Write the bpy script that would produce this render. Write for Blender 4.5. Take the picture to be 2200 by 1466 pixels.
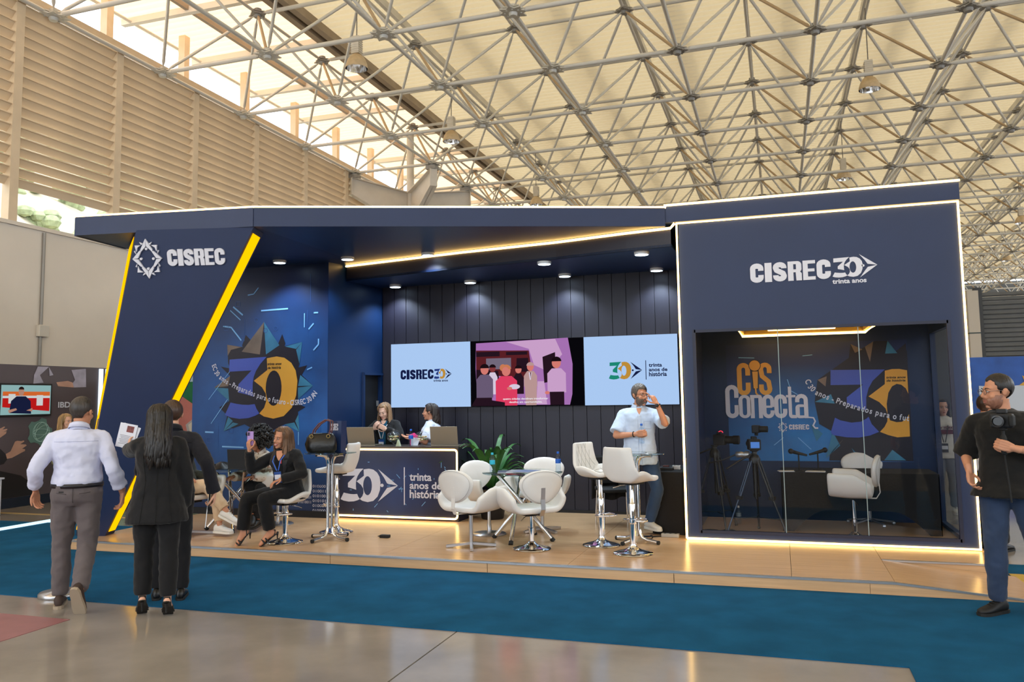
import bpy, bmesh, math, random
from math import sin, cos, pi, radians, sqrt
from mathutils import Vector, Matrix, geometry
from bpy_extras import mesh_utils
random.seed(7)
for _o in list(bpy.data.objects): bpy.data.objects.remove(_o)
S = bpy.context.scene
COL = S.collection
# ------------------------------------------------------------ camera, sky, light, exposure
_cam = bpy.data.cameras.new('camera'); CAM = bpy.data.objects.new('camera', _cam); COL.objects.link(CAM); S.camera = CAM
_cam.sensor_width = 36; _cam.lens = 1762.925/2200*36; _cam.shift_x = (1100-1087.737)/2200; _cam.shift_y = (692.122-733)/2200
_cam.clip_end = 400
def _camrot(yaw, pit, rol):
    f = Vector((-sin(yaw)*cos(pit), cos(yaw)*cos(pit), sin(pit))); r = Vector((cos(yaw), sin(yaw), 0)); u = r.cross(f)
    r2 = r*cos(rol)+u*sin(rol); u2 = -r*sin(rol)+u*cos(rol)
    return Matrix((r2, u2, -f)).transposed()
CAM.matrix_world = Matrix.Translation((0, 0, 1.70)) @ _camrot(.319304, .0934359, -.0142925).to_4x4()
W = bpy.data.worlds.new('world'); S.world = W; W.use_nodes = True
W.node_tree.nodes['Background'].inputs[0].default_value = (.84, .92, 1, 1)
W.node_tree.nodes['Background'].inputs[1].default_value = SKY_STRENGTH = 3.5
_sun = bpy.data.lights.new('sun', 'SUN'); _sun.energy = 2.2; _sun.angle = radians(12); _sun.color = (1,.95,.86)
SUN = bpy.data.objects.new('sun', _sun); COL.objects.link(SUN); SUN.rotation_euler = (radians(12), radians(-14), 0)
S.view_settings.view_transform = 'Standard'; S.view_settings.look = 'None'; S.view_settings.gamma = 1
S.view_settings.use_curve_mapping = False; S.view_settings.exposure = 0.0
S.cycles.max_bounces = 7; S.cycles.diffuse_bounces = 4; S.cycles.glossy_bounces = 3; S.cycles.transmission_bounces = 4
S.cycles.transparent_max_bounces = 12; S.cycles.caustics_reflective = False; S.cycles.caustics_refractive = False
S.cycles.sample_clamp_indirect = 4; S.cycles.use_denoising = True
# ------------------------------------------------------------ helpers
def lin(c): c /= 255; return c/12.92 if c <= .04045 else ((c+.055)/1.055)**2.4
def rgb(r, g, b): return (lin(r), lin(g), lin(b), 1)
MATS = {}
def mat(name, col, rough=.5, metal=0, bump=0, bscale=40, var=0, vscale=6, spec=.5, emit=0, ecol=None, coat=0, stretch=None, sheen=0):
    if name in MATS: return MATS[name]
    m = bpy.data.materials.new(name); m.use_nodes = True; MATS[name] = m
    N = m.node_tree.nodes; L = m.node_tree.links; b = N['Principled BSDF']
    c = col if len(col) == 4 else rgb(*col)
    b.inputs['Base Color'].default_value = c; b.inputs['Roughness'].default_value = rough; b.inputs['Metallic'].default_value = metal
    b.inputs['Specular IOR Level'].default_value = spec; b.inputs['Coat Weight'].default_value = coat
    if sheen: b.inputs['Sheen Weight'].default_value = sheen
    m.diffuse_color = c
    if emit:
        b.inputs['Emission Color'].default_value = ecol or c; b.inputs['Emission Strength'].default_value = emit
    if bump or var:
        tc = N.new('ShaderNodeTexCoord'); mp = N.new('ShaderNodeMapping'); L.new(tc.outputs['Object'], mp.inputs[0])
        if stretch: mp.inputs['Scale'].default_value = stretch
    if var:
        nz = N.new('ShaderNodeTexNoise'); nz.inputs['Scale'].default_value = vscale; nz.inputs['Detail'].default_value = 5; L.new(mp.outputs[0], nz.inputs['Vector'])
        rp = N.new('ShaderNodeValToRGB'); L.new(nz.outputs[0], rp.inputs[0])
        rp.color_ramp.elements[0].position = .3; rp.color_ramp.elements[1].position = .7
        rp.color_ramp.elements[0].color = tuple(max(0, x*(1-var)) for x in c[:3])+(1,); rp.color_ramp.elements[1].color = tuple(min(1, x*(1+var)) for x in c[:3])+(1,)
        L.new(rp.outputs[0], b.inputs['Base Color'])
    if bump:
        n2 = N.new('ShaderNodeTexNoise'); n2.inputs['Scale'].default_value = bscale; n2.inputs['Detail'].default_value = 3; L.new(mp.outputs[0], n2.inputs['Vector'])
        bp = N.new('ShaderNodeBump'); bp.inputs['Strength'].default_value = bump; bp.inputs['Distance'].default_value = .01; L.new(n2.outputs[0], bp.inputs['Height']); L.new(bp.outputs[0], b.inputs['Normal'])
    return m
def emat(name, col, strength):
    if name in MATS: return MATS[name]
    m = bpy.data.materials.new(name); m.use_nodes = True; MATS[name] = m; N = m.node_tree.nodes; N.clear()
    e = N.new('ShaderNodeEmission'); e.inputs[0].default_value = col if len(col) == 4 else rgb(*col); e.inputs[1].default_value = strength
    o = N.new('ShaderNodeOutputMaterial'); m.node_tree.links.new(e.outputs[0], o.inputs[0]); m.diffuse_color = e.inputs[0].default_value; return m
def glassmat(name, tint, refl=1.0, rough=0.0, ior=1.5):
    if name in MATS: return MATS[name]
    m = bpy.data.materials.new(name); m.use_nodes = True; MATS[name] = m; N = m.node_tree.nodes; N.clear(); L = m.node_tree.links
    t = N.new('ShaderNodeBsdfTransparent'); t.inputs[0].default_value = tint+(1,)
    g = N.new('ShaderNodeBsdfGlossy'); g.inputs['Roughness'].default_value = rough; g.inputs[0].default_value = (refl, refl, refl, 1)
    f = N.new('ShaderNodeFresnel'); ge = N.new('ShaderNodeNewGeometry'); ma = N.new('ShaderNodeMath'); ma.operation = 'MULTIPLY_ADD'; ma.inputs[1].default_value = 1/ior-ior; ma.inputs[2].default_value = ior; L.new(ge.outputs['Backfacing'], ma.inputs[0]); L.new(ma.outputs[0], f.inputs[0]);   # thin sheet: same reflection from both sides
    x = N.new('ShaderNodeMixShader'); o = N.new('ShaderNodeOutputMaterial')
    L.new(f.outputs[0], x.inputs[0]); L.new(t.outputs[0], x.inputs[1]); L.new(g.outputs[0], x.inputs[2]); L.new(x.outputs[0], o.inputs[0]); return m
class MB:
    def __init__(s): s.v = []; s.f = []; s.m = []; s.cur = 0
    def add(s, vs, fs):
        k = len(s.v); s.v += [tuple(p) for p in vs]; s.f += [tuple(i+k for i in f) for f in fs]; s.m += [s.cur]*len(fs); return s
    def box(s, x0, y0, z0, x1, y1, z1):
        return s.add([(x0,y0,z0),(x1,y0,z0),(x1,y1,z0),(x0,y1,z0),(x0,y0,z1),(x1,y0,z1),(x1,y1,z1),(x0,y1,z1)], [(0,3,2,1),(4,5,6,7),(0,1,5,4),(1,2,6,5),(2,3,7,6),(3,0,4,7)])
    def obox(s, M, sx, sy, sz):
        c = [(-1,-1,-1),(1,-1,-1),(1,1,-1),(-1,1,-1),(-1,-1,1),(1,-1,1),(1,1,1),(-1,1,1)]
        return s.add([M @ Vector((x*sx/2, y*sy/2, z*sz/2)) for x,y,z in c], [(0,3,2,1),(4,5,6,7),(0,1,5,4),(1,2,6,5),(2,3,7,6),(3,0,4,7)])
    def poly(s, pts, holes=()):
        loops = [[Vector(p) for p in pts]]+[[Vector(p) for p in h] for h in holes]
        tri = geometry.tessellate_polygon(loops); fl = [p for l in loops for p in l]
        return s.add(fl, [t for t in tri])
    def prism(s, pts, d):
        d = Vector(d); a = [Vector(p) for p in pts]; n = len(a); tri = geometry.tessellate_polygon([a])
        fs = [tuple(t) for t in tri]+[tuple(i+n for i in reversed(t)) for t in tri]+[(i, (i+1) % n, n+(i+1) % n, n+i) for i in range(n)]
        return s.add(a+[p+d for p in a], fs)
    def bar(s, p0, p1, w, h, up=(0,0,1)):
        p0 = Vector(p0); p1 = Vector(p1); d = (p1-p0); l = d.length; d.normalize(); x = d.cross(Vector(up))
        if x.length < 1e-4: x = d.cross(Vector((0,1,0)))
        x.normalize(); u = x.cross(d)
        M = Matrix((x, d, u)).transposed().to_4x4(); M.translation = (p0+p1)/2
        return s.obox(M, w, l, h)
    def tube(s, pts, r, n=8, closed=False, caps=True, sq=None):
        P = [Vector(p) for p in pts]; k = len(P); R = r if isinstance(r, (list, tuple)) else [r]*k
        T = []
        for i in range(k):
            a = P[i-1] if (i or closed) else P[i]; b = P[(i+1) % k] if (i < k-1 or closed) else P[i]
            t = b-a; T.append(t.normalized() if t.length > 1e-9 else Vector((0,0,1)))
        x = T[0].cross(Vector((0,0,1)))
        if x.length < .05: x = T[0].cross(Vector((0,1,0)))
        x.normalize(); vs = []
        for i in range(k):
            x = (x-T[i]*x.dot(T[i])); x.normalize(); y = T[i].cross(x)
            for j in range(n):
                a = 2*pi*j/n; vs.append(P[i]+(x*cos(a)+y*sin(a)*(sq or 1))*R[i])
        fs = []
        for i in range(k if closed else k-1):
            for j in range(n): fs.append((i*n+j, i*n+(j+1) % n, ((i+1) % k)*n+(j+1) % n, ((i+1) % k)*n+j))
        if caps and not closed: fs.append(tuple(range(n-1, -1, -1))); fs.append(tuple((k-1)*n+j for j in range(n)))
        return s.add(vs, fs)
    def lathe(s, prof, n=20, M=None, sx=1, sy=1):
        M = M or Matrix(); vs = []; fs = []; k = len(prof)
        for r, z in prof:
            for j in range(n): a = 2*pi*j/n; vs.append(M @ Vector((r*cos(a)*sx, r*sin(a)*sy, z)))
        for i in range(k-1):
            for j in range(n): fs.append((i*n+j, i*n+(j+1) % n, (i+1)*n+(j+1) % n, (i+1)*n+j))
        fs.append(tuple(range(n-1, -1, -1))); fs.append(tuple((k-1)*n+j for j in range(n)))
        return s.add(vs, fs)
    def ball(s, c, r, n=12, k=8, M=None):
        r = r if isinstance(r, (tuple, list)) else (r, r, r); c = Vector(c)
        M = M or Matrix.Identity(3); vs = [c+M @ Vector((0,0,-r[2]))]; fs = []
        for i in range(1, k):
            t = -pi/2+pi*i/k
            for j in range(n): a = 2*pi*j/n; vs.append(c+M @ Vector((r[0]*cos(t)*cos(a), r[1]*cos(t)*sin(a), r[2]*sin(t))))
        vs.append(c+M @ Vector((0,0,r[2]))); e = len(vs)-1
        for j in range(n):
            fs.append((0, 1+(j+1) % n, 1+j)); fs.append((e, e-n+j, e-n+(j+1) % n))
        for i in range(k-2):
            for j in range(n): a = 1+i*n; fs.append((a+j, a+(j+1) % n, a+n+(j+1) % n, a+n+j))
        return s.add(vs, fs)
    def grid(s, fn, nu, nv):
        vs = [fn(i/nu, j/nv) for i in range(nu+1) for j in range(nv+1)]
        return s.add(vs, [(i*(nv+1)+j, (i+1)*(nv+1)+j, (i+1)*(nv+1)+j+1, i*(nv+1)+j+1) for i in range(nu) for j in range(nv)])
    def mesh(s, name, mats, smooth=0, off=None):
        me = bpy.data.meshes.new(name)
        me.from_pydata([tuple(Vector(p)-off) for p in s.v] if off is not None else s.v, [], s.f)
        for m in (mats if isinstance(mats, (list, tuple)) else [mats]): me.materials.append(m)
        if any(s.m): me.polygons.foreach_set('material_index', s.m)
        if smooth:
            me.polygons.foreach_set('use_smooth', [True]*len(s.f))
            if smooth < 180: me.set_sharp_from_angle(angle=radians(smooth))
        me.update(); return me
    def build(s, name, mats, parent=None, smooth=0, world=True, fixn=False):
        """world: the vertices are world coordinates, also under a parent that stands somewhere (unrotated)"""
        off = parent_loc(parent) if (parent and world) else None
        me = s.mesh(name, mats, smooth, off)
        if fixn: recalc(me)
        o = bpy.data.objects.new(name, me); COL.objects.link(o)
        if parent: o.parent = parent
        return o
def recalc(me):
    b = bmesh.new(); b.from_mesh(me); bmesh.ops.recalc_face_normals(b, faces=b.faces); b.to_mesh(me); b.free()
def parent_loc(p):
    v = Vector((0,0,0))
    while p: v += p.location; p = p.parent
    return v
def tag(o, label=None, cat=None, group=None, kind=None):
    if label: o['label'] = label
    if cat: o['category'] = cat
    if group: o['group'] = group
    if kind: o['kind'] = kind
    return o
def thing(name, label, cat, loc=(0,0,0), rz=0, group=None, kind=None):
    o = bpy.data.objects.new(name, None); COL.objects.link(o); o.location = loc; o.rotation_euler = (0,0,rz); o.empty_display_size = .1
    return tag(o, label, cat, group, kind)
def struct(o): o['kind'] = 'structure'; return o
def inst(src, name, parent, M):
    o = bpy.data.objects.new(name, src); COL.objects.link(o); o.parent = parent; o.matrix_local = M; return o
def dup(root, loc, rz=0, label=None, group=None):
    r = root.copy(); COL.objects.link(r); r.location = loc; r.rotation_euler = (0,0,rz)
    if label: r['label'] = label
    if group: r['group'] = group
    for ch in list(root.children):
        c = ch.copy(); COL.objects.link(c); c.parent = r
        for g in list(ch.children):
            d = g.copy(); COL.objects.link(d); d.parent = c
    return r
def bevel(o, w, seg=2):
    m = o.modifiers.new('bevel', 'BEVEL'); m.width = w; m.segments = seg; m.limit_method = 'ANGLE'; m.angle_limit = radians(40); return o
# ---- frames for flat print: maps (x, z) of a plane to the world
class Fr:
    def __init__(s, o, ex, ey): s.o = Vector(o); s.ex = Vector(ex).normalized(); s.ey = Vector(ey).normalized(); s.n = s.ex.cross(s.ey)
    def __call__(s, x, y, d=0): return s.o+s.ex*x+s.ey*y+s.n*d
def wallY(Y): return Fr((0, Y, 0), (1,0,0), (0,0,1))       # faces -Y; coordinates are world X, Z
def txt_mesh(body, bold=0, shear=0, space=1):
    c = bpy.data.curves.new('t', 'FONT'); c.body = body; c.offset = bold; c.shear = shear; c.space_character = space; c.resolution_u = 4
    o = bpy.data.objects.new('t', c); COL.objects.link(o); bpy.context.view_layer.update()
    me = bpy.data.meshes.new_from_object(o.evaluated_get(bpy.context.evaluated_depsgraph_get()))
    bpy.data.objects.remove(o); bpy.data.curves.remove(c)
    vs = [Vector(v.co) for v in me.vertices]; fs = [tuple(p.vertices) for p in me.polygons]; bpy.data.meshes.remove(me); return vs, fs
def text(mb, fr, body, x0, y0, x1, y1, bold=.02, shear=0, d=.003, depth=0, space=1, fit=True):
    """lettering of mb fitted into the box x0..x1, y0..y1 of the frame (y0 base, y1 top of the ink)"""
    vs, fs = txt_mesh(body, bold, shear, space)
    ax = min(v.x for v in vs); bx = max(v.x for v in vs); ay = min(v.y for v in vs); by = max(v.y for v in vs)
    sx = (x1-x0)/(bx-ax) if x1 is not None else (y1-y0)/(by-ay); sy = (y1-y0)/(by-ay)
    P = lambda v, dd: fr(x0+(v.x-ax)*sx, y0+(v.y-ay)*sy, dd)
    if not depth: mb.add([P(v, d) for v in vs], fs)
    else: solid2(mb, [(x0+(v.x-ax)*sx, y0+(v.y-ay)*sy) for v in vs], fs, fr, d, depth)
    return x0+(bx-ax)*sx
def solid2(mb, pts, fs, fr, d, depth):
    from collections import Counter
    n = len(pts); e = Counter()
    for f in fs:
        for i in range(len(f)): e[(f[i], f[(i+1) % len(f)])] += 1
    side = [(a, b) for a, b in e if (b, a) not in e]
    mb.add([fr(x, y, d+depth) for x, y in pts]+[fr(x, y, d) for x, y in pts], list(fs)+[(b, a, n+a, n+b) for a, b in side])
def shape(mb, fr, pts, d=.003, depth=0, holes=()):
    """flat polygon (or raised block) in a frame"""
    lo = [[Vector((x, y, 0)) for x, y in pts]]+[[Vector((x, y, 0)) for x, y in h] for h in holes]
    fs = [tuple(t) for t in geometry.tessellate_polygon(lo)]; P = [(p.x, p.y) for l in lo for p in l]
    f2 = []
    for t in fs:
        a, b, c = (P[i] for i in t); f2.append(t if (b[0]-a[0])*(c[1]-a[1])-(b[1]-a[1])*(c[0]-a[0]) > 0 else t[::-1])
    if depth: solid2(mb, P, f2, fr, d, depth)
    else: mb.add([fr(x, y, d) for x, y in P], f2)
def box01(pts, x0, y0, x1, y1): return [(x0+x*(x1-x0), y0+y*(y1-y0)) for x, y in pts]
def stroke2(pts, w, arc=0):
    """outline polygon of a thick open polyline with butt ends"""
    P = [Vector(p).to_2d() for p in pts]; L = []; R = []
    for i, p in enumerate(P):
        a = (P[i]-P[i-1]).normalized() if i else None; b = (P[i+1]-P[i]).normalized() if i < len(P)-1 else None
        t = a or b
        if a is not None and b is not None: t = (a+b).normalized()
        n = Vector((-t.y, t.x)); k = w/2
        if a is not None and b is not None: k = min(k/max(.35, n.dot(Vector((-a.y, a.x)))), w)
        L.append(tuple(p+n*k)); R.append(tuple(p-n*k))
    return L+R[::-1]
def arc2(cx, cy, rx, ry, a0, a1, n=8): return [(cx+rx*cos(radians(a0+(a1-a0)*i/n)), cy+ry*sin(radians(a0+(a1-a0)*i/n))) for i in range(n+1)]
def heavy(mb, fr, ch, x0, y0, x1, y1, sw=.34, d=.003, depth=0):
    """one letter of a heavy condensed grotesque inside a box; sw = stem width as a share of the letter width"""
    w = x1-x0; h = y1-y0; s = w*sw; r = w/2; e = r-s/2; rv = min(r, h*.27); ev = max(rv-s/2, rv*.3); t_ = h-s/2-ev; b_ = s/2+ev
    lay = [d]   # overlapping strokes lie a hair apart
    def nx(): lay[0] += .0005; return lay[0]
    S_ = lambda pts: shape(mb, fr, [(x0+x, y0+y) for x, y in stroke2(pts, s)], nx(), depth)
    G_ = lambda pts, holes=(): shape(mb, fr, [(x0+x, y0+y) for x, y in pts], nx(), depth, [[(x0+x, y0+y) for x, y in q] for q in holes])
    B_ = lambda a, b, c, f: G_([(a, b), (c, b), (c, f), (a, f)])
    ring = lambda u, v, lo, hi, ru, rvv: arc2(v-ru, hi-rvv, ru, rvv, 0, 90, 6)+arc2(u+ru, hi-rvv, ru, rvv, 90, 180, 6)+arc2(u+ru, lo+rvv, ru, rvv, 180, 270, 6)+arc2(v-ru, lo+rvv, ru, rvv, 270, 360, 6)
    top = arc2(r, t_, e, ev, 0, 180); bot = arc2(r, b_, e, ev, 180, 360)
    if ch in 'Cc': S_([(r+e, min(h*.61, t_*.97))]+top+bot+[(r+e, max(h*.39, b_*1.03))])
    elif ch == 'S':
        S_([(r+e, min(h*.67, t_*.97))]+top+[(r-e, t_*.97), (r-e*.75, h*.585), (r+e*.75, h*.415), (r+e, b_*1.05)]+arc2(r, b_, e, ev, 0, -180)+[(r-e, max(h*.33, b_*1.05))])
    elif ch in 'Ii': B_(0, 0, w, h)
    elif ch == 'E':
        q = h*.17; B_(0, 0, s, h); B_(s, 0, w, q); B_(s, h-q, w, h); B_(s, h*.5-q*.45, w*.93, h*.5+q*.45)
    elif ch == 'R':
        q = h*.15; B_(0, 0, s, h); u = w*.3
        G_([(s,h)]+arc2(w-u, h-u, u, u, 90, 0, 6)+arc2(w-u*.7, h*.45+u*.7, u*.7, u*.7, 0, -60, 4)+[(w-s*.5,h*.44),(s,h*.43)], [[(s*1.02,h-q),(w-s,h-q),(w-s,h*.43+q),(s*1.02,h*.43+q)]])
        G_([(w-s,0),(w,0),(w,h*.36),(w-s*.3,h*.46),(w-s*1.1,h*.46)])
    elif ch == 'o': G_(ring(0, w, 0, h, r*.98, rv), [ring(s, w-s, s*.75, h-s*.75, max(r-s, .01*w)*.9, max(r-s, .01*w)*1.2)])
    elif ch == 'n':
        u = w*.3; B_(0, 0, s, h); G_([(s,h)]+arc2(w-u, h-u, u, u, 90, 0, 6)+[(w,0),(w-s,0),(w-s,h-s*.8),(s,h-s*.8)])
    elif ch == 'e': S_([(r+e, h*.47)]+top+bot+[(r+e, max(h*.33, b_*1.03))]); B_(s*.8, h*.44, w-s*.5, h*.44+s*.6)
    elif ch == 't':
        u = w*.22; G_([(u,h),(u+s,h),(u+s,s*1.1),(w,s*.95),(w,0)]+arc2(u+s*.9, s*1.1, s*.9, s*1.1, 270, 180, 5)); B_(0, h*.66, w*.95, h*.66+s*.75)
    elif ch == 'a':
        S_([(r-e, min(h*.66, t_*.97))]+arc2(r, t_, e, ev, 180, 0)+[(r+e, 0)]); G_(ring(0, w-s*.5, 0, h*.57, w*.3, w*.3), [[(s,s*.7),(w-s,s*.7),(w-s,h*.57-s*.7),(s,h*.57-s*.7)]])
def word_heavy(mb, fr, w, x0, y0, x1, y1, gap=.09, sw=.36, d=.003, depth=0):
    ws = [.52 if c == 'I' else (.9 if c == 'E' else 1) for c in w]; tot = sum(ws)+gap*(len(w)-1); u = (x1-x0)/tot; x = x0
    for c, k in zip(w, ws): heavy(mb, fr, c, x, y0, x+k*u, y1, sw, d, depth); x += (k+gap)*u
# figures 3 and 0 of the anniversary mark, in a unit box
THREE = [[(.054,.975),(.575,1),(.49,.89),(.43,.775),(.4,.68),(.387,.575),(.387,.45),(.395,.36),(.3,.395),(.22,.42),(.186,.43),(.186,.563),(.367,.785),(.049,.775)],
         [(.078,.268),(.155,.247),(.245,.23),(.335,.226),(.418,.237),(.445,.16),(.485,.085),(.43,.05),(.335,.012),(.207,0),(.08,.025),(0,.067)]]
ZERO = [(.579,.975),(.65,.99),(.714,1),(.82,.975),(.915,.89),(.975,.765),(1,.595),(.985,.365),(.93,.175),(.82,.04),(.68,0),(.55,.035),(.485,.085),(.55,.175),(.578,.28),(.57,.405),(.515,.51),(.403,.615),(.588,.785)]
ZHOLE = [(.678,.775)]+[(x, y) for x, y in arc2(.678, .49, .109, .285, 100, 445, 22)]
def mark30(mb, fr, x0, y0, x1, y1, d=.003, depth=0, which='30'):
    if '3' in which:
        for p in THREE: shape(mb, fr, box01(p, x0, y0, x1, y1), d, depth)
    if '0' in which: shape(mb, fr, box01(ZERO, x0, y0, x1, y1), d, depth, [box01(ZHOLE[1:], x0, y0, x1, y1)])
def arrow30(mb, fr, x0, y0, x1, y1, d=.003, depth=0):
    for p in ([(0,1),(1,.5),(.46,.56),(.3,.74)], [(1,.5),(0,0),(.28,.27),(.46,.43)], arc2(.2, .5, .085, .053, 0, 360, 14)[:-1]): shape(mb, fr, box01(p, x0, y0, x1, y1), d, depth)
# ------------------------------------------------------------ hall: floor, carpet, left wall, louvres, roof, space frame
M_conc = mat('polished_concrete', (150,143,136), .13, bump=.03, bscale=3, var=.22, vscale=1.3, spec=.55)
M_joint = mat('floor_joint', (70,82,82), .8)
M_carpet = mat('blue_carpet', (24,86,126), .95, bump=.5, bscale=260, var=.16, vscale=3, spec=.08)
M_wallc = mat('cast_concrete_wall', (222,212,200), .85, var=.06, vscale=.7, bump=.1, bscale=8)
M_louv = mat('beige_painted_steel', (216,194,164), .55, var=.05, vscale=1.2, bump=.05, bscale=14)
M_post = mat('beige_steel_post', (220,198,168), .5, var=.06, vscale=3)
def translucent(name, col, tcol):
    m = mat(name, col, .6); N = m.node_tree.nodes; L = m.node_tree.links
    t = N.new('ShaderNodeBsdfTranslucent'); t.inputs[0].default_value = rgb(*tcol); a = N.new('ShaderNodeAddShader')
    L.new(N['Principled BSDF'].outputs[0], a.inputs[0]); L.new(t.outputs[0], a.inputs[1]); L.new(a.outputs[0], N['Material Output'].inputs[0]); return m
M_deck = translucent('cream_roof_sheet', (205,190,160), (116,106,86))
M_deckl = translucent('bright_eave_sheet', (205,192,164), (182,154,126))  # same sheet by the eave, outdoor brightness put into its translucent colour
M_tube = mat('grey_steel_tube', (212,208,200), .45, metal=.1, var=.12, vscale=1.5)
M_tubed = mat('brown_steel_tube', (186,160,128), .55, metal=.1, var=.15, vscale=1.5)  # browner tube for one diagonal of each cell
M_plate = mat('node_plate_steel', (205,202,194), .5, metal=.2, var=.08, vscale=6)
M_plated = mat('node_plate_dark', (150,146,140), .55, metal=.2, var=.15, vscale=6)
M_gutter = mat('brown_gutter_steel', (158,142,124), .6, var=.12, vscale=2)
M_foliage = mat('sunlit_foliage', (158,166,128), .9, var=.35, vscale=3)
M_earth = mat('hill_earth', (196,186,160), .95, var=.2, vscale=1.5)
fl = struct(MB().box(-40, -16, -.3, 34, 84, -.012).build('floor', M_joint))
# poured slabs with saw-cut joints
xs = [-38, -31, -24, -17, -9.6, -2.33, 4.9, 12.1, 19.4, 26.7, 34]; ys = [-16, -8.6, -1.2, 1.9, 8.0, 15.4, 22.8, 30.2, 37.6, 45, 52.4, 60, 70, 84]
for i in range(len(xs)-1):
    for j in range(len(ys)-1):
        MB().box(xs[i]+.006, ys[j]+.006, -.02, xs[i+1]-.006, ys[j+1]-.006, 0).build('slab', M_conc, fl)
cp = MB(); cp.prism([(-13,5.78,.001),(.69,5.78,.001),(.69,3.2,.001),(3.6,3.2,.001),(3.6,9.4,.001),(1.93,9.4,.001),(1.93,7.745,.001),(-8.09,7.745,.001),(-8.09,9.4,.001),(-13,9.4,.001)], (0,0,.007))
tag(cp.build('carpet_runner', M_carpet, fixn=True), 'teal blue carpet runner laid along the front of the booth stage', 'carpet')
rc = MB(); rc.prism([(-7.6,4.2,0),(-5.43,4.2,0),(-5.43,5.27,0),(-7.6,5.27,0)], (0,0,.004))
tag(rc.build('floor_mat', mat('dusty_red_vinyl', (150,100,104), .45, var=.12, vscale=4), fixn=True), 'dusty red vinyl square stuck on the concrete floor at bottom left', 'mat')
tp = MB().box(-10.28, 8.3, .009, -10.16, 10.6, .03)  # white floor tape, its brightness drawn as an added glow
tag(tp.build('white_tape', emat('glowing_tape', (200,240,255), 1.6)), 'white tape line with an added glow on the blue carpet at far left', 'light')
yl = MB().box(-12.1, 10.06, 0, -9.2, 10.16, .003)
tag(yl.build('floor_marking', mat('tan_tape', (176,150,104), .7)), 'tan tape line on the floor before the grey stand at far left', 'tape')
yr = MB().box(1.95, 8.0, .009, 2.07, 8.9, .012)
tag(yr.build('floor_marking', mat('yellow_paint', (190,160,70), .7)), 'yellow tape line on the floor right of the booth ramp', 'tape')
# left wall
WX = -13.1
wl = MB(); 
wl.box(WX-.25, -2, 0, WX, 82, 4.98)
wl = struct(wl.build('wall_left', M_wallc))
struct(MB().box(WX-.3, -2, 4.98, WX+.04, 82, 5.05).build('trim_1', M_wallc))
cd = thing('wall_conduit', 'grey steel conduit with junction box running down the left concrete wall', 'conduit', (WX, 11.78, 2.2))
M_cond = mat('conduit_grey', (150,146,140), .5, metal=.4)
MB().tube([(WX+.03,11.78,2.2),(WX+.03,11.78,4.95)], .028, 8).build('pipe', M_cond, cd, 60)
bevel(MB().box(WX, 11.70, 2.98, WX+.09, 11.92, 3.2).build('junction_box', mat('junction_box', (205,198,186), .5), cd), .01)
PY = [11.1+2.43*k for k in range(-4, 29)]
POSTMESH = None
for y in PY:
    MB().box(WX-.16, y-.09, 4.98, WX+.02, y+.09, 9.35).build('post', M_post, wl)
# one louvre blade, shared by every bay: kinked plate, outer edge low, lip along the inner edge
pr = [(-.012,.066),(.012,.072),(.016,.05),(.01,.049),(.002,.062),(-.1,-.062),(-.116,-.07),(-.118,-.06),(-.104,-.054)]
lb = MB(); n = len(pr); L_ = 2.43-.18
lb.add([(x, s*L_/2, z) for s in (-1,1) for x, z in pr], [(i, (i+1) % n, n+(i+1) % n, n+i) for i in range(n)]+[tuple(range(n))[::-1], tuple(range(n, 2*n))])
LB = lb.mesh('louvre_blade', M_louv); recalc(LB)
far = MB(); cnt = 0
for b, y in enumerate(PY[:-1]):
    for k in range(18):
        z = 5.79+.195*k
        if 2 <= b < 17:
            inst(LB, 'louvre_blade', wl, Matrix.Translation((WX-.01, y+1.215, z)))
        else:
            far.v += [(x+WX-.01, s*L_/2+y+1.215, zz+z) for s in (-1,1) for x, zz in pr]; q = len(far.v)-2*n
            far.f += [tuple(q+t for t in f) for f in [(i, n+i, n+(i+1) % n, (i+1) % n) for i in range(n)]]; far.m += [0]*n
tag(far.build('louvre_blade', M_louv, wl), kind='stuff')
MB().box(WX-.14, -2, 9.26, WX+.06, 82, 9.40).build('head_rail', M_post, wl)
# hillside seen through the openings
hl = MB()
def hf(u, v):
    x = -24-46*u; y = -20+110*v
    return (x, y, -1+34*u**.9+1.2*sin(y*.31+u*9)+.8*sin(y*.83+2*u))
hl.grid(hf, 24, 50); hill = struct(hl.build('ground_hillside', M_earth, None, 180))
rnd = random.Random(3); bs = MB()
for k in range(900):
    u = rnd.random()*.75; v = rnd.random(); p = Vector(hf(u, v)); r = .5+rnd.random()*1.1
    for q in range(4):
        d = Vector((rnd.uniform(-1,1), rnd.uniform(-1,1), rnd.uniform(0,1)))*r*.7; a = Vector((rnd.uniform(-1,1), rnd.uniform(-1,1), rnd.uniform(.2,1))).normalized()
        bs.ball(p+d, (r*.5, r*.5, r*.38), 6, 4)
tag(bs.build('shrubs', M_foliage, hill), kind='stuff')
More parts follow.
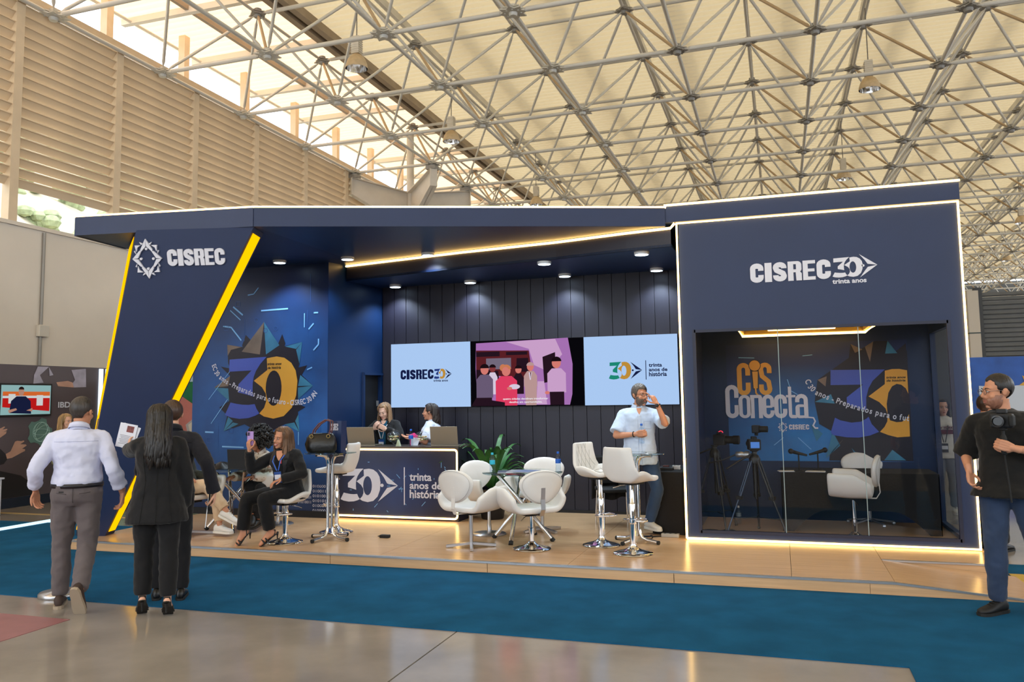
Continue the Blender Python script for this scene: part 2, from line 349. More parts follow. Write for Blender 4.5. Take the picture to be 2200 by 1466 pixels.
# roof deck: corrugated sheets between the purlin lines, ribs running across the hall
ZT, ZB = 11.08, 9.2
dk = thing('ceiling', None, None, (0, 30, 11.5), kind='structure')
def sheet(x0, x1, y0, y1, name='roof_sheet', mt=None):
    mb = MB(); p = .27; k = int((y1-y0)/p); vs = []; fs = []
    for i in range(k):
        y = y0+i*p
        for dy, dz in ((0,0),(.09,0),(.13,.055),(.22,.055)): vs += [(x0, y+dy, 11.5+dz*1.35), (x1, y+dy, 11.5+dz*1.35)]
    m = len(vs)//2
    fs = [(2*i, 2*i+1, 2*i+3, 2*i+2) for i in range(m-1)]
    return mb.add(vs, fs).build(name, mt or M_deck, dk)
XB = [1.01+2.805*k for k in range(-5, 9)]
edges = [-15.6, -13.5]+[x+1.4025 for x in XB[0:]][:]
edges = [-15.6, -13.45, -11.1]+[x+1.4025 for x in XB[1:]]
for k, (a, b) in enumerate(zip(edges[:-1], edges[1:])): sheet(a-.04, b+.04, -16, 82, mt=M_deckl if k < 2 else None)
for x in edges[3:]:
    pu = MB(); pu.box(x-.05, 4, 11.3, x+.05, 82, 11.49); pu.build('purlin', M_tube, dk)
for x in edges[3:]: MB().box(x+.75, 4, 12.0, x+1.1, 82, 12.2).build('shadow_beam', M_gutter, dk)  # unseen beams, added above the sheets to cast soft shadow lines
g = MB(); g.box(-11.3, 4, 11.22, -11.12, 82, 11.48); g.box(-11.02, 4, 11.26, -10.84, 82, 11.48); g.box(-11.12, 4, 11.36, -11.02, 82, 11.4)
g.build('gutter_beam', M_gutter, dk)
g = MB(); g.box(-13.52, 4, 11.36, -13.42, 82, 11.5); g.build('edge_purlin', M_gutter, dk)
g = MB(); g.tube([(-15.2,4,11.35),(-15.2,82,11.35)], .04, 6); g.build('eave_rod', M_tube, dk)
for k in range(18):
    y = 9.5+2.65*k
    MB().box(-14.85, y-.1, 9.0, -14.65, y+.1, 11.5).build('eave_post', M_post, dk)
    MB().box(-15.5, y+1.2, 11.3, -11.3, y+1.34, 11.46).build('rafter', mat('pale_rafter', (222,216,206), .6), dk)
# space frame: square-on-square double layer grid; slightly skewed to the booth
def NB(i, j): x = 1.01+2.805*i; return Vector((x, 17.52+2.965*j-.012*x, ZB))
def NT(i, j): x = 1.01+2.805*(i+.5); return Vector((x, 17.52+2.965*(j+.5)-.012*x+.1, ZT))
I0, I1, J0, J1 = -5, 7, -3, 20
mem = []
for i in range(I0, I1+1):
    for j in range(J0, J1+1):
        if i < I1: mem.append((NB(i,j), NB(i+1,j), .052, 0))
        if j < J1: mem.append((NB(i,j), NB(i,j+1), .045, 0))
        if i < I1-1 and j < J1: mem.append((NT(i,j), NT(i+1,j), .05, 0))
        if i < I1 and j < J1-1: mem.append((NT(i,j), NT(i,j+1), .04, 0))
        if i < I1 and j < J1:
            for q, (a, b) in enumerate(((0,0),(1,0),(0,1),(1,1))): mem.append((NT(i,j), NB(i+a,j+b), .036, 1 if q in (1,) else 0))
CP = Vector((0,0,1.7))
def seen(a, b):
    m = (a+b)/2; v = CAM.matrix_world.inverted() @ m
    if v.z > -1: return -1
    x = v.x/-v.z; y = v.y/-v.z
    return (b-a).length/(-v.z) if (-.72 < x < .72 and -.2 < y < .5 and not (y < .16 and x < .55)) else (b-a).length/(-v.z)*.01
mem.sort(key=lambda m: -seen(m[0], m[1]))
sfm = thing('space_frame', 'grey steel tube space frame carrying the cream corrugated roof', 'roof truss', (1, 30, ZB))
def tube_mesh(mt):
    mb = MB(); mb.tube([(0,0,-.5),(0,0,-.46),(0,0,-.43),(0,0,.43),(0,0,.46),(0,0,.5)], [.35,.5,1,1,.5,.35], 8, caps=False)
    return mb.mesh('tube', mt, 60)
TM = [tube_mesh(M_tube), tube_mesh(M_tubed)]
rest = MB()
off = Vector((1, 30, ZB))
for k, (a, b, r, mi) in enumerate(mem):
    d = b-a; l = d.length-.18
    if k < 300:
        M = Matrix.Translation((a+b)/2-off) @ d.to_track_quat('Z', 'Y').to_matrix().to_4x4() @ Matrix.Diagonal((r, r, l, 1))
        inst(TM[mi], 'tube', sfm, M)
    else:
        u = d.normalized()*(d.length*.5-.1); m = (a+b)/2; rest.cur = mi; rest.tube([m-u, m+u], r, 6, caps=False)
tag(rest.build('tube_far', [M_tube, M_tubed], sfm, 180), kind='stuff')
def star_plate(name, mt, up):
    mb = MB(); k = 16
    pts = [((.2 if q % 2 else .3)*cos(2*pi*q/k+pi/k*0), (.2 if q % 2 else .3)*sin(2*pi*q/k)) for q in range(k)]
    if up: pts = [((.26 if q % 4 == 0 else .17)*cos(2*pi*q/k), (.26 if q % 4 == 0 else .17)*sin(2*pi*q/k)) for q in range(k)]
    mb.prism([(x, y, -.035) for x, y in pts], (0,0,.025)); mb.prism([(x*.8, y*.8, .02) for x, y in pts], (0,0,.025))
    mb.lathe([(.07,-.1),(.09,-.06),(.09,.12),(.05,.14)], 10)
    for q in range(8): a = 2*pi*q/8+.2; mb.box(.16*cos(a)-.014, .16*sin(a)-.014, -.05, .16*cos(a)+.014, .16*sin(a)+.014, -.03)
    me = mb.mesh(name, mt, 40); recalc(me); return me
PB, PT = star_plate('node_plate', M_plate, 0), star_plate('node_plate', M_plated, 1)
nodes = [(NB(i,j), PB if i < -1 else PT) for i in range(I0, I1+1) for j in range(J0, J1+1)]+[(NT(i,j), PT) for i in range(I0, I1) for j in range(J0, J1)]
nodes = [q for q in nodes if q[0].y > 9]; nodes.sort(key=lambda q: (q[0]-CP).length)
farn = MB()
for k, (p, me) in enumerate(nodes):
    if k < 180: inst(me, 'node_plate', sfm, Matrix.Translation(p-off))
    else: farn.lathe([(.2,-.03),(.22,0),(.2,.03)], 8, Matrix.Translation(p))
tag(farn.build('node_plate_far', M_plated, sfm), kind='stuff')
# tree-shaped pillar head
pl = thing('roof_pillar', 'pale steel pillar with four tapered arms carrying the roof frame on the left', 'pillar', (-11.75, 25.25, 0))
M_pil = mat('pale_pillar_paint', (214,206,194), .5, var=.05, vscale=3)
MB().tube([(-11.75,25.25,0),(-11.75,25.25,7.55)], .2, 20).build('shaft', M_pil, pl, 60)
MB().tube([(-11.75,25.25,7.5),(-11.75,25.25,ZT-.2)], .125, 16).build('upper_shaft', M_pil, pl, 60)
for (i, j) in ((-5,2),(-4,2),(-5,3),(-4,3)):
    e = NB(i, j); c = Vector((-11.75,25.25,8.35)); d = e-c; d.z = 0; l = d.length; d.normalize(); s = Vector((-d.y, d.x, 0))
    a = MB(); t = c+d*.14; q = c+d*(l+.12)
    z0, z1, z2, z3 = 7.55, 8.75, 9.0, 8.45
    a.prism([t+s*.012+Vector((0,0,z0-c.z)), q+s*.012+Vector((0,0,z3-c.z)), q+s*.012+Vector((0,0,z2-c.z)), t+s*.012+Vector((0,0,z1-c.z))], -s*.024)
    for zz0, zz1 in ((z0, z3), (z1, z2)):
        p0 = t+Vector((0,0,zz0-c.z)); p1 = q+Vector((0,0,zz1-c.z))
        a.prism([p0-s*.16, p1-s*.12, p1+s*.12, p0+s*.16], (0,0,.03))
    a.prism([q-s*.12+Vector((0,0,z3-c.z)), q+s*.12+Vector((0,0,z3-c.z)), q+s*.12+Vector((0,0,z2-c.z)), q-s*.12+Vector((0,0,z2-c.z))], d*.025)
    a.build('arm', M_pil, pl, fixn=True)
    MB().box(e.x-.16, e.y-.16, 9.0, e.x+.16, e.y+.16, 9.12).build('bearing', M_plated, pl)
# high-bay lamps
lm = thing('high_bay_lamp', 'tan high bay lamp hanging nearest the camera on the left', 'lamp', (-8.55, 15.6, 9.0))
def lampmesh():
    M_dome = mat('tan_lamp_dome', (204,178,140), .45, var=.1, vscale=12); M_in = mat('lamp_reflector', (225,225,225), .12, metal=1)
    d = MB(); d.lathe([(.245,0),(.25,.02),(.235,.09),(.2,.19),(.15,.27),(.1,.31),(.07,.33)], 24)
    d.f = d.f[:-2]; d.m = d.m[:len(d.f)]
    d.build('dome', M_dome, lm, 60, False)
    r = MB(); r.lathe([(.24,.004),(.225,.09),(.19,.19),(.14,.26),(.05,.3)], 24); r.f = r.f[:-2]+[r.f[-1]]; r.m = r.m[:len(r.f)]
    r.build('reflector', M_in, lm, 60, False)
    h = MB(); h.box(-.09,-.09,.33,.09,.09,.72)
    for k in range(7): h.box(-.1,-.1,.37+.05*k,.1,.1,.385+.05*k)
    h.build('ballast_box', mat('ballast_white', (222,214,200), .5), lm, 0, False)
    MB().tube([(0,0,.72),(0,0,2.05)], .012, 6).build('cable', mat('lamp_cable', (110,104,98), .6), lm, 0, False)
lampmesh()
for loc, lab in (((-8.55,21.13,9.0), 'second tan high bay lamp behind the nearest one on the left'), ((-8.45,29.4,9.0), 'tan high bay lamp half hidden by the canopy edge'),
                 ((2.37,21.0,9.0), 'tan high bay lamp hanging above the glass studio'), ((2.39,29.7,9.0), 'tan high bay lamp just above the studio roof edge'),
                 ((12.4,52.0,9.0), 'far high bay lamp in line with the dark shutter on the right'), ((10.3,40.5,9.0), 'far high bay lamp beyond the studio at right')):
    dup(lm, loc, 0, lab)
for o in list(S.objects):
    if o.name.startswith('high_bay_lamp'): o['group'] = 'high bay lamps under the roof'

struct(MB().box(-13.1, 82, 0, 26, 82.3, 11.4).build('wall_rear', mat('dark_shutter_wall', (84,86,88), .7)))
struct(MB().box(26, -16, 0, 26.3, 82, 4.2).build('wall_right', mat('warm_grey_wall', (150,140,128), .8)))
struct(MB().box(-4.5, -16.3, 0, 26, -16, 4.6).build('wall_front', mat('front_hall_wall', (96,92,90), .8)))
# ------------------------------------------------------------ booth shell
H = .107
M_navy = mat('navy_paint_front', (25,42,80), .5, bump=.06, bscale=120, var=.06, vscale=2)
M_navyin = mat('navy_cool_lit', (12,40,80), .42, bump=.05, bscale=120, var=.08, vscale=1.5)  # same navy, bluer cast of the cool downlights put into the colour
M_navydk = mat('dark_panel_paint', (23,21,38), .5, bump=.08, bscale=160, var=.06, vscale=2)
M_black = mat('black_matte', (16,16,20), .6)
M_wood = mat('oak_laminate', (206,168,128), .24, var=.1, vscale=3, stretch=(.6,14,14), bump=.03, bscale=60, spec=.5)
M_alu = mat('aluminium_trim', (190,190,192), .35, metal=.8)
NEON = emat('warm_neon', (1,.60,.185,1), 10)
AMBER = emat('amber_lightbox', (1,.47,.0,1), 1.45)
M_white = mat('white_lettering', (226,228,240), .5)
# stage
st = thing('stage_platform', 'low oak laminate stage with aluminium edge under the whole booth', 'stage', (-3, 9.8, 0))
sx = [-8.05, -6, -4, -2, .03, 1.9]; 
base = MB().box(-8.03, 7.8, 0, .86, 12, H-.03); base.box(.86, 8.82, 0, 1.88, 12, H-.03); base.build('base', M_black, st)
for i in range(len(sx)-1):
    for (a, b) in ((7.78, 9.9), (9.9, 12.0)):
        x0, x1 = sx[i], sx[i+1]
        if i == 4 and a < 9:
            MB().box(x0+.002, a, H-.03, .857, b-.002, H).build('deck_board', M_wood, st); MB().box(.861, 8.81, H-.03, x1-.002, b-.002, H).build('deck_board', M_wood, st)
        else: MB().box(x0+.002, a, H-.03, x1-.002, b-.002, H).build('deck_board', M_wood, st)
rx = [-8.05, -6.6, -4.55, -2.8, -.99, .66]
for i in range(len(rx)-1): MB().box(rx[i]+.003, 7.765, .004, rx[i+1]-.003, 7.785, H-.012).build('riser_board', M_wood, st)
MB().box(.885, 8.79, .02, 1.9, 8.812, H-.012).build('riser_board', M_wood, st)
MB().box(-8.07, 7.8, .004, -8.05, 12, H-.012).build('riser_board', M_wood, st)
for a, b in ((-8.06,-5.9),(-5.9,-2.5),(-2.5,.86)): MB().box(a+.001, 7.757, H-.014, b-.001, 7.8, H+.003).build('edge_trim', M_alu, st)
MB().box(.862, 8.775, H-.012, 1.9, 8.81, H+.003).build('edge_trim', M_alu, st)
rp = thing('ramp', 'oak laminate ramp sloping down at the right end of the stage', 'ramp', (1.4, 8.3, 0))
r = MB(); r.prism([(.86,7.78,.0),(1.98,7.78,.0),(1.98,7.78,.012),(.86,7.78,H)], (0,1.0,0)); r.build('ramp_board', M_wood, rp, fixn=True)
r = MB(); r.prism([(.86,7.757,H-.014),(1.98,7.757,-.0),(1.98,7.757,.015),(.86,7.757,H+.003)], (0,.03,0)); r.build('edge_trim', M_alu, rp, fixn=True)
r = MB(); r.prism([(.66,7.765,.004),(1.9,7.765,.004),(.86,7.765,H-.014),(.66,7.765,H-.014)], (0,.012,0)); r.build('riser_board', M_wood, rp, fixn=True)
# canopy: outer soffit slab with folded front edge
SO, TO = 3.66, 3.86
cn = thing('booth_canopy', 'navy folded canopy with glowing top edge over the open booth', 'canopy', (-4.5, 9.5, SO))
fp = [(-7.67,7.35),(-5.5,7.70),(-1.18,9.45)]
plan = fp+[(-1.18,12.0),(-6.4,12.0),(-7.76,8.22)]
def slab(pl, z0, z1): return MB().prism([(x,y,z0) for x,y in pl], (0,0,z1-z0))
slab([fp[0],fp[1],(-5.6,10.1),(-7.76,8.22)], SO, TO).build('roof_panel', M_navy, cn, fixn=True)
slab([fp[1],(-4.2,8.22),(-4.2,10.1),(-5.6,10.1)], SO, TO).build('roof_panel', M_navyin, cn, fixn=True)
slab([(-4.2,8.22),fp[2],(-1.18,10.1),(-4.2,10.1)], SO, TO).build('roof_panel', M_navyin, cn, fixn=True)
slab([(-7.76,8.22),(-5.6,10.1),(-1.18,10.1),(-1.18,12.0),(-8.9,12.0)], SO, TO).build('roof_panel', M_navyin, cn, fixn=True)
fas = MB()
def fascia(a, b, z0, z1, t=.03):
    a = Vector((*a,0)); b = Vector((*b,0)); d = (b-a).normalized(); n = Vector((d.y,-d.x,0))
    return MB().prism([a+Vector((0,0,z0)), b+Vector((0,0,z0)), b+Vector((0,0,z1)), a+Vector((0,0,z1))], n*t)
fascia(fp[0], fp[1], SO-.005, TO+.01).build('fascia', M_navy, cn, fixn=True)
fascia(fp[1], fp[2], SO-.005, TO+.01).build('fascia', M_navy, cn, fixn=True)
fascia((-7.76,8.22), fp[0], SO-.005, TO+.01).build('fascia', M_navy, cn, fixn=True)
tag(MB().tube([(-7.68,7.33,TO+.02),(-5.5,7.68,TO+.02),(-1.16,9.44,TO+.02)], .013, 6).build('neon_strip', NEON), 'warm light line along the top edge of the folded canopy', 'neon light')
# inner dropped ceiling with its light line
IZ = 3.43
nl = [(-5.87,10.43),(-3.93,10.03),(-2.58,9.83),(-1.66,9.6),(-1.12,9.5)]
ic = thing('inner_ceiling', 'navy dropped ceiling panel above the reception area with downlights', 'ceiling panel', (-3.5, 10.6, IZ))
for a, b in zip(nl[:-1], nl[1:]):
    MB().prism([(*a,IZ),(*b,IZ),(*b,SO),(*a,SO)], (0,.02,0)).build('drop_panel', M_navydk, ic, fixn=True)
slab(nl+[(-1.05,11.4),(-5.76,11.4)], IZ, IZ+.03).build('ceiling_board', M_navyin, ic, fixn=True)
tag(MB().tube([(x, y-.018, SO-.02) for x, y in nl]+[(-1.07,9.47,3.69)], .015, 6).build('neon_strip', NEON), 'warm light line running diagonally under the canopy to the studio corner', 'neon light')
# walls
def wallp(name, a, b, z0, z1, m, t=.06):
    a = Vector((*a,0)); b = Vector((*b,0)); d = (b-a).normalized(); n = Vector((-d.y,d.x,0))
    return struct(MB().prism([a+Vector((0,0,z0)), b+Vector((0,0,z0)), b+Vector((0,0,z1)), a+Vector((0,0,z1))], n*t).build(name, m, fixn=True))
M_poster = mat('poster_blue', (16,40,92), .4, var=.55, vscale=1.1)
wp = wallp('wall_poster', (-8.24,10.1), (-5.97,10.1), H, SO, M_poster)
struct(MB().box(-8.24, 10.07, H, -5.97, 10.09, H+.09).build('baseboard_left', M_black))
ws_ = struct(MB().prism([(-5.97,10.1,H),(-5.83,10.88,H),(-5.83,10.88,2.08),(-5.76,11.28,2.08),(-5.76,11.28,H),(-5.74,11.4,H),(-5.74,11.4,SO),(-5.97,10.1,SO)], (-.05,.01,0)).build('wall_side', M_navyin, fixn=True))
dr = thing('door_1', None, None, (-5.8, 11.08, H), kind='structure')
MB().prism([(-5.88,10.86,H),(-5.81,11.3,H),(-5.81,11.3,2.1),(-5.88,10.86,2.1)], (-.03,0,0)).build('door_leaf', M_black, dr, fixn=True)
f = MB(); f.bar((-5.825,10.86,H),(-5.825,10.86,2.12),.035,.05); f.bar((-5.825,10.86,2.1),(-5.745,11.3,2.1),.05,.035); f.build('door_frame', M_navyin, dr)
MB().box(-5.79,11.2,1.62,-5.76,11.225,1.7).build('hinge', M_alu, dr)
wb = struct(MB().box(-5.9, 11.34, H, -1.0, 11.4, SO).build('wall_back', M_black))
k = 0; x = -5.74
while x < -1.06:
    MB().box(x+.003, 11.315, H+.0, min(x+.193, -1.05), 11.345, IZ).build('wall_panel', M_navydk, wb); x += .198
MB().box(-5.74, 11.3, H, -1.05, 11.32, H+.04).build('baseboard', M_black, wb)
# studio: glass-fronted box on the right
BX0, BX1, BY, BZ, BD = -1.03, 1.845, 9.5, 3.68, 11.36
sb = thing('glass_studio', 'navy studio box with large glass front at the right of the booth', 'studio', (.4, 10.4, H))
GX0, GX1, GZ0, GZ1 = -.895, 1.69, .205, 2.43
f = MB(); f.box(BX0, BY, H, GX0, BY+.12, BZ); f.box(GX1, BY, H, BX1, BY+.12, BZ); f.box(GX0, BY, H, GX1, BY+.12, GZ0); f.box(GX0, BY, GZ1, GX1, BY+.12, BZ)
f.build('front_frame', M_navy, sb)
M_trim = mat('navy_trim', (30,34,58), .5)
t = MB(); t.box(GX0-.02, BY-.006, GZ0-.02, GX0+.015, BY+.02, GZ1+.02); t.box(GX1-.015, BY-.006, GZ0-.02, GX1+.02, BY+.02, GZ1+.02); t.box(GX0, BY-.006, GZ1-.012, GX1, BY+.02, GZ1+.02); t.box(GX0, BY-.006, GZ0-.02, GX1, BY+.02, GZ0+.012)
t.build('window_frame', M_trim, sb)
M_glass = glassmat('studio_glass', (.80,.83,.86), 1.0, 0, 1.5)
M_edge = mat('glass_edge', (150,170,175), .2, spec=.6)
gx = [GX0, .005, .825, GX1]
for a, b in zip(gx[:-1], gx[1:]):
    MB().add([(a+.003,BY+.03,GZ0),(b-.003,BY+.03,GZ0),(b-.003,BY+.03,GZ1),(a+.003,BY+.03,GZ1)], [(0,1,2,3)]).build('glass_pane', M_glass, sb)
for x in gx[1:-1]: MB().box(x-.004, BY+.024, GZ0, x+.004, BY+.036, GZ1).build('glass_joint', M_edge, sb)
MB().box(BX0, BY+.1, H, BX0+.06, BD, BZ).build('side_wall', M_navy, sb)
s = MB(); s.box(BX1-.06, 11.24, H, BX1, BD, BZ); s.box(BX1-.06, BY+.1, GZ1, BX1, 11.24, BZ); s.box(BX1-.06, BY+.1, H, BX1, 11.24, GZ0-.05); s.build('side_wall', M_navyin, sb)
MB().add([(BX1-.03,BY+.12,GZ0-.05),(BX1-.03,11.24,GZ0-.05),(BX1-.03,11.24,GZ1),(BX1-.03,BY+.12,GZ1)], [(0,1,2,3)]).build('glass_pane', M_glass, sb)
MB().box(BX0, BD-.05, H, BX1, BD, BZ).build('back_wall', M_navyin, sb)
MB().box(BX0, BY+.1, GZ1+.12, BX1, BD, GZ1+.16).build('studio_ceiling', M_black, sb)
MB().box(BX0+.06, BY+.12, H, BX1-.06, BD-.05, H+.004).build('studio_floor', mat('studio_floor', (150,120,88), .5, var=.1, vscale=3, stretch=(.6,14,14)), sb)
rf = MB(); rf.box(-1.18, BY-.06, 3.70, 1.862, BD+.1, 3.885); rf.build('roof_slab', M_navy, sb)
f = Fr((0, BY-.012, 0), (1,0,0), (0,0,1))
tag(MB().tube([(BX0-.02,BY-.012,H+.016),(BX1+.005,BY-.012,H+.016),(BX1+.005,BY-.012,3.69),(BX0-.02,BY-.012,3.69),(BX0-.02,BY-.012,H+.016)], .014, 6).build('neon_strip', NEON), 'warm light line framing the front of the glass studio', 'neon light')
tag(MB().tube([(-1.18,BY-.07,3.90),(1.87,BY-.07,3.90)], .013, 6).build('neon_strip', NEON), 'warm light line along the top of the studio roof slab', 'neon light')
# pendant light frames inside the studio
Zp = 2.50
def sqframe(x0,y0,x1,y1,z): return [(x0,y0,z),(x1,y0,z),(x1,y1,z),(x0,y1,z)]
pd = thing('ceiling_light', 'double rectangular warm light frame on the studio ceiling', 'ceiling light', (.3,10.35,Zp))
MB().tube(sqframe(-.42,9.75,1.02,10.85,Zp-.05), .016, 6, closed=True).build('outer_tube', NEON, pd)
MB().tube(sqframe(-.1,10.0,.66,10.6,Zp), .016, 6, closed=True).build('inner_tube', NEON, pd)
fr_ = MB()
for q0, q1 in zip(sqframe(-.42,9.75,1.02,10.85,Zp), sqframe(-.42,9.75,1.02,10.85,Zp)[1:]+sqframe(-.42,9.75,1.02,10.85,Zp)[:1]): fr_.bar(q0, q1, .05, .06)
for q0, q1 in zip(sqframe(-.1,10.0,.66,10.6,Zp+.035), sqframe(-.1,10.0,.66,10.6,Zp+.035)[1:]+sqframe(-.1,10.0,.66,10.6,Zp+.035)[:1]): fr_.bar(q0, q1, .05, .03)
fr_.build('frame', mat('lamp_frame_yellow', (214,170,60), .5), pd)
# downlights
dn = thing('downlight', 'white round downlight under the canopy above the poster wall', 'downlight', (-6.52, 9.72, SO), group='downlights of the booth')
MB().lathe([(.088,-.035),(.09,-.03),(.09,0),(.088,0)], 20).build('housing', mat('downlight_white', (225,228,230), .4), dn, 40, False)
d = MB(); d.lathe([(.078,-.037),(.078,-.0355)], 20); d.build('diffuser', emat('downlight_diffuser', (205,232,255), 9), dn, 0, False)
for loc, lab in (((-5.53,9.85,SO), 'white round downlight above the corner of the poster wall'), ((-4.39,9.98,SO), 'white round downlight touching the diagonal light line'),
    ((-5.42,11.1,IZ), 'inner downlight above the left white screen'), ((-4.23,11.14,IZ), 'inner downlight above the boundary of left and middle screens'), ((-2.79,11.08,IZ), 'inner downlight above the right part of the video screen'),
    ((-1.51,11.08,IZ), 'inner downlight nearest the studio by the back wall'), ((-2.77,9.95,IZ), 'inner downlight just behind the middle of the light line'), ((-1.5,9.74,IZ), 'inner downlight just behind the light line next to the studio')):
    dup(dn, loc, 0, lab)
# spots of the downlights
for o in list(S.objects):
    if o.name.startswith('downlight') and o.type == 'EMPTY':
        l = bpy.data.lights.new('downlight_beam', 'SPOT'); l.energy = 110; l.color = (.72,.88,1); l.spot_size = radians(125); l.spot_blend = .6; l.shadow_soft_size = .07
        q = bpy.data.objects.new('downlight_beam', l); COL.objects.link(q); q.location = o.location+Vector((0,0,-.045)); q.parent = None
# pylon: leaning wedge with two amber light boxes
TL, TR, BR, BL = Vector((-6.813,7.353,3.655)), Vector((-5.505,7.697,3.655)), Vector((-7.87,8.12,H)), Vector((-8.2,8.03,H))
PN = Vector((.245,-.93,-.274))
py = thing('sign_pylon', 'tall navy leaning pylon with two amber light strips at the left end', 'sign pylon', (-8.0, 8.2, H))
bT, bB = Vector((-7.6,8.1,3.655)), Vector((-8.28,8.08,H)); rT, rB = Vector((-5.62,8.05,3.655)), Vector((-7.93,8.33,H))
bod = MB(); bod.add([TL,TR,BR,BL,bT,rT,rB,bB], [(0,3,2,1),(1,2,6,5),(0,4,7,3),(4,5,6,7),(0,1,5,4),(3,7,6,2)])
bod.build('body', M_navy, py, fixn=True)
def strip(a0, a1, b0, b1, s0, s1, t0, t1, n, name, lab):
    """quad between the edges a (a0 bottom,a1 top) and b, shares s of the width and t of the length"""
    P = lambda s, t: (a0+(a1-a0)*t)*(1-s)+(b0+(b1-b0)*t)*s+n*.006
    pts = [P(s0,t0),P(s1,t0),P(s1,t1),P(s0,t1)]
    o = MB().prism(pts, n*.004).build(name, AMBER, py, fixn=True); o['label'] = lab
nR = (TR-BR).cross(rT-TR).normalized(); nR = nR if nR.x > 0 else -nR
strip(BR, TR, rB, rT, .12, .82, .015, .985, nR, 'light_strip', 'amber strip on the right edge')
nL = (bT-TL).cross(BL-TL).normalized(); nL = nL if nL.y < 0 else -nL
strip(BL, TL, bB, bT, .1, .85, .02, .985, nL, 'light_strip', 'amber strip on the left edge')
# ------------------------------------------------------------ lettering, logos, screens, posters
M_ltr = mat('raised_lettering_white', (222,222,232), .45)
M_pw = mat('print_white', (214,216,232), .5)
M_pblue = mat('print_blue', (70,92,190), .45, var=.08, vscale=1.5)
M_pyel = mat('print_amber', (226,164,60), .45, var=.1, vscale=1.2)
M_pdark = mat('print_dark_navy', (24,22,40), .45)
M_pdark2 = mat('print_darkest', (12,13,28), .45)
M_teal = mat('print_teal', (54,122,158), .45, var=.3, vscale=3)
M_bronze = mat('print_bronze', (122,104,92), .45, var=.3, vscale=3)
M_streak = mat('print_light_blue', (130,190,245), .45)
M_faint = mat('print_faint_blue', (44,84,150), .45)
M_ink = mat('print_ink', (28,26,24), .5)
def star_emblem(mb, fr, cx, cy, rx, ry, d=.003, depth=0, lite=False):
    """diamond of four split blades, four dots and small corner teeth"""
    T = lambda pts: [(cx+x*rx, cy+y*ry) for x, y in pts]
    up = [[(0,1),(-.02,.62),(-.36,.36),(-.40,.46)], [(0,1),(.42,.46),(.38,.36),(.03,.62)]]
    for a in range(4):
        for p in up:
            q = p
            for _ in range(a): q = [(-y, x) for x, y in q]
            if a % 2: q = [(x, y) for x, y in q]
            shape(mb, fr, T(q), d, depth)
    for x, y in ((0,.5),(0,-.5),(.42,0),(-.42,0)): shape(mb, fr, [(cx+x*rx+px, cy+y*ry+pz) for px, pz in arc2(0,0,rx*.085,rx*.085,0,360,12)[:-1]], d, depth)
    for sx in (-1,1):
        for sy in (-1,1):
            shape(mb, fr, T([(sx*.75,sy*.68),(sx*.68,sy*.36),(sx*.6,sy*.56),(sx*.36,sy*.68)]), d, depth)
            if not lite:
                shape(mb, fr, T([(sx*.42,sy*.84),(sx*.3,sy*.7),(sx*.2,sy*.76)]), d, depth); shape(mb, fr, T([(sx*.84,sy*.38),(sx*.72,sy*.24),(sx*.78,sy*.42)]), d, depth)
# --- pylon sign
ex = (TR-TL).normalized(); nn = PN.normalized(); ey = nn.cross(ex).normalized()
if ey.z < 0: ey = -ey
P2 = Fr(TL, ex, ey)
if P2.n.dot(PN) < 0: P2.n = -P2.n
def loc2(v): v = Vector(v)-P2.o; return v.dot(P2.ex), v.dot(P2.ey)
sg = thing('pylon_sign', 'raised white emblem and lettering on the navy leaning pylon', 'sign', (-6.4,7.45,3.2))
e = [loc2(v) for v in ((-6.907,7.42,3.347),(-6.575,7.507,3.348),(-6.685,7.416,3.561),(-6.806,7.512,3.127))]
cx = (e[0][0]+e[1][0])/2; cy = (e[2][1]+e[3][1])/2
mb = MB(); star_emblem(mb, P2, cx, cy, (e[1][0]-e[0][0])/2, (e[2][1]-e[3][1])/2, .0, .022); mb.build('emblem', M_ltr, sg, fixn=True)
c = [loc2(v) for v in ((-6.519,7.548,3.259),(-5.898,7.711,3.261),(-6.492,7.503,3.437),(-5.864,7.667,3.442))]
mb = MB(); word_heavy(mb, P2, 'CISREC', c[0][0], c[0][1], c[1][0]+.02, (c[2][1]+c[3][1])/2, d=0, depth=.022, sw=.4); mb.build('lettering', M_ltr, sg, fixn=True)
# --- studio front sign
F = wallY(BY-.001)
sg = thing('studio_sign', 'white company lettering with 30 and arrow on the navy studio front', 'sign', (.4,BY,3.05))
mb = MB(); word_heavy(mb, F, 'CISREC', -.257, 2.95, .583, 3.165, d=0, depth=.008, sw=.4); mark30(mb, F, .598, 2.956, .905, 3.174, 0, .008); arrow30(mb, F, .873, 2.946, 1.049, 3.2, 0, .008)
mb.build('lettering', M_ltr, sg, fixn=True)
mb = MB(); text(mb, F, 'trinta anos', .594, 2.891, .935, 2.94, .03, 0, .002); mb.build('small_lettering', M_ltr, sg)
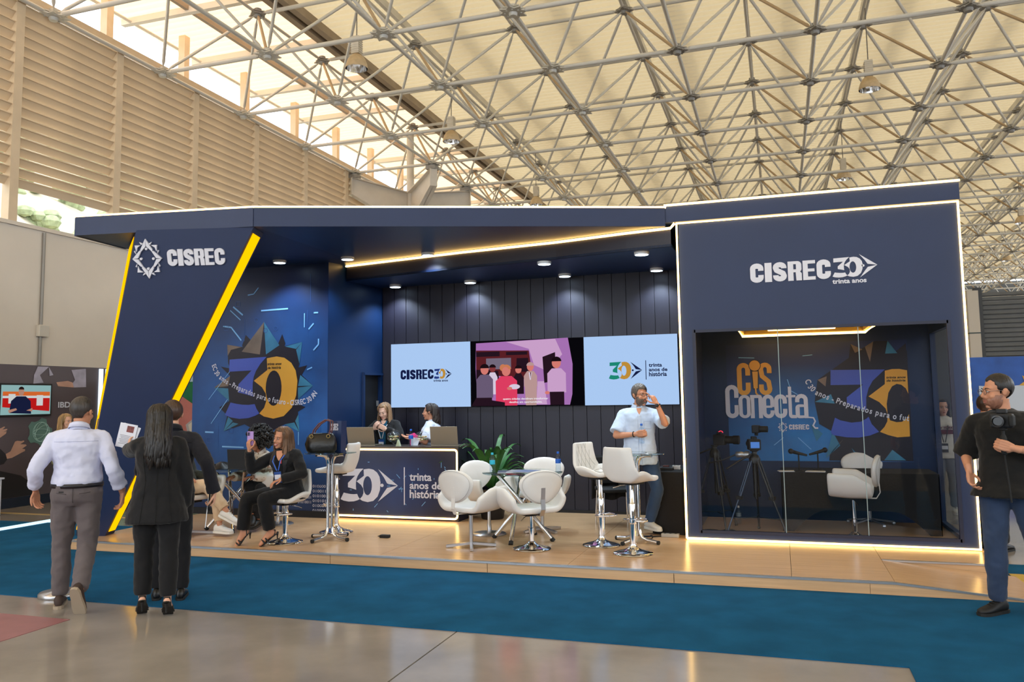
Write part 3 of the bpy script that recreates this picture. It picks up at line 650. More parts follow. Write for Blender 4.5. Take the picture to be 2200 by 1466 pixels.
# --- LED screens on the back wall
M_scr = emat('screen_pale_blue', (176,208,250), .92); M_sk = emat('screen_navy', (22,30,70), .9); M_so = emat('screen_ochre', (196,146,60), .9); M_sb = emat('screen_blue', (40,60,130), .9); M_sg = emat('screen_green', (30,140,120), .9)
FS = wallY(11.262)
def screen(name, lab, x0, x1, m):
    t = thing(name, lab, 'screen', ((x0+x1)/2, 11.29, 1.6))
    MB().box(x0, 11.265, 1.592, x1, 11.312, 2.55).build('cabinet', M_black, t)
    MB().add([FS(x0+.002,1.594), FS(x1-.002,1.594), FS(x1-.002,2.548), FS(x0+.002,2.548)], [(0,1,2,3)]).build('display', m, t); return t
sc1 = screen('led_screen', 'left white LED screen showing dark lettering with a small 30', -5.575, -4.285, M_scr)
mb = MB(); word_heavy(mb, FS, 'CISREC', -5.411, 2.011, -4.872, 2.155, sw=.4, d=.006); arrow30(mb, FS, -4.69, 2.001, -4.581, 2.159, .006); text(mb, FS, 'trinta anos', -4.872, 1.969, -4.642, 2.0, .03, 0, .006); mb.cur = 1
mark30(mb, FS, -4.867, 2.01, -4.681, 2.159, .006, 0, '3'); mb.cur = 2; mark30(mb, FS, -4.867, 2.01, -4.681, 2.159, .0065, 0, '0'); mb.build('logo', [M_sk, M_sb, M_so], sc1)
sc3 = screen('led_screen', 'right white LED screen showing a coloured 30 logo', -2.585, -1.285, M_scr)
mb = MB(); arrow30(mb, FS, -1.935, 1.948, -1.773, 2.185, .006); shape(mb, FS, [(-1.727,1.935),(-1.717,1.935),(-1.717,2.198),(-1.727,2.198)], .006)
for s, y, x1 in (('trinta',2.106,-1.503),('anos de',2.045,-1.432),('história',1.977,-1.441)): text(mb, FS, s, -1.682, y, x1, y+(.05 if s != 'história' else .06), .03, 0, .006)
mb.cur = 1; mark30(mb, FS, -2.238, 1.945, -1.923, 2.187, .006, 0, '3'); mb.cur = 2; mark30(mb, FS, -2.238, 1.945, -1.923, 2.187, .0065, 0, '0'); mb.build('logo', [M_sk, M_sg, M_so], sc3)
sc2 = screen('led_screen', 'middle LED screen showing an old film still of a meeting', -4.281, -2.589, emat('screen_black', (10,9,14), .8))
def scol(n, c, s=.85): return emat('film_'+n, c, s)
V = lambda pts: [(-4.281+(x-877)/688*1.692, 1.592+(1-(y-700)/410)*.958) for x, y in pts]   # film picture coordinates
vm = [scol('wall',(176,120,190)), scol('wall_light',(214,170,214)), scol('dark',(40,22,34)), scol('brown',(96,34,40)), scol('pane',(122,112,132)), scol('pink',(236,66,104)), scol('skin',(226,130,120)), scol('grey',(112,96,124)), scol('white',(228,214,236)), scol('beige',(196,158,156)), scol('hair',(30,16,22)), scol('blond',(214,130,90)), scol('skin_dark',(140,60,64)), scol('caption',(240,240,245),1)]
mb = MB(); dd = [.004]
def vp(k, pts): mb.cur = k; dd[0] += .00025; shape(mb, FS, V(pts), dd[0])
def ve(k, cx, cy, rx, ry): vp(k, arc2(cx, cy, rx, ry, 0, 360, 14)[:-1])
vp(0, [(912,715),(1475,700),(1500,860),(1495,1040),(1480,1104),(1040,1100),(915,1050),(908,870)]); vp(1, [(1100,712),(1400,704),(1440,800),(1350,900),(1270,860),(1240,760)]); vp(1, [(1290,960),(1330,960),(1345,1100),(1280,1100)])
vp(3, [(912,760),(1240,770),(1250,850),(1240,950),(912,900)]); vp(2, [(912,770),(1060,770),(1060,800),(912,800)]); vp(2, [(1100,775),(1230,775),(1230,795),(1100,795)]); vp(4, [(975,812),(1130,812),(1130,880),(975,880)]); vp(2, [(1165,815),(1235,815),(1240,900),(1160,900)])
vp(2, [(1322,812),(1398,785),(1400,960),(1330,970)]); vp(2, [(912,880),(1050,890),(1060,1000),(912,1000)])
def fig(x, y, hw, bh, body, skin, hair, hr=24):
    vp(body, [(x-hw*.5,y+hr),(x+hw*.5,y+hr),(x+hw,y+hr+30),(x+hw,y+bh),(x-hw,y+bh),(x-hw,y+hr+30)]); ve(skin, x, y, hr*.8, hr); vp(hair, arc2(x, y-hr*.25, hr*.9, hr*.85, 180, 360, 8))
fig(1015,875,30,160,8,12,10); fig(965,880,52,175,7,6,10,32); vp(2, [(915,1055),(1010,1055),(1010,1104),(915,1104)])
fig(1175,885,32,150,2,6,10); fig(1248,870,40,120,9,6,9,26); vp(9, [(1212,980),(1286,980),(1282,1104),(1218,1104)]); vp(8, [(1238,905),(1258,905),(1250,950),(1244,950)]); vp(3, [(1246,905),(1253,905),(1250,945)])
fig(1100,890,66,215,5,6,11,34); ve(11,1080,872,20,22); ve(6,1096,895,22,28); ve(8,1150,990,34,16); ve(6,1120,1000,16,10)
fig(1405,850,55,180,1,6,10,34); vp(2, [(1362,1025),(1448,1025),(1448,1104),(1365,1104)]); ve(6,1348,1030,14,10)
vp(2, [(912,1055),(1090,1085),(1090,1106),(880,1106)])
mb.cur = 13; dd[0] += .001
for s, y, a, b in (('quatro cidades decidiram transformar',1073,1079,1353),('desafios em oportunidades.',1093,1117,1317)): (xa, ya), (xb, yb) = V([(a,y),(b,y-15)]); text(mb, FS, s, xa, ya, xb, yb, .015, 0, dd[0])
mb.build('picture', vm, sc2)
# --- poster wall: star, anniversary figures, slogan
FP = wallY(10.097)
ps = thing('poster_print', 'big 30 anniversary star graphic printed on the blue poster wall', 'poster', (-7,10.097,1.2))
STAR = [(-7.019,2.855),(-6.781,2.524),(-6.713,2.668),(-6.658,2.533),(-6.672,2.494),(-6.384,2.543),(-6.426,2.235),(-6.44,2.183),(-6.297,2.212),(-6.386,2.076),(-6.205,1.923),(-6.443,1.737),(-6.442,1.672),(-6.322,1.625),(-6.441,1.561),(-6.416,1.282),(-6.651,1.387),(-6.994,1.237),(-7.324,1.389),(-7.68,1.29),(-7.621,1.518),(-7.76,1.634),(-7.593,1.726),(-7.856,1.926),(-7.584,2.09),(-7.749,2.23),(-7.587,2.198),(-7.62,2.274),(-7.642,2.547),(-7.377,2.504),(-7.385,2.531),(-7.324,2.678),(-7.227,2.587)]
def glowmat(name, base, glow, cx, cz, rx, rz):
    """printed radial gradient (a print on the wall, part of the artwork)"""
    m = mat(name, base, .42); N = m.node_tree.nodes; L = m.node_tree.links
    tc = N.new('ShaderNodeTexCoord'); mp = N.new('ShaderNodeMapping'); mp.vector_type = 'POINT'
    mp.inputs['Location'].default_value = (-cx/rx, 0, -cz/rz); mp.inputs['Scale'].default_value = (1/rx, 0, 1/rz)
    g = N.new('ShaderNodeTexGradient'); g.gradient_type = 'SPHERICAL'; nz = N.new('ShaderNodeTexNoise'); nz.inputs['Scale'].default_value = 1.7; nz.inputs['Detail'].default_value = 5
    L.new(tc.outputs['Object'], mp.inputs[0]); L.new(mp.outputs[0], g.inputs[0]); L.new(tc.outputs['Object'], nz.inputs['Vector'])
    mu = N.new('ShaderNodeMath'); mu.operation = 'MULTIPLY'; L.new(g.outputs['Fac'], mu.inputs[0]); L.new(nz.outputs[0], mu.inputs[1])
    rp = N.new('ShaderNodeValToRGB'); rp.color_ramp.elements[0].color = rgb(*base); rp.color_ramp.elements[1].color = rgb(*glow); rp.color_ramp.elements[1].position = .42
    L.new(mu.outputs[0], rp.inputs[0]); L.new(rp.outputs[0], N['Principled BSDF'].inputs['Base Color']); return m
MB().add([FP(-8.24,.2),FP(-5.972,.2),FP(-5.972,SO-.01),FP(-8.24,SO-.01)], [(0,1,2,3)]).build('print_ground', glowmat('poster_ground', (18,38,80), (40,104,182), 0.0, .45, 1.9, 1.7), ps, 0, True)
for o in ps.children: o.location = (0,0,0)
mb = MB(); mb.cur = 4
def streak(fr, a, b, w, d=.006): 
    a = Vector(a); b = Vector(b); n = Vector((-(b-a).y, (b-a).x)).normalized()*w/2; shape(mb, fr, [tuple(a+n), tuple(a-n), tuple(b-n), tuple(b+n)], d)
FAC = {'a': [(-7.019,2.855),(-7.391,2.437),(-7.082,2.387)],'b': [(-7.019,2.855),(-6.98,2.384),(-6.757,2.51)],'c': [(-7.642,2.547),(-7.576,2.47),(-7.392,2.504)],'d': [(-7.642,2.547),(-7.631,2.383),(-7.576,2.47)],'e': [(-6.384,2.543),(-6.481,2.448),(-6.665,2.487)],'f': [(-6.384,2.543),(-6.426,2.235),(-6.481,2.434)],'g': [(-7.856,1.926),(-7.584,2.09),(-7.614,1.942)],'h': [(-7.856,1.926),(-7.593,1.726),(-7.613,1.908)],'i': [(-6.205,1.923),(-6.409,2.077),(-6.445,1.921)],'j': [(-6.205,1.923),(-6.443,1.737),(-6.445,1.901)],'k': [(-7.68,1.29),(-7.604,1.498),(-7.523,1.437)],'l': [(-7.68,1.29),(-7.427,1.396),(-7.523,1.417)],'m': [(-6.416,1.282),(-6.433,1.529),(-6.485,1.432)],'n': [(-6.416,1.282),(-6.651,1.387),(-6.5,1.412)]}
mb.cur = 0; shape(mb, FP, STAR, .004)
for k, p in FAC.items(): mb.cur = 1 if k in 'acdg' else 2; shape(mb, FP, p, .0045)
mb.cur = 3
for a, b, w in (((-8.0,1.28),(-7.85,1.275),.022),((-7.7,1.07),(-7.33,1.06),.02),((-7.07,3.02),(-6.62,3.03),.022),((-7.55,3.1),(-7.38,2.97),.022),((-7.6,3.05),(-7.42,2.9),.014),((-7.72,2.82),(-7.58,2.8),.02),((-7.58,2.8),(-7.4,2.6),.02),((-7.3,3.26),(-7.2,3.27),.016),((-7.2,3.27),(-7.12,3.36),.016),((-6.2,2.42),(-6.12,2.5),.02),((-6.12,2.5),(-6.12,2.58),.02),((-6.35,2.75),(-6.35,2.95),.014),((-6.3,2.15),(-6.22,2.18),.016),((-7.95,1.75),(-7.55,2.2),.008),((-7.9,1.4),(-7.62,1.75),.01),((-6.2,2.95),(-6.13,2.95),.02),((-6.28,2.72),(-6.2,2.8),.02),((-6.43,1.1),(-6.43,1.28),.012)): streak(FP, a, b, w)
mb.cur = 6
for q in range(26):
    x = rnd.uniform(-8.1,-6.05); z = rnd.choice([rnd.uniform(.4,1.3), rnd.uniform(2.5,3.5)]); r = .035
    if q % 3 == 0:
        for a, b in (((x-r,z-r),(x+r,z-r)),((x+r,z-r),(x+r,z+r)),((x+r,z+r),(x-r,z+r)),((x-r,z+r),(x-r,z-r))): streak(FP, a, b, .008)
    elif q % 3 == 1: shape(mb, FP, arc2(x, z, r, r, 0, 360, 12)[:-1], .006, 0, [arc2(x, z, r*.75, r*.75, 0, 360, 12)[:-1]])
    else: streak(FP, (x, z), (x, z+rnd.uniform(.2,.45)), .006)
mb.cur = 4; mark30(mb, FP, -7.66, 1.467, -6.453, 2.35, .0075, 0, '3'); mb.cur = 5; mark30(mb, FP, -7.66, 1.467, -6.453, 2.35, .008, 0, '0')
mb.build('star_graphic', [M_pdark, M_bronze, M_teal, M_streak, M_pblue, M_pyel, M_faint], ps, 0, True)
def along(mb, fr, body, path, h, bold=.02, d=.009, shear=0):
    """letters set along a polyline"""
    P = [Vector(p) for p in path]; L = [0]
    for a, b in zip(P[:-1], P[1:]): L.append(L[-1]+(b-a).length)
    adv = [(.35 if c == ' ' else .34 if c in 'iljI-,.' else .42 if c in 'rtf' else .85 if c in 'mw' else .62) for c in body]; tot = sum(adv); s = 0; xs = min(1, L[-1]/(tot*h)*1.02)
    for c, w in zip(body, adv):
        m = (s+w/2)/tot*L[-1]; s += w
        if c == ' ': continue
        k = max(i for i in range(len(L)) if L[i] <= m); k = min(k, len(P)-2); t = (m-L[k])/(L[k+1]-L[k]); p = P[k].lerp(P[k+1], t)
        d0 = (P[k+1]-P[k]).normalized(); k2 = min(k+1, len(P)-2) if t > .5 else max(k-1, 0); d1 = (P[k2+1]-P[k2]).normalized(); dv = (d0*(1-abs(t-.5))+d1*abs(t-.5)).normalized()
        vs, fs = txt_mesh(c, bold, shear); ax = (min(v.x for v in vs)+max(v.x for v in vs))/2; nv = Vector((-dv.y, dv.x)); sc = h
        mb.add([fr(*(p+dv*(v.x-ax)*sc*xs+nv*v.y*sc), d) for v in vs], fs)
mb = MB(); along(mb, FP, 'EC 30 anos - Preparados para o futuro - CISREC 30 AN', [(-7.904,2.254),(-7.852,2.13),(-7.761,2.046),(-7.638,1.969),(-7.452,1.885),(-7.214,1.801),(-6.978,1.725),(-6.746,1.676),(-6.555,1.654),(-6.404,1.659),(-6.277,1.683),(-6.188,1.734),(-6.13,1.811)], .105)
mb.build('slogan_lettering', M_pw, ps, 0, True); mb = MB()
for r, row in enumerate(('010000','010011','010100','010101','010001','010000')): text(mb, FP, row, -6.195, .515-.066*r, -5.99, .553-.066*r, .005, 0, .006)
for r, row in enumerate(('01000011','01001001','01010011')): text(mb, FP, row, -6.43, .428-.066*r, -6.22, .466-.066*r, .005, 0, .006)
mb.build('number_print', M_pw, ps, 0, True)
mb = MB(); text(mb, FP, 'trinta anos', -6.946, 2.228, -6.715, 2.262, .03, .2, .011); text(mb, FP, 'de história', -6.945, 2.174, -6.722, 2.21, .03, .2, .011); mb.build('small_lettering', M_ink, ps, 0, True)
# --- studio backdrop
FB = wallY(11.306)
bk = thing('studio_backdrop', 'blue printed backdrop with white and orange lettering inside the studio', 'backdrop', (.4,11.31,.85))
MB().add([FB(-.66,.85),FB(1.535,.85),FB(1.535,2.37),FB(-.66,2.37)], [(0,1,2,3)]).build('print_ground', glowmat('backdrop_ground', (24,46,98), (44,130,205), -.2, .05, 1.5, 1.2), bk, 0, True)
for o in bk.children: o.location = (0,0,0)
mb = MB()
mb.cur = 0; shape(mb, FB, [(1.05,2.293),(1.166,2.362),(1.315,2.362),(1.402,2.223),(1.424,2.24),(1.523,2.323),(1.524,2.242),(1.532,2.218),(1.532,.86),(.56,.86),(.613,1.228),(.463,1.322),(.421,1.604),(.468,1.886),(.854,2.158),(.884,2.334),(.989,2.26)], .004)
for k, p in ((1,[(.62,1.0),(.52,.87),(.75,1.14)]),(2,[(.62,1.22),(.52,.89),(.70,1.05)]),(2,[(.95,.87),(.83,1.02),(.9,.87)]),(2,[(1.2,.87),(1.3,1.0),(1.45,.87)]),(2,[(.421,1.604),(.62,1.70),(.66,1.58)]),(1,[(.468,1.886),(.56,1.80),(.58,1.93)]),(1,[(.884,2.334),(.93,2.22),(1.02,2.26)]),(1,[(1.05,2.293),(1.15,2.36),(1.1,2.1)]),(2,[(1.315,2.36),(1.28,2.2),(1.42,2.2)]),(2,[(.36,1.32),(.5,1.2),(.42,1.1)])): mb.cur = k; shape(mb, FB, p, .0045)
mb.cur = 3
for a, b, w in (((-.5,2.2),(-.3,2.19),.01),((.1,1.9),(.14,1.75),.008),((.14,1.75),(.22,1.7),.008),((.2,1.15),(.35,1.0),.008),((-.1,1.05),(.02,1.15),.008),((.3,2.2),(.42,2.21),.008)): streak(FB, a, b, w)
mb.cur = 4
shape(mb, FB, [(.63,2.009),(1.264,2.0),(1.118,1.861),(1.066,1.769),(1.033,1.654),(1.026,1.504),(.993,1.498),(.803,1.57),(.805,1.657),(1.004,1.816),(.621,1.816)], .006)
shape(mb, FB, [(.654,1.402),(.717,1.367),(.846,1.338),(.954,1.349),(1.025,1.389),(1.048,1.411),(1.08,1.319),(1.16,1.222),(1.051,1.176),(.922,1.15),(.783,1.153),(.621,1.182),(.596,1.217)], .006)
mb.cur = 5
shape(mb, FB, [(1.265,1.984),(1.348,2.003),(1.432,2.003),(1.518,1.984),(1.517,1.693),(1.492,1.761),(1.443,1.806),(1.391,1.817),(1.337,1.787),(1.291,1.708),(1.265,1.57),(1.267,1.456),(1.293,1.364),(1.365,1.341),(1.428,1.346),(1.482,1.386),(1.512,1.442),(1.507,1.165),(1.366,1.154),(1.263,1.182),(1.17,1.222),(1.226,1.285),(1.261,1.353),(1.268,1.444),(1.249,1.513),(1.179,1.594),(1.06,1.665),(1.256,1.817)], .0065)
# CIS with a microphone for the I
heavy(mb, FB, 'C', -.529, 1.7, -.36, 2.128, .36, .008); heavy(mb, FB, 'S', -.253, 1.7, -.09, 2.126, .36, .008)
mb.cur = 0; shape(mb, FB, arc2(-.30,2.09,.078,.078,0,360,20)[:-1], .009); shape(mb, FB, [(-.345,2.03),(-.25,2.03),(-.262,1.78),(-.332,1.78)], .009)
mb.cur = 5; shape(mb, FB, arc2(-.30,2.09,.069,.069,0,360,20)[:-1], .010); shape(mb, FB, [(-.333,2.012),(-.262,2.012),(-.272,1.79),(-.322,1.79)], .010)
shape(mb, FB, stroke2([(-.298,1.79),(-.295,1.73),(-.274,1.702),(-.232,1.69)], .02), .011)
mb.build('backdrop_graphic', [M_pdark, M_bronze, M_teal, M_streak, M_pblue, M_pyel], bk, 0, True)
mb = MB()
for ch, x0, z0, x1, z1 in (('C',-.688,1.403,-.518,1.841),('o',-.524,1.402,-.366,1.707),('n',-.373,1.401,-.22,1.704),('e',-.222,1.4,-.076,1.707),('c',-.075,1.399,.083,1.708),('t',.074,1.398,.197,1.805),('a',.184,1.398,.339,1.709)): heavy(mb, FB, ch, x0, z0, x1, z1, .33, .012)
shape(mb, FB, stroke2([(.32,1.41),(.397,1.402),(.416,1.358),(.388,1.304),(.412,1.271),(.448,1.271)], .018), .012)
word_heavy(mb, FB, 'CISREC', .094, 1.252, .34, 1.318, d=.012, sw=.4); star_emblem(mb, FB, .0185, 1.283, .062, .07, .012, 0, True)
along(mb, FB, 'C 30 anos - Preparados para o fut', [(.313,1.874),(.354,1.778),(.429,1.699),(.511,1.662),(.641,1.601),(.9,1.504),(1.07,1.45),(1.192,1.415),(1.318,1.385),(1.506,1.355)], .1)
mb.build('backdrop_lettering', M_pw, bk, 0, True)
mb = MB(); text(mb, FB, 'trinta anos', 1.277, 1.886, 1.499, 1.912, .03, .2, .009); text(mb, FB, 'de história', 1.276, 1.846, 1.494, 1.874, .03, .2, .009); mb.build('small_lettering', M_ink, bk, 0, True)
# ------------------------------------------------------------ furniture on the stage
M_leather = mat('white_leatherette', (226,224,222), .42, bump=.06, bscale=90, var=.03, vscale=3)
M_chrome = mat('chrome', (225,225,228), .08, metal=1)
M_steelb = mat('brushed_steel', (190,190,194), .28, metal=.9)
M_rub = mat('black_rubber', (18,18,18), .7)
M_tglass = glassmat('table_glass', (.62,.72,.70), 1.0, 0, 1.6)
M_seam = mat('seam_grey', (186,184,182), .6)
M_stain = mat('brass_plate', (196,168,96), .3, metal=.8)
def quilt(u, v): return 0
def bar_stool(name, lab, loc, rz, seat_z=.74, group='white bar stools'):
    """front (where the sitter looks) is -Y"""
    t = thing(name, lab, 'stool', loc, rz, group)
    # bucket seat: squat shell with raised back, built as a closed skin
    def shell(u, v):   # u across -1..1, v from the front lip to the top of the back 0..1
        if v < .55: q = v/.55; y = -.20+.37*q; z = -.005+.02*(1-q)**2-.012*sin(pi*q)
        else: q = (v-.55)/.45; y = .17+.055*sin(q*pi/2)+.035*q; z = -.005+.335*(q**1.15)
        w = .205+.02*sin(pi*min(1, v*1.1))-.035*max(0, (v-.7)/.3)
        side = max(0, abs(u)-.45)/.55
        hgt = .10*side**1.5*sin(pi*min(1, max(0, (v-.12))/.62)) if v < .74 else .0
        cur = -.06*side**1.6*max(0, (v-.4)/.6)
        return Vector((u*w, y+cur, seat_z+z+hgt))
    nu, nv = 14, 20; mb = MB(); P = [[shell(-1+2*i/nu, j/nv) for j in range(nv+1)] for i in range(nu+1)]
    def nrm(i, j):
        a = P[min(i+1,nu)][j]-P[max(i-1,0)][j]; b = P[i][min(j+1,nv)]-P[i][max(j-1,0)]; return a.cross(b).normalized()
    top = [[P[i][j]+nrm(i,j)*.018*(1-.0) for j in range(nv+1)] for i in range(nu+1)]; bt = [[P[i][j]-nrm(i,j)*(.03 if j < 12 else .022) for j in range(nv+1)] for i in range(nu+1)]
    N = (nu+1)*(nv+1); vs = [p for r in top for p in r]+[p for r in bt for p in r]; id_ = lambda i, j, k=0: k*N+i*(nv+1)+j
    fs = [(id_(i,j), id_(i+1,j), id_(i+1,j+1), id_(i,j+1)) for i in range(nu) for j in range(nv)]+[(id_(i,j,1), id_(i,j+1,1), id_(i+1,j+1,1), id_(i+1,j,1)) for i in range(nu) for j in range(nv)]
    for i in range(nu): fs += [(id_(i,0), id_(i,0,1), id_(i+1,0,1), id_(i+1,0)), (id_(i,nv), id_(i+1,nv), id_(i+1,nv,1), id_(i,nv,1))]
    for j in range(nv): fs += [(id_(0,j), id_(0,j+1), id_(0,j+1,1), id_(0,j,1)), (id_(nu,j), id_(nu,j,1), id_(nu,j+1,1), id_(nu,j+1))]
    mb.add(vs, fs); o = mb.build('seat', M_leather, t, 180, False, True); o.modifiers.new('s', 'SUBSURF').levels = 1; o.modifiers[-1].render_levels = 1
    # quilting seams on the inner face
    s = MB()
    for k in range(-4, 8):
        for sg in (1, -1):
            pts = []
            for q in range(11):
                v = .12+.86*q/10; u = sg*(-1.0+.36*(k)+v*1.5)
                if abs(u) < .8: i = (u+1)/2*nu; j = v*nv; i0, j0 = min(int(i), nu-1), min(int(j), nv-1); a = top[i0][j0].lerp(top[i0+1][j0], i-i0); b = top[i0][j0+1].lerp(top[i0+1][j0+1], i-i0); pts.append(a.lerp(b, j-j0)+Vector((0,-.0005,.0005)))
            if len(pts) > 2: s.tube(pts, .0028, 4)
    s.build('seam', M_seam, o, 0, False)
    MB().box(-.09,-.1,seat_z-.06,.09,.1,seat_z-.035).build('seat_plate', M_rub, t, 0, False)
    MB().lathe([(.034,.30),(.036,.31),(.036,.50),(.03,.51),(.026,.515),(.026,seat_z-.05)], 18).build('upper_column', M_chrome, t, 60, False)
    MB().lathe([(.03,.05),(.03,.31)], 18).build('column', M_chrome, t, 60, False)
    MB().lathe([(.2,0),(.205,.006),(.2,.013),(.15,.025),(.09,.042),(.05,.062),(.036,.085),(.034,.1)], 36).build('base', M_chrome, t, 60, False)
    fr = MB(); fr.tube([(.03,0,.33),(.05,-.02,.33)]+[(.125*cos(a), -.02-.16*sin(a)*1.0, .33) for a in [pi*q/10 for q in range(11)]]+[(-.05,-.02,.33),(-.03,0,.33)], .011, 8); fr.lathe([(.041,.315),(.041,.345)], 16); fr.build('footrest', M_chrome, t, 60, False)
    MB().tube([(.02,.02,seat_z-.06),(.1,.06,seat_z-.075),(.16,.1,seat_z-.1)], .005, 6).build('lever', M_chrome, t, 60, False)
    return t
bar_stool('bar_stool', 'white bar stool at the right, nearest the stage edge, its back to us', (-1.49,8.53,H), radians(152), .76)
bar_stool('bar_stool', 'white quilted bar stool just left of the nearest right stool, seen from its side', (-1.90,8.92,H), radians(68), .77)
bar_stool('bar_stool', 'white bar stool between handbag table and reception counter', (-5.22,9.05,H), radians(278), .755)
bar_stool('bar_stool', 'white bar stool under the smiling woman in the black suit', (-5.42,8.25,H), radians(345), .485)
def arm_chair(name, lab, loc, rz, base='cross', group='white armchairs', brk=False, hz=.47):
    """front is -Y; seat shell with wing arms, oval back on a bracket"""
    t = thing(name, lab, 'armchair', loc, rz, group); z = hz-.0
    nu, nv = 24, 10
    def prof(u, v):  # u across, v front to back
        s = abs(u); y = -.235+.44*v
        if s < .55: x = u*.40; zz = 0
        else: q = (s-.55)/.45; x = (1 if u > 0 else -1)*(.22+.115*sin(q*pi/2)**.9); zz = .235*q**1.6
        zz -= .02*sin(pi*v)*(1-s)
        zz *= 1-.45*max(0, (v-.6)/.4)*(s > .55); x *= 1-.12*max(0, (v-.55)/.45)-.05*max(0, .2-v)/.2
        return Vector((x, y, z+zz+.012*(1-v)))
    P = [[prof(-1+2*i/nu, j/nv) for j in range(nv+1)] for i in range(nu+1)]
    def nrm(i, j):
        a = P[min(i+1,nu)][j]-P[max(i-1,0)][j]; b = P[i][min(j+1,nv)]-P[i][max(j-1,0)]; return a.cross(b).normalized()
    T = [[P[i][j]+nrm(i,j)*.03 for j in range(nv+1)] for i in range(nu+1)]; B = [[P[i][j]-nrm(i,j)*.03 for j in range(nv+1)] for i in range(nu+1)]
    N = (nu+1)*(nv+1); vs = [p for r in T for p in r]+[p for r in B for p in r]; id_ = lambda i, j, k=0: k*N+i*(nv+1)+j
    fs = [(id_(i,j), id_(i+1,j), id_(i+1,j+1), id_(i,j+1)) for i in range(nu) for j in range(nv)]+[(id_(i,j,1), id_(i,j+1,1), id_(i+1,j+1,1), id_(i+1,j,1)) for i in range(nu) for j in range(nv)]
    for i in range(nu): fs += [(id_(i,0), id_(i,0,1), id_(i+1,0,1), id_(i+1,0)), (id_(i,nv), id_(i+1,nv), id_(i+1,nv,1), id_(i,nv,1))]
    for j in range(nv): fs += [(id_(0,j), id_(0,j+1), id_(0,j+1,1), id_(0,j,1)), (id_(nu,j), id_(nu,j,1), id_(nu,j+1,1), id_(nu,j+1))]
    o = MB().add(vs, fs).build('seat', M_leather, t, 180, False, True); m = o.modifiers.new('s', 'SUBSURF'); m.levels = m.render_levels = 1
    b = MB(); k = 28; bz = z+.265
    def bk(a, r, f):   # egg shaped shield, curved back
        x = .25*cos(a)*r; zz = (.16 if sin(a) > 0 else .19)*sin(a)*r; x *= 1+.18*zz/.17
        return Vector((x, .235-.22*x*x*2+.10*(zz+.15)+f, bz+zz))
    rings = [(.0,-.03),(.6,-.03),(.9,-.024),(1,-.006),(1,.012),(.9,.03),(.6,.036),(.0,.036)]; vs = []; fs = []
    for r, f in rings: vs += [bk(2*pi*q/k, max(r,.02), f) for q in range(k)]
    for i in range(len(rings)-1): fs += [(i*k+q, i*k+(q+1) % k, (i+1)*k+(q+1) % k, (i+1)*k+q) for q in range(k)]
    fs += [tuple(range(k))[::-1], tuple(range((len(rings)-1)*k, len(rings)*k))]
    bo = b.add(vs, fs).build('backrest', M_leather, t, 180, False, True)
    MB().tube([bk(2*pi*q/k, .93, .031) for q in range(k)], .003, 4, closed=True).build('piping', M_seam, bo, 0, False)
    br = MB()
    for p0, p1 in (((0,.28,bz-.02),(0,.268,bz-.14)),((0,.268,bz-.14),(0,.275,z+.02)),((0,.275,z+.02),(0,.235,z-.045)),((0,.235,z-.045),(0,.0,z-.05))): br.bar(p0, p1, .05, .008, (0,1,.2))
    br.build('bracket', M_steelb if brk else M_leather, t, 0, False)
    MB().box(-.09,-.09,z-.065,.09,.09,z-.03).build('seat_plate', M_rub, t, 0, False)
    if base == 'cross':
        c = MB(); c.lathe([(.022,.05),(.022,z-.05)], 14); c.build('column', M_steelb, t, 60, False)
        f = MB()
        for q in range(4): a = pi/4+q*pi/2; f.bar((0,0,.045),(.27*cos(a),.27*sin(a),.018),.035,.025)
        f.build('cross_base', M_steelb, t, 0, False)
    elif base == 'disc':
        MB().lathe([(.026,.03),(.026,.12),(.02,.125),(.02,z-.05)], 14).build('column', M_steelb, t, 60, False); MB().lathe([(.2,0),(.203,.008),(.19,.02),(.06,.032),(.03,.036)], 32).build('base', M_steelb, t, 60, False)
    elif base == 'star':
        MB().lathe([(.022,.06),(.022,z-.05)], 14).build('column', M_steelb, t, 60, False); f = MB()
        for q in range(5):
            a = q*2*pi/5; f.bar((0,0,.075),(.27*cos(a),.27*sin(a),.04),.028,.018); f.ball((.27*cos(a),.27*sin(a),.022),.022,8,6)
        f.build('star_base', M_steelb, t, 0, False)
    else:
        MB().lathe([(.027,.07),(.03,.22),(.021,.225),(.021,z-.05)], 16).build('column', M_chrome, t, 60, False); MB().lathe([(.2,0),(.205,.006),(.2,.013),(.15,.025),(.09,.042),(.05,.062),(.03,.085)], 36).build('base', M_chrome, t, 60, False)
        MB().tube([(.02,0,z-.06),(.1,.03,z-.08),(.15,.05,z-.11)], .005, 6).build('lever', M_chrome, t, 60, False)
    return t
arm_chair('armchair', 'white armchair with cross base at the left front of the bottle table', (-3.24,8.48,H), radians(157), 'cross', hz=.42)
arm_chair('armchair', 'white armchair on disc base half hidden behind the left front one', (-3.33,9.32,H), radians(60), 'disc', hz=.43)
arm_chair('armchair', 'white armchair at the back of the bottle table near the dark wall', (-2.78,9.68,H), radians(8), 'cross', hz=.44)
arm_chair('armchair', 'white armchair at right front with a steel plate on its back', (-2.57,8.53,H), radians(224), 'trumpet', brk=True, hz=.42)
arm_chair('armchair', 'white armchair with chrome column behind the studio glass, seen from the side', (.72,9.93,H), radians(262), 'plain', hz=.5)
arm_chair('armchair', 'white armchair behind the black studio table, only its back showing', (.98,11.06,H), radians(10), 'star', hz=.44)
arm_chair('armchair', 'white armchair under the person in beige trousers', (-6.86,8.42,H), radians(82), 'cross', hz=.46)
arm_chair('armchair', 'white armchair under the curly haired person', (-6.3,9.42,H), radians(-50), 'disc', hz=.44)
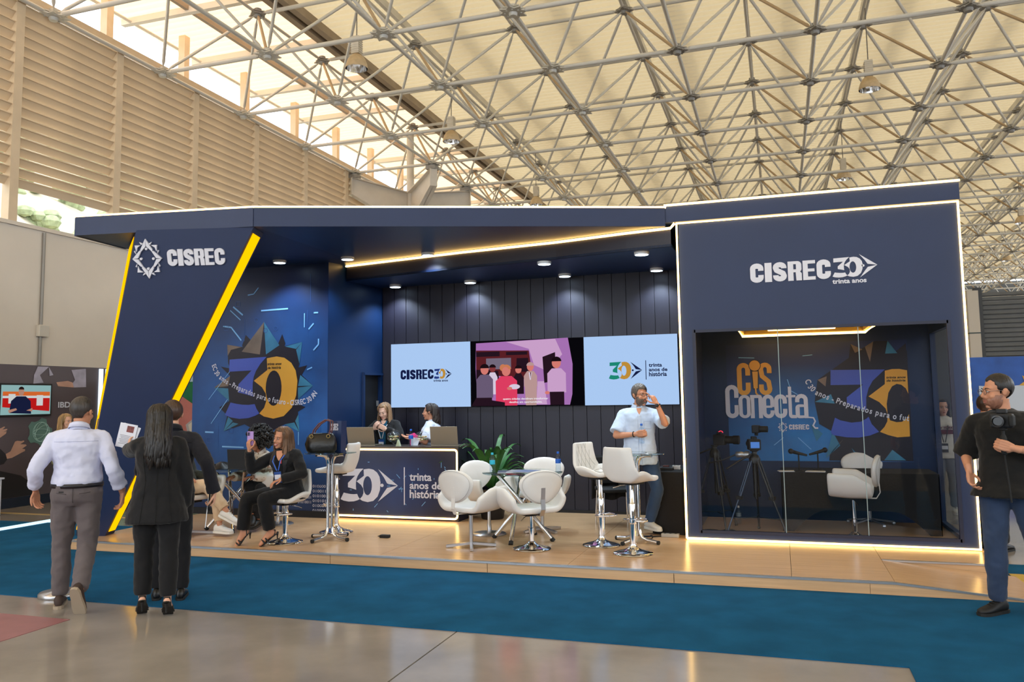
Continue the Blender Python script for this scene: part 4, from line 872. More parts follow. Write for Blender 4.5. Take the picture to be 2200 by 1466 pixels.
def splay_table(name, lab, loc, R, h, rz, spread=.36):
    t = thing(name, lab, 'table', loc, rz)
    MB().lathe([(R-.004,h-.01),(R,h-.008),(R,h-.002),(R-.004,h)], 48).build('glass_top', M_tglass, t, 60, False)
    for q in range(4):
        a = q*pi/2; b = a+radians(155); p1 = Vector((R*.62*cos(a), R*.62*sin(a), h-.018)); p0 = Vector((spread*cos(b), spread*sin(b), .012))
        l = MB().tube([p0, p1], .024, 14).build('leg', M_chrome, t, 60, False)
        MB().tube([p0-(p1-p0).normalized()*.012, p0+(p1-p0).normalized()*.03], .026, 14).build('foot_cap', M_rub, l, 60, False)
    return t
splay_table('glass_table', 'low round glass table with crossed chrome legs and two water bottles', (-2.83,9.06,H), .46, .76, radians(20))
splay_table('glass_table', 'round glass table with crossed chrome legs at the left group', (-6.62,8.98,H), .47, .76, radians(55))
def high_table(name, lab, loc, R, h, rz):
    t = thing(name, lab, 'table', loc, rz)
    MB().lathe([(R-.004,h-.01),(R,h-.008),(R,h-.002),(R-.004,h)], 48).build('glass_top', M_tglass, t, 60, False)
    for q in range(4):
        a = q*pi/2+pi/4; d = Vector((cos(a), sin(a), 0)); k = .032
        l = MB().tube([d*.27+Vector((0,0,.022)), d*.14+Vector((0,0,.035)), d*.075+Vector((0,0,.055)), d*.045+Vector((0,0,.1)), d*k+Vector((0,0,.16)), d*k+Vector((0,0,h-.14)), d*.045+Vector((0,0,h-.08)), d*.08+Vector((0,0,h-.035)), d*.15+Vector((0,0,h-.02)), d*.22+Vector((0,0,h-.016))], .02, 12).build('leg', M_chrome, t, 60, False)
        MB().tube([d*.262+Vector((0,0,.022)), d*.285+Vector((0,0,.022))], .022, 12).build('foot_cap', M_rub, l, 60, False)
    return t
high_table('bar_table', 'tall glass bar table with chrome legs carrying the black handbag', (-5.01,8.54,H), .3, 1.0, radians(30))
high_table('bar_table', 'tall glass bar table before the man in the light blue shirt', (-1.56,9.2,H), .33, .97, radians(20))
# bottles
M_water = glassmat('bottle_plastic', (.82,.89,.95), 1.0, .05, 1.4)
def bottle(lab, loc, cap, band, group='plastic water bottles'):
    t = thing('water_bottle', lab, 'bottle', loc, 0, group)
    MB().lathe([(.026,0),(.031,.006),(.031,.05),(.028,.07),(.031,.09),(.031,.15),(.026,.175),(.013,.2),(.012,.21)], 16).build('body', M_water, t, 60, False)
    MB().lathe([(.0315,.098),(.0318,.1),(.0318,.142),(.0315,.144)], 16).build('label_band', mat('band_'+band[0], band[1], .4), t, 60, False)
    MB().lathe([(.0145,.205),(.015,.206),(.015,.225),(.013,.228)], 14).build('cap', mat('cap_'+cap[0], cap[1], .4), t, 60, False); return t
BL_ = ('blue', (20,96,200)); CY_ = ('cyan', (40,180,210))
bottle('water bottle with turquoise cap and label on the low glass table', (-3.12,8.86,H+.76), CY_, CY_)
bottle('water bottle with dark blue cap at the right edge of the low glass table', (-2.42,9.12,H+.76), BL_, BL_)
# brochures on the table
for k, (dx, dy, rz, c, lab) in enumerate(((-.12,.0,.3,(70,86,110),'dark brochure lying under the others on the low glass table'),(.0,.03,.1,(150,160,170),'grey brochure in the middle of the low glass table'),(.12,-.03,-.2,(110,130,170),'bluish brochure at the right of the brochure heap on the low glass table'))):
    t = thing('brochure', lab, 'brochure', (-2.88+dx,9.02+dy,H+.7605+.006*k), rz); MB().box(-.105,-.148,0,.105,.148,.0045).build('pages', M_white, t, 0, False); MB().box(-.105,-.148,.0045,.105,.148,.006).build('cover', mat('brochure_%d' % k, c, .35), t, 0, False)
# potted plant
pt = thing('potted_plant', 'dark potted plant with long arching leaves by the reception counter', 'plant', (-3.72,10.55,H))
MB().lathe([(.14,0),(.15,.01),(.2,.36),(.215,.4),(.2,.4),(.19,.36)], 24).build('pot', mat('black_pot', (26,24,26), .5), pt, 60, False)
MB().lathe([(.19,.355),(.19,.36)], 20).build('soil', mat('soil', (40,30,22), .95), pt, 0, False)
M_leaf = mat('dark_green_leaf', (54,104,50), .4, var=.3, vscale=9)
for k in range(46):
    a = k*2.399; l = .56+.36*rnd.random(); up = .22+.6*rnd.random(); w = .028+.016*rnd.random(); mb = MB(); vs = []
    for q in range(8):
        s = q/7; r = .03+l*s*(.5+.5*(1-up)); z = .38+l*(2.3*up*s+.25*s-s*s*(1.15*up+.35)); ww = w*sin(pi*min(.98, .12+s*.88)); c = Vector((r*cos(a), r*sin(a), z)); n = Vector((-sin(a), cos(a), 0))
        vs += [c-n*ww+Vector((0,0,.008*(q > 0))), c, c+n*ww+Vector((0,0,.008*(q > 0)))]
    mb.add(vs, [f for q in range(7) for f in ((3*q,3*q+1,3*q+4,3*q+3),(3*q+1,3*q+2,3*q+5,3*q+4))]).build('leaf', M_leaf, pt, 180, False)
# reception counter
CX0, CX1, CY, CZ = -6.04, -4.05, 10.15, 1.055
FC = wallY(CY-.002)
M_ctop = mat('counter_top_dark', (50,44,40), .35)
ct = thing('reception_counter', 'navy reception counter with glowing frame and big 30 anniversary print', 'counter', ((CX0+CX1)/2, 10.4, H))
MB().box(CX0, CY, H, CX1, CY+.06, CZ).build('front_panel', M_navydk, ct); MB().box(CX0, CY+.06, H, CX0+.05, CY+.5, CZ).build('side_panel', M_navydk, ct); MB().box(CX1-.05, CY+.06, H, CX1, CY+.5, CZ).build('side_panel', M_navydk, ct)
MB().box(CX0-.005, CY-.005, CZ, CX1+.005, CY+.52, CZ+.025).build('worktop', M_ctop, ct)
MB().add([FC(CX0+.04,.16),FC(CX1-.04,.16),FC(CX1-.04,1.03),FC(CX0+.04,1.03)], [(0,1,2,3)]).build('print_ground', glowmat('counter_ground', (27,25,46), (36,58,112), .045, .49, .9, .6), ct)
mb = MB(); mark30(mb, FC, -5.788, .33, -5.18, .779, .003); arrow30(mb, FC, -5.217, .34, -4.92, .777, .003); shape(mb, FC, [(-4.833,.307),(-4.818,.307),(-4.818,.805),(-4.833,.805)], .003)
mb.build('logo', M_pw, ct)
mb = MB(); text(mb, FC, 'trinta', -4.748, .627, -4.43, .727, .025); text(mb, FC, 'anos de', -4.748, .52, -4.285, .615, .025); text(mb, FC, 'história', -4.748, .40, -4.31, .51, .025); mb.build('lettering', M_pw, ct)
mb = MB()
for q in range(40):
    x = rnd.uniform(CX0+.1, CX1-.1); z = rnd.uniform(.2, 1.0); l = rnd.uniform(.02,.08); a = rnd.choice([0, pi/2, .8, -.8]); streak(FC, (x,z), (x+l*cos(a), z+l*sin(a)), .006, .0022)
mb.build('print_streaks', M_streak, ct) if mb.v else None
def rrect(x0, y0, x1, y1, r): return arc2(x1-r, y1-r, r, r, 0, 90, 5)+arc2(x0+r, y1-r, r, r, 90, 180, 5)+arc2(x0+r, y0+r, r, r, 180, 270, 5)+arc2(x1-r, y0+r, r, r, 270, 360, 5)
MB().tube([FC(x, z, .012) for x, z in rrect(CX0+.01, .145, CX1-.012, 1.04, .04)], .012, 6, closed=True).build('neon_frame', NEON, ct)['label'] = 'warm light line framing the counter front'
# laptops on the counter (lids towards us)
M_lap = mat('laptop_grey', (150,140,124), .35, metal=.6)
def laptop(lab, loc, rz, m=M_lap, tilt=12, w=.35, d=.24):
    t = thing('laptop', lab, 'laptop', loc, rz)
    bevel(MB().box(-w/2,0,0,w/2,d,.016).build('base', m, t, 0, False), .004)
    M = Matrix.Translation((0,0,.017)) @ Matrix.Rotation(radians(tilt), 4, 'X'); mb = MB(); mb.obox(M @ Matrix.Translation((0,0,d/2)), w, .008, d); l = bevel(mb.build('lid', m, t, 0, False), .003)
    mb = MB(); mb.obox(M @ Matrix.Translation((0,.0048,d/2)), w-.02, .001, d-.02); mb.build('screen', M_pdark2, l, 0, False)
    MB().box(-w/2+.02,.06,.016,w/2-.02,.19,.018).build('keyboard', M_black, t, 0, False); return t
laptop('grey laptop with open lid at the left end of the counter', (-5.52,10.24,CZ+.025), .08, tilt=14, w=.4, d=.25)
laptop('grey laptop with open lid at the right end of the counter', (-4.28,10.24,CZ+.025), -.04, tilt=8, w=.4, d=.25)
M_cut = glassmat('cut_glass', (.975,.98,.975), 1.0, .15, 1.5)
M_candy = [mat('candy_gold', (196,166,110), .35), mat('candy_cream', (214,206,186), .4), mat('candy_green', (104,128,90), .4)]
def candy(lab, loc):
    t = thing('candy_jar', lab, 'jar', loc, 0, 'candy jars on the counter')
    MB().lathe([(.055,0),(.055,.006),(.02,.015),(.014,.03),(.018,.05),(.06,.07),(.088,.1),(.09,.14),(.086,.15)], 24).build('bowl', M_cut, t, 60, False)
    MB().lathe([(.092,.15),(.09,.158),(.06,.185),(.02,.198),(.012,.205),(.014,.215),(.02,.23),(.012,.245),(.004,.25)], 24).build('lid', M_cut, t, 60, False)
    for k in range(24):
        a = k*2.4; r = .065*sqrt((k % 12+.5)/12); mb = MB(); mb.ball((r*cos(a), r*sin(a), .085+.035*(k//12)+.01*(r > .03)), (.016,.013,.011), 8, 5); mb.build('candy', M_candy[k % 3], t, 180, False)
    return t
candy('cut glass candy jar with lid near the left laptop', (-5.03,10.24,CZ+.025)); candy('cut glass candy jar with lid right of the water bottle', (-4.6,10.22,CZ+.025))
bottle('water bottle with blue label on the reception counter between the jars', (-4.78,10.26,CZ+.025), BL_, BL_)
ca = thing('table_card', 'small folded pale card on the counter between jar and bottle', 'card', (-4.95,10.2,CZ+.025)); MB().prism([(-.03,0,0),(.03,0,0),(.0,0,.09)], (0,.05,0)).build('card', mat('pale_card', (190,200,170), .6), ca, 0, False, True)
pk = thing('pink_folder', 'pink folder standing on the counter behind the bottle', 'folder', (-4.82,10.42,CZ+.025)); 
MB().prism([(-.05,0,0),(.05,0,0),(.08,.02,.12),(.0,.02,.17),(-.05,.0,.15)], (0,.012,0)).build('cover', mat('pink_card', (226,40,130), .5), pk, 0, False, True); MB().prism([(-.03,-.006,0),(.07,-.006,0),(.1,.01,.1),(-.03,-.006,.11)], (0,.004,0)).build('sheet', M_white, pk, 0, False, True)
# small adapter on the stage floor
ad = thing('cable_adapter', 'small black adapter with a short cable lying on the stage', 'adapter', (-4.44,8.81,H)); bevel(MB().box(-.06,-.03,0,.06,.03,.035).build('body', M_rub, ad, 0, False), .008); MB().tube([(-.06,0,.015),(-.1,.02,.012),(-.09,.06,.01)], .005, 6).build('cable', M_rub, ad, 60, False)
# handbag and gift bag on the tall table
hb = thing('handbag', 'black leather handbag with brown straps on the tall left table', 'handbag', (-5.12,8.52,H+1.0), radians(15))
M_bagl = mat('black_leather', (20,20,22), .35, bump=.25, bscale=30)
b = MB(); rings = [(.0,.15,.075),(.03,.175,.09),(.1,.185,.085),(.17,.17,.06),(.215,.14,.03),(.225,.12,.018)]; k = 20; vs = []; fs = []
for z, rx, ry in rings: vs += [(rx*math.copysign(abs(cos(2*pi*q/k))**.7, cos(2*pi*q/k))+.008*sin(q*2.3+z*40), ry*math.copysign(abs(sin(2*pi*q/k))**.8, sin(2*pi*q/k))+.006*sin(q*1.7+z*60), z) for q in range(k)]
for i in range(len(rings)-1): fs += [(i*k+q, i*k+(q+1) % k, (i+1)*k+(q+1) % k, (i+1)*k+q) for q in range(k)]
fs += [tuple(range(k))[::-1], tuple(range((len(rings)-1)*k, len(rings)*k))]
b.add(vs, fs).build('bag_body', M_bagl, hb, 180, False)
M_strap = mat('brown_strap', (96,50,46), .45)
for y in (-.04,.05): MB().tube([(-.1,y,.2),(-.08,y,.26),(-.02,y*1.2,.33),(.06,y*1.3,.38),(.12,y*1.2,.36),(.12,y,.28),(.1,y,.2)], .0085, 8).build('strap', M_strap, hb, 60, False)
for x, y in ((-.1,-.045),(.1,-.045)): MB().tube([(x+.02*cos(a), y-.02, .19+.02*sin(a)) for a in [2*pi*q/12 for q in range(12)]], .004, 6, closed=True).build('ring', M_stain, hb, 60, False)
gb = thing('gift_bag', 'dark blue paper gift bag with white lettering behind the handbag', 'bag', (-5.02,8.70,H+1.0), radians(-4))
g = MB(); g.add([(-.06,-.05,0),(.09,-.05,0),(.09,.06,0),(-.06,.06,0),(-.065,-.05,.36),(.1,-.05,.36),(.1,.06,.36),(-.065,.06,.36)], [(0,3,2,1),(0,1,5,4),(1,2,6,5),(2,3,7,6),(3,0,4,7)]); g.build('paper_bag', mat('blue_paper', (26,48,92), .4), gb, 0, False)
F2 = Fr((0,-.0515,0), (1,0,0), (0,0,1)); mb = MB(); word_heavy(mb, F2, 'CISREC', -.055, .25, .055, .33, sw=.4, d=.001); mb.build('lettering', M_pw, gb, 0, False)
# tray of items, bag and laptop on the left low table
lt = thing('tote_bag', 'black folded tote bag lying on the left glass table', 'bag', (-6.75,8.86,H+.76), .2)
b = MB(); 
def heap(u, v):
    a = 2*pi*u; r = (.2 if v else .0); s = v; z = .09*(1-s**1.6)+.02*sin(a*3)*s*(1-s)*2+.012*sin(a*5+2)*s; return Vector((.2*s*cos(a)*(1+.1*sin(2*a)), .13*s*sin(a)*(1+.12*cos(3*a)), max(0.002, z)))
b.grid(lambda u, v: heap(u, v), 28, 8); b.build('bag_cloth', mat('black_nylon', (14,14,16), .45, bump=.4, bscale=25), lt, 180, False, True)
MB().tube([(-.16,.02,.05),(-.22,-.03,.08),(-.18,-.08,.05),(-.05,-.09,.06)], .01, 6).build('strap', M_rub, lt, 60, False)
laptop('black laptop open on the left glass table before the curly haired person', (-6.46,8.84,H+.76), radians(10), M_black, 8, .34, .235)
tb = thing('tablet', 'dark tablet lying at the right edge of the left glass table', 'tablet', (-6.28,8.75,H+.76), radians(25)); bevel(MB().box(-.12,-.08,0,.12,.08,.008).build('body', M_black, tb, 0, False), .003); MB().box(-.11,-.07,.008,.11,.07,.0085).build('screen', M_pdark2, tb, 0, False)
# right back corner: clothed table, cables, black chair
ktb = thing('clothed_table', 'small table under a black cloth beside the studio wall', 'table', (-1.27,10.3,H))
ct_ = MB(); n = 40
vs = []
for z, e in ((0,1.04),(.1,1.03),(.4,1.01),(.70,1),(.715,.985),(.718,.9)):
    for q in range(n):
        a = 2*pi*q/n; x = .22*math.copysign(abs(cos(a))**.35, cos(a)); y = .5*math.copysign(abs(sin(a))**.35, sin(a)); w = 1+.03*sin(q*2.2)*(1-z/.72); vs.append((x*e*w, y*e*w, z))
fs = [(i*n+q, i*n+(q+1) % n, (i+1)*n+(q+1) % n, (i+1)*n+q) for i in range(5) for q in range(n)]+[tuple(range(5*n, 6*n))]
ct_.add(vs, fs).build('cloth', mat('black_cloth', (14,13,16), .9, bump=.3, bscale=30), ktb, 180, False)
for k, (dx, dy, sx_, sy_, sz_, m, lab) in enumerate(((-.05,-.3,.16,.1,.03,M_black,'small black box on the clothed table'),(.06,-.2,.1,.08,.05,M_alu,'small silver box on the clothed table'),(-.08,-.1,.07,.07,.04,M_strap,'small brown box on the clothed table'))):
    t = thing('gadget_box', lab, 'box', (-1.27+dx,10.3+dy,H+.72)); bevel(MB().box(-sx_/2,-sy_/2,0,sx_/2,sy_/2,sz_).build('case', m, t, 0, False), .004); MB().box(-sx_/3,-sy_/3,sz_,sx_/3,sy_/3,sz_+.004).build('top_plate', M_rub, t, 0, False)
ps_ = thing('power_strip', 'white power socket block on the floor beside the studio corner', 'socket', (-1.25,9.62,H)); bevel(MB().box(-.1,-.035,0,.1,.035,.04).build('block', mat('socket_grey', (170,168,164), .5), ps_, 0, False), .005)
for k in range(3): MB().lathe([(.014,.04),(.014,.042)], 10, Matrix.Translation((-.06+.06*k,0,0))).build('outlet', M_rub, ps_, 0, False)
cb = thing('power_cable', 'black power cable curled on the stage beside the studio corner', 'cable', (-1.5,9.6,H)); MB().tube([(.2,.05,.008),(.05,-.05,.008),(-.1,.0,.008),(-.2,.12,.008),(-.1,.2,.008),(.05,.12,.008),(.0,.02,.02),(-.18,-.06,.008),(-.3,.03,.008)], .007, 6).build('cord', M_rub, cb, 60, False)
bc = thing('black_chair', 'black chair draped with a dark coat behind the right bar stools', 'chair', (-2.0,10.3,H), radians(25))
bevel(MB().box(-.22,-.22,.43,.22,.22,.47).build('seat', M_rub, bc, 0, False), .01); bevel(MB().box(-.21,.2,.5,.21,.23,.84).build('backrest', M_rub, bc, 0, False), .01)
for x in (-.19,.19):
    for y in (-.2,.2): MB().tube([(x*1.1,y*1.15,0),(x,y,.44)], .011, 8).build('leg', M_chrome, bc, 60, False)
    MB().tube([(x,.2,.44),(x,.225,.84)], .011, 8).build('back_post', M_chrome, bc, 60, False)
co = thing('dark_coat', 'dark coat hung over the back of the black chair', 'coat', (-2.0,10.3,H+.3), radians(25))
b = MB(); b.grid(lambda u, v: Vector((-.23+.46*u, .28+.02*sin(u*17)-.1*max(0, v-.9)*10*0, .0+.56*v+.02*sin(u*9)*(1-v))), 20, 8); o = b.build('cloth', mat('dark_coat_cloth', (22,22,26), .9), co, 180, False); s = o.modifiers.new('s', 'SOLIDIFY'); s.thickness = .02
# studio contents
stb = thing('studio_table', 'long black stretch-clothed table inside the studio', 'table', (.81,10.66,H))
k_ = mat('studio_cloth', (12,12,14), .85, bump=.2, bscale=30)
MB().box(-.84,-.34,.66,.84,.36,.685).build('table_top', k_, stb, 0, False)
def apron(x0, x1, s):   # stretch cloth side with an arched lower edge, feet at both ends
    L_ = [(x0,.66),(x0,0),(x0+s*.12,0)]+[(x0+s*.12+s*.38*q/6, .26*sin(q/6*pi/2)) for q in range(1,7)]
    return L_
w_ = apron(-.84, 0, 1)+[(-x, z) for x, z in reversed(apron(-.84, 0, 1))]
mb = MB(); mb.prism([(x,-.34,z) for x, z in w_], (0,.012,0)); mb.build('front_cloth', k_, stb, 0, False, True)
for x in (-.84,.828): MB().prism([(x,-.34,.66),(x,-.34,0),(x,-.26,0),(x,-.1,.2),(x,.1,.2),(x,.28,0),(x,.36,0),(x,.36,.66)], (.012,0,0)).build('side_cloth', k_, stb, 0, False, True)
def mic(lab, loc, rz):
    t = thing('microphone', lab, 'microphone', loc, rz, 'table microphones in the studio'); MB().lathe([(.06,0),(.06,.012),(.05,.018),(.01,.02)], 20).build('foot', M_rub, t, 60, False); MB().tube([(0,0,.015),(0,0,.2)], .009, 8).build('stem', M_rub, t, 60, False)
    m = MB(); m.tube([(-.10,0,.19),(-.04,0,.205),(.02,0,.22),(.07,0,.235)], [.012,.016,.02,.022], 12); m.build('body', M_rub, t, 60, False); MB().ball((.09,0,.24), .032, 14, 10).build('head', mat('mic_grille', (40,40,44), .4, metal=.5), t, 180, False)
mic('black table microphone in front, leaning left, in the studio', (.18,10.42,H+.686), radians(200)); mic('black table microphone behind, with round head, in the studio', (.4,10.62,H+.686), radians(20))
for k, (x, y, rz, lab) in enumerate(((.05,10.44,.2,'white paper sheets at the left microphone foot'),(.36,10.44,-.1,'cream notebook page right of the microphone foot'))):
    t = thing('paper_sheets', lab, 'paper', (x,y,H+.686), rz); MB().box(-.11,-.07,0,.11,.07,.004).build('sheet', M_white, t, 0, False); MB().box(-.10,-.06,.0045,.1,.075,.007).build('sheet', mat('cream_paper', (220,214,196), .6), t, .1, False)
M_tri = mat('tripod_black', (24,24,27), .4); M_trs = mat('tripod_sheen', (70,82,100), .3, metal=.6)
def tripod(lab, loc, rz, h, spread):
    t = thing('camera_tripod', lab, 'tripod', loc, rz, 'camera tripods in the studio')
    for q in range(3):
        a = q*2*pi/3+.4; d = Vector((cos(a), sin(a), 0)); s = Vector((-sin(a), cos(a), 0)); m = MB(); tp_ = d*.05+Vector((0,0,h-.12)); md = d*(spread*.55)+Vector((0,0,h*.44)); ft = d*spread+Vector((0,0,.02))
        for k in (-.022,.022): m.tube([tp_+s*k, md+s*k], .011, 8)
        m.tube([md.lerp(tp_,.15), ft], .012, 8)
        l = m.build('leg', M_trs if q == 1 else M_tri, t, 60, False); MB().ball(ft, .02, 8, 6).build('foot', M_rub, l, 180, False); MB().box(md.x-.03, md.y-.03, md.z-.02, md.x+.03, md.y+.03, md.z+.02).build('clamp', M_rub, l, 0, False)
    m = MB(); m.lathe([(.06,h-.15),(.065,h-.1),(.045,h-.06),(.03,h-.05),(.03,h-.02),(.05,h-.01),(.05,h)], 16); m.build('head', M_tri, t, 60, False); MB().lathe([(.016,h*.42),(.016,h-.1)], 10).build('centre_column', M_tri, t, 60, False)
    sp = MB()
    for q in range(3): a = q*2*pi/3+.4; sp.tube([(0,0,h*.2),(spread*.78*cos(a), spread*.78*sin(a), h*.2)], .006, 6)
    sp.build('spreader', M_tri, t, 60, False); MB().tube([(0,0,h-.03),(-.2,.1,h-.12),(-.34,.18,h-.2)], .011, 8).build('pan_handle', M_tri, t, 60, False)
def vcam(lab, loc, rz, big, disp):
    t = thing('video_camera', lab, 'camera', loc, rz); k = 1.25 if big else 1
    bevel(MB().box(-.055*k,-.06*k,0,.055*k,.05*k,.1*k).build('body', M_black, t, 0, False), .012); bevel(MB().box(-.025*k,-.035,.1*k,.025*k,.03,.125*k).build('prism_hump', M_black, t, 0, False), .008)
    L_ = MB(); Mx = Matrix.Translation((0,-.05*k,.05*k)) @ Matrix.Rotation(radians(90), 4, 'X'); L_.lathe([(.034*k,0),(.036*k,.02),(.036*k,.08*k),(.042*k,.085*k),(.042*k,.14*k),(.03*k,.142*k)], 18, Mx); L_.build('lens', M_rub, t, 60, False)
    if disp: MB().add([(-.05,.0645,.025),(.05,.0645,.025),(.05,.0645,.095),(-.05,.0645,.095)], [(0,3,2,1)]).build('display', emat('camera_display', (90,140,220), .9), t, 0, False)
    return t
tripod('black tripod at the left end inside the studio', (-.78,10.35,H), .5, 1.0, .33); vcam('black video camera with long lens on the left tripod', (-.72,10.35,H+1.0), radians(80), True, False)
tripod('black tripod with sheen on one leg, right of the other one', (-.31,10.05,H), 1.15, .96, .38); vcam('black camera with a lit rear display on the right tripod', (-.31,10.05,H+.96), radians(192), True, True)
rgt = thing('camera_clamp', 'black photo camera mounted above the displayed camera', 'camera', (-.28,10.06,H+1.125), radians(80)); bevel(MB().box(-.06,-.04,.03,.06,.04,.12).build('body', M_black, rgt, 0, False), .01); MB().lathe([(.02,0),(.02,.03)], 10).build('mount', M_rub, rgt, 0, False); MB().lathe([(.036,0),(.036,.09),(.03,.092)], 16, Matrix.Translation((0,-.04,.075)) @ Matrix.Rotation(radians(90),4,'X')).build('lens', M_rub, rgt, 60, False)
tl = thing('tally_lamp', 'small red lamp glowing on the left video camera', 'lamp', (-.70,10.33,H+1.125)); MB().tube([(.025*cos(a),0,.022+.022*sin(a)) for a in [pi*q/8 for q in range(9)]], .005, 6).build('light', emat('tally_red', (255,60,80), 1.6), tl, 60, False); MB().box(-.03,-.012,0,.03,.012,.006).build('base', M_rub, tl, 0, False)
gm = thing('monitor_lens', 'grey lens unit hanging between the two tripods', 'camera', (-.52,10.15,H+.9), radians(75)); MB().lathe([(.03,0),(.035,.01),(.035,.08),(.03,.085),(.03,.1),(.042,.105),(.042,.16)], 18, Matrix.Rotation(radians(90),4,'X')).build('barrel', M_alu, gm, 60, False); MB().tube([(0,0,0),(-.12,.12,-.06),(-.1,.3,-.1)], .008, 6).build('arm', M_tri, gm, 60, False)
fc = thing('floor_cables', 'tangle of black cables on the studio floor by the left tripod', 'cable', (-.8,10.0,H)); MB().tube([(.12*cos(q*.7)+.004*q, .1*sin(q*.75)+.002*q, .01+.006*(q % 5)) for q in range(36)]+[(.35,.0,.01),(.5,-.1,.01),(.62,.05,.01)], .006, 6).build('cord', M_rub, fc, 60, False)
bottle('empty clear bottle standing on the studio floor behind the tripods', (-.55,10.75,H), ('white',(220,220,220)), ('clear',(150,160,165)))
# ------------------------------------------------------------ people
def skinmat(name, c): return mat('skin_'+name, c, .5, bump=.03, bscale=120, var=.05, vscale=9, spec=.35)
def cloth(name, c, rough=.85, w=.35, var=.05): return MATS['cloth_'+name] if c is None else mat('cloth_'+name, c, rough, bump=w, bscale=14, var=var, vscale=5, spec=.25, sheen=.15)
def hairmat(name, c, v=.4):
    if c is None: return MATS['hair_'+name]
    return mat('hair_'+name, c, .42, bump=.8, bscale=60, var=v, vscale=26, stretch=(1,1,.12), spec=.5)
M_eyew = mat('eye_white', (226,220,214), .2); M_iris = mat('eye_dark', (34,22,18), .1); M_teeth = mat('teeth', (236,232,226), .3)
def voxel(mb, size, smooth=4, fac=.5, noise=0, nscale=.12, seed=0):
    """union of the closed pieces of mb as one continuous mesh (verts, faces)"""
    me = mb.mesh('tmp', []); recalc(me); o = bpy.data.objects.new('tmp', me); COL.objects.link(o)
    m = o.modifiers.new('r', 'REMESH'); m.mode = 'VOXEL'; m.voxel_size = size
    if smooth: m = o.modifiers.new('s', 'SMOOTH'); m.iterations = smooth; m.factor = fac
    if noise:
        t = bpy.data.textures.get('folds%g' % nscale) or bpy.data.textures.new('folds%g' % nscale, 'CLOUDS'); t.noise_scale = nscale; t.noise_depth = 1
        m = o.modifiers.new('d', 'DISPLACE'); m.texture = t; m.strength = noise; m.mid_level = .5; m.texture_coords = 'LOCAL'
        t2 = bpy.data.textures.get('creases') or bpy.data.textures.new('creases', 'MUSGRAVE'); t2.noise_scale = .055; m = o.modifiers.new('d2', 'DISPLACE'); m.texture = t2; m.strength = noise*.2; m.mid_level = .3; m.texture_coords = 'LOCAL'
    bpy.context.view_layer.update()
    e = bpy.data.meshes.new_from_object(o.evaluated_get(bpy.context.evaluated_depsgraph_get()))
    bpy.data.objects.remove(o); bpy.data.meshes.remove(me); return e
def meshobj(name, me, m, parent, smooth=True):
    me.materials.clear()
    for x in (m if isinstance(m, (list, tuple)) else [m]): me.materials.append(x)
    if smooth: me.polygons.foreach_set('use_smooth', [True]*len(me.polygons))
    me.name = name; o = bpy.data.objects.new(name, me); COL.objects.link(o); o.parent = parent; return o
def joinm(meshes):
    mb = MB()
    for me in meshes: mb.add([v.co[:] for v in me.vertices], [tuple(p.vertices) for p in me.polygons]); bpy.data.meshes.remove(me)
    return mb
def limb(mb, pts, n=12, sq=1):
    """tapered limb with rounded ends: pts = [(Vector, radius), ...]"""
    P = [Vector(p) for p, r in pts]; R = [r for p, r in pts]
    a = (P[0]-P[1]).normalized(); b = (P[-1]-P[-2]).normalized()
    P2 = [P[0]+a*R[0]*.9, P[0]+a*R[0]*.5]+P+[P[-1]+b*R[-1]*.5, P[-1]+b*R[-1]*.9]; R2 = [R[0]*.35, R[0]*.85]+R+[R[-1]*.85, R[-1]*.35]
    mb.tube(P2, R2, n, sq=sq)
def loft(mb, rings, n=20):
    """rings = [(centre, lateral vector * half width, forward vector * half depth)]"""
    vs = []; k = len(rings)
    for c, a, b in rings:
        for q in range(n):
            t = 2*pi*q/n; ca, sa = cos(t), sin(t); vs.append(Vector(c)+a*math.copysign(abs(ca)**.85, ca)+b*math.copysign(abs(sa)**.85, sa))
    fs = [(i*n+q, i*n+(q+1) % n, (i+1)*n+(q+1) % n, (i+1)*n+q) for i in range(k-1) for q in range(n)]+[tuple(range(n))[::-1], tuple(range((k-1)*n, k*n))]
    mb.add(vs, fs)
def Vn(*a): return Vector(a).normalized()
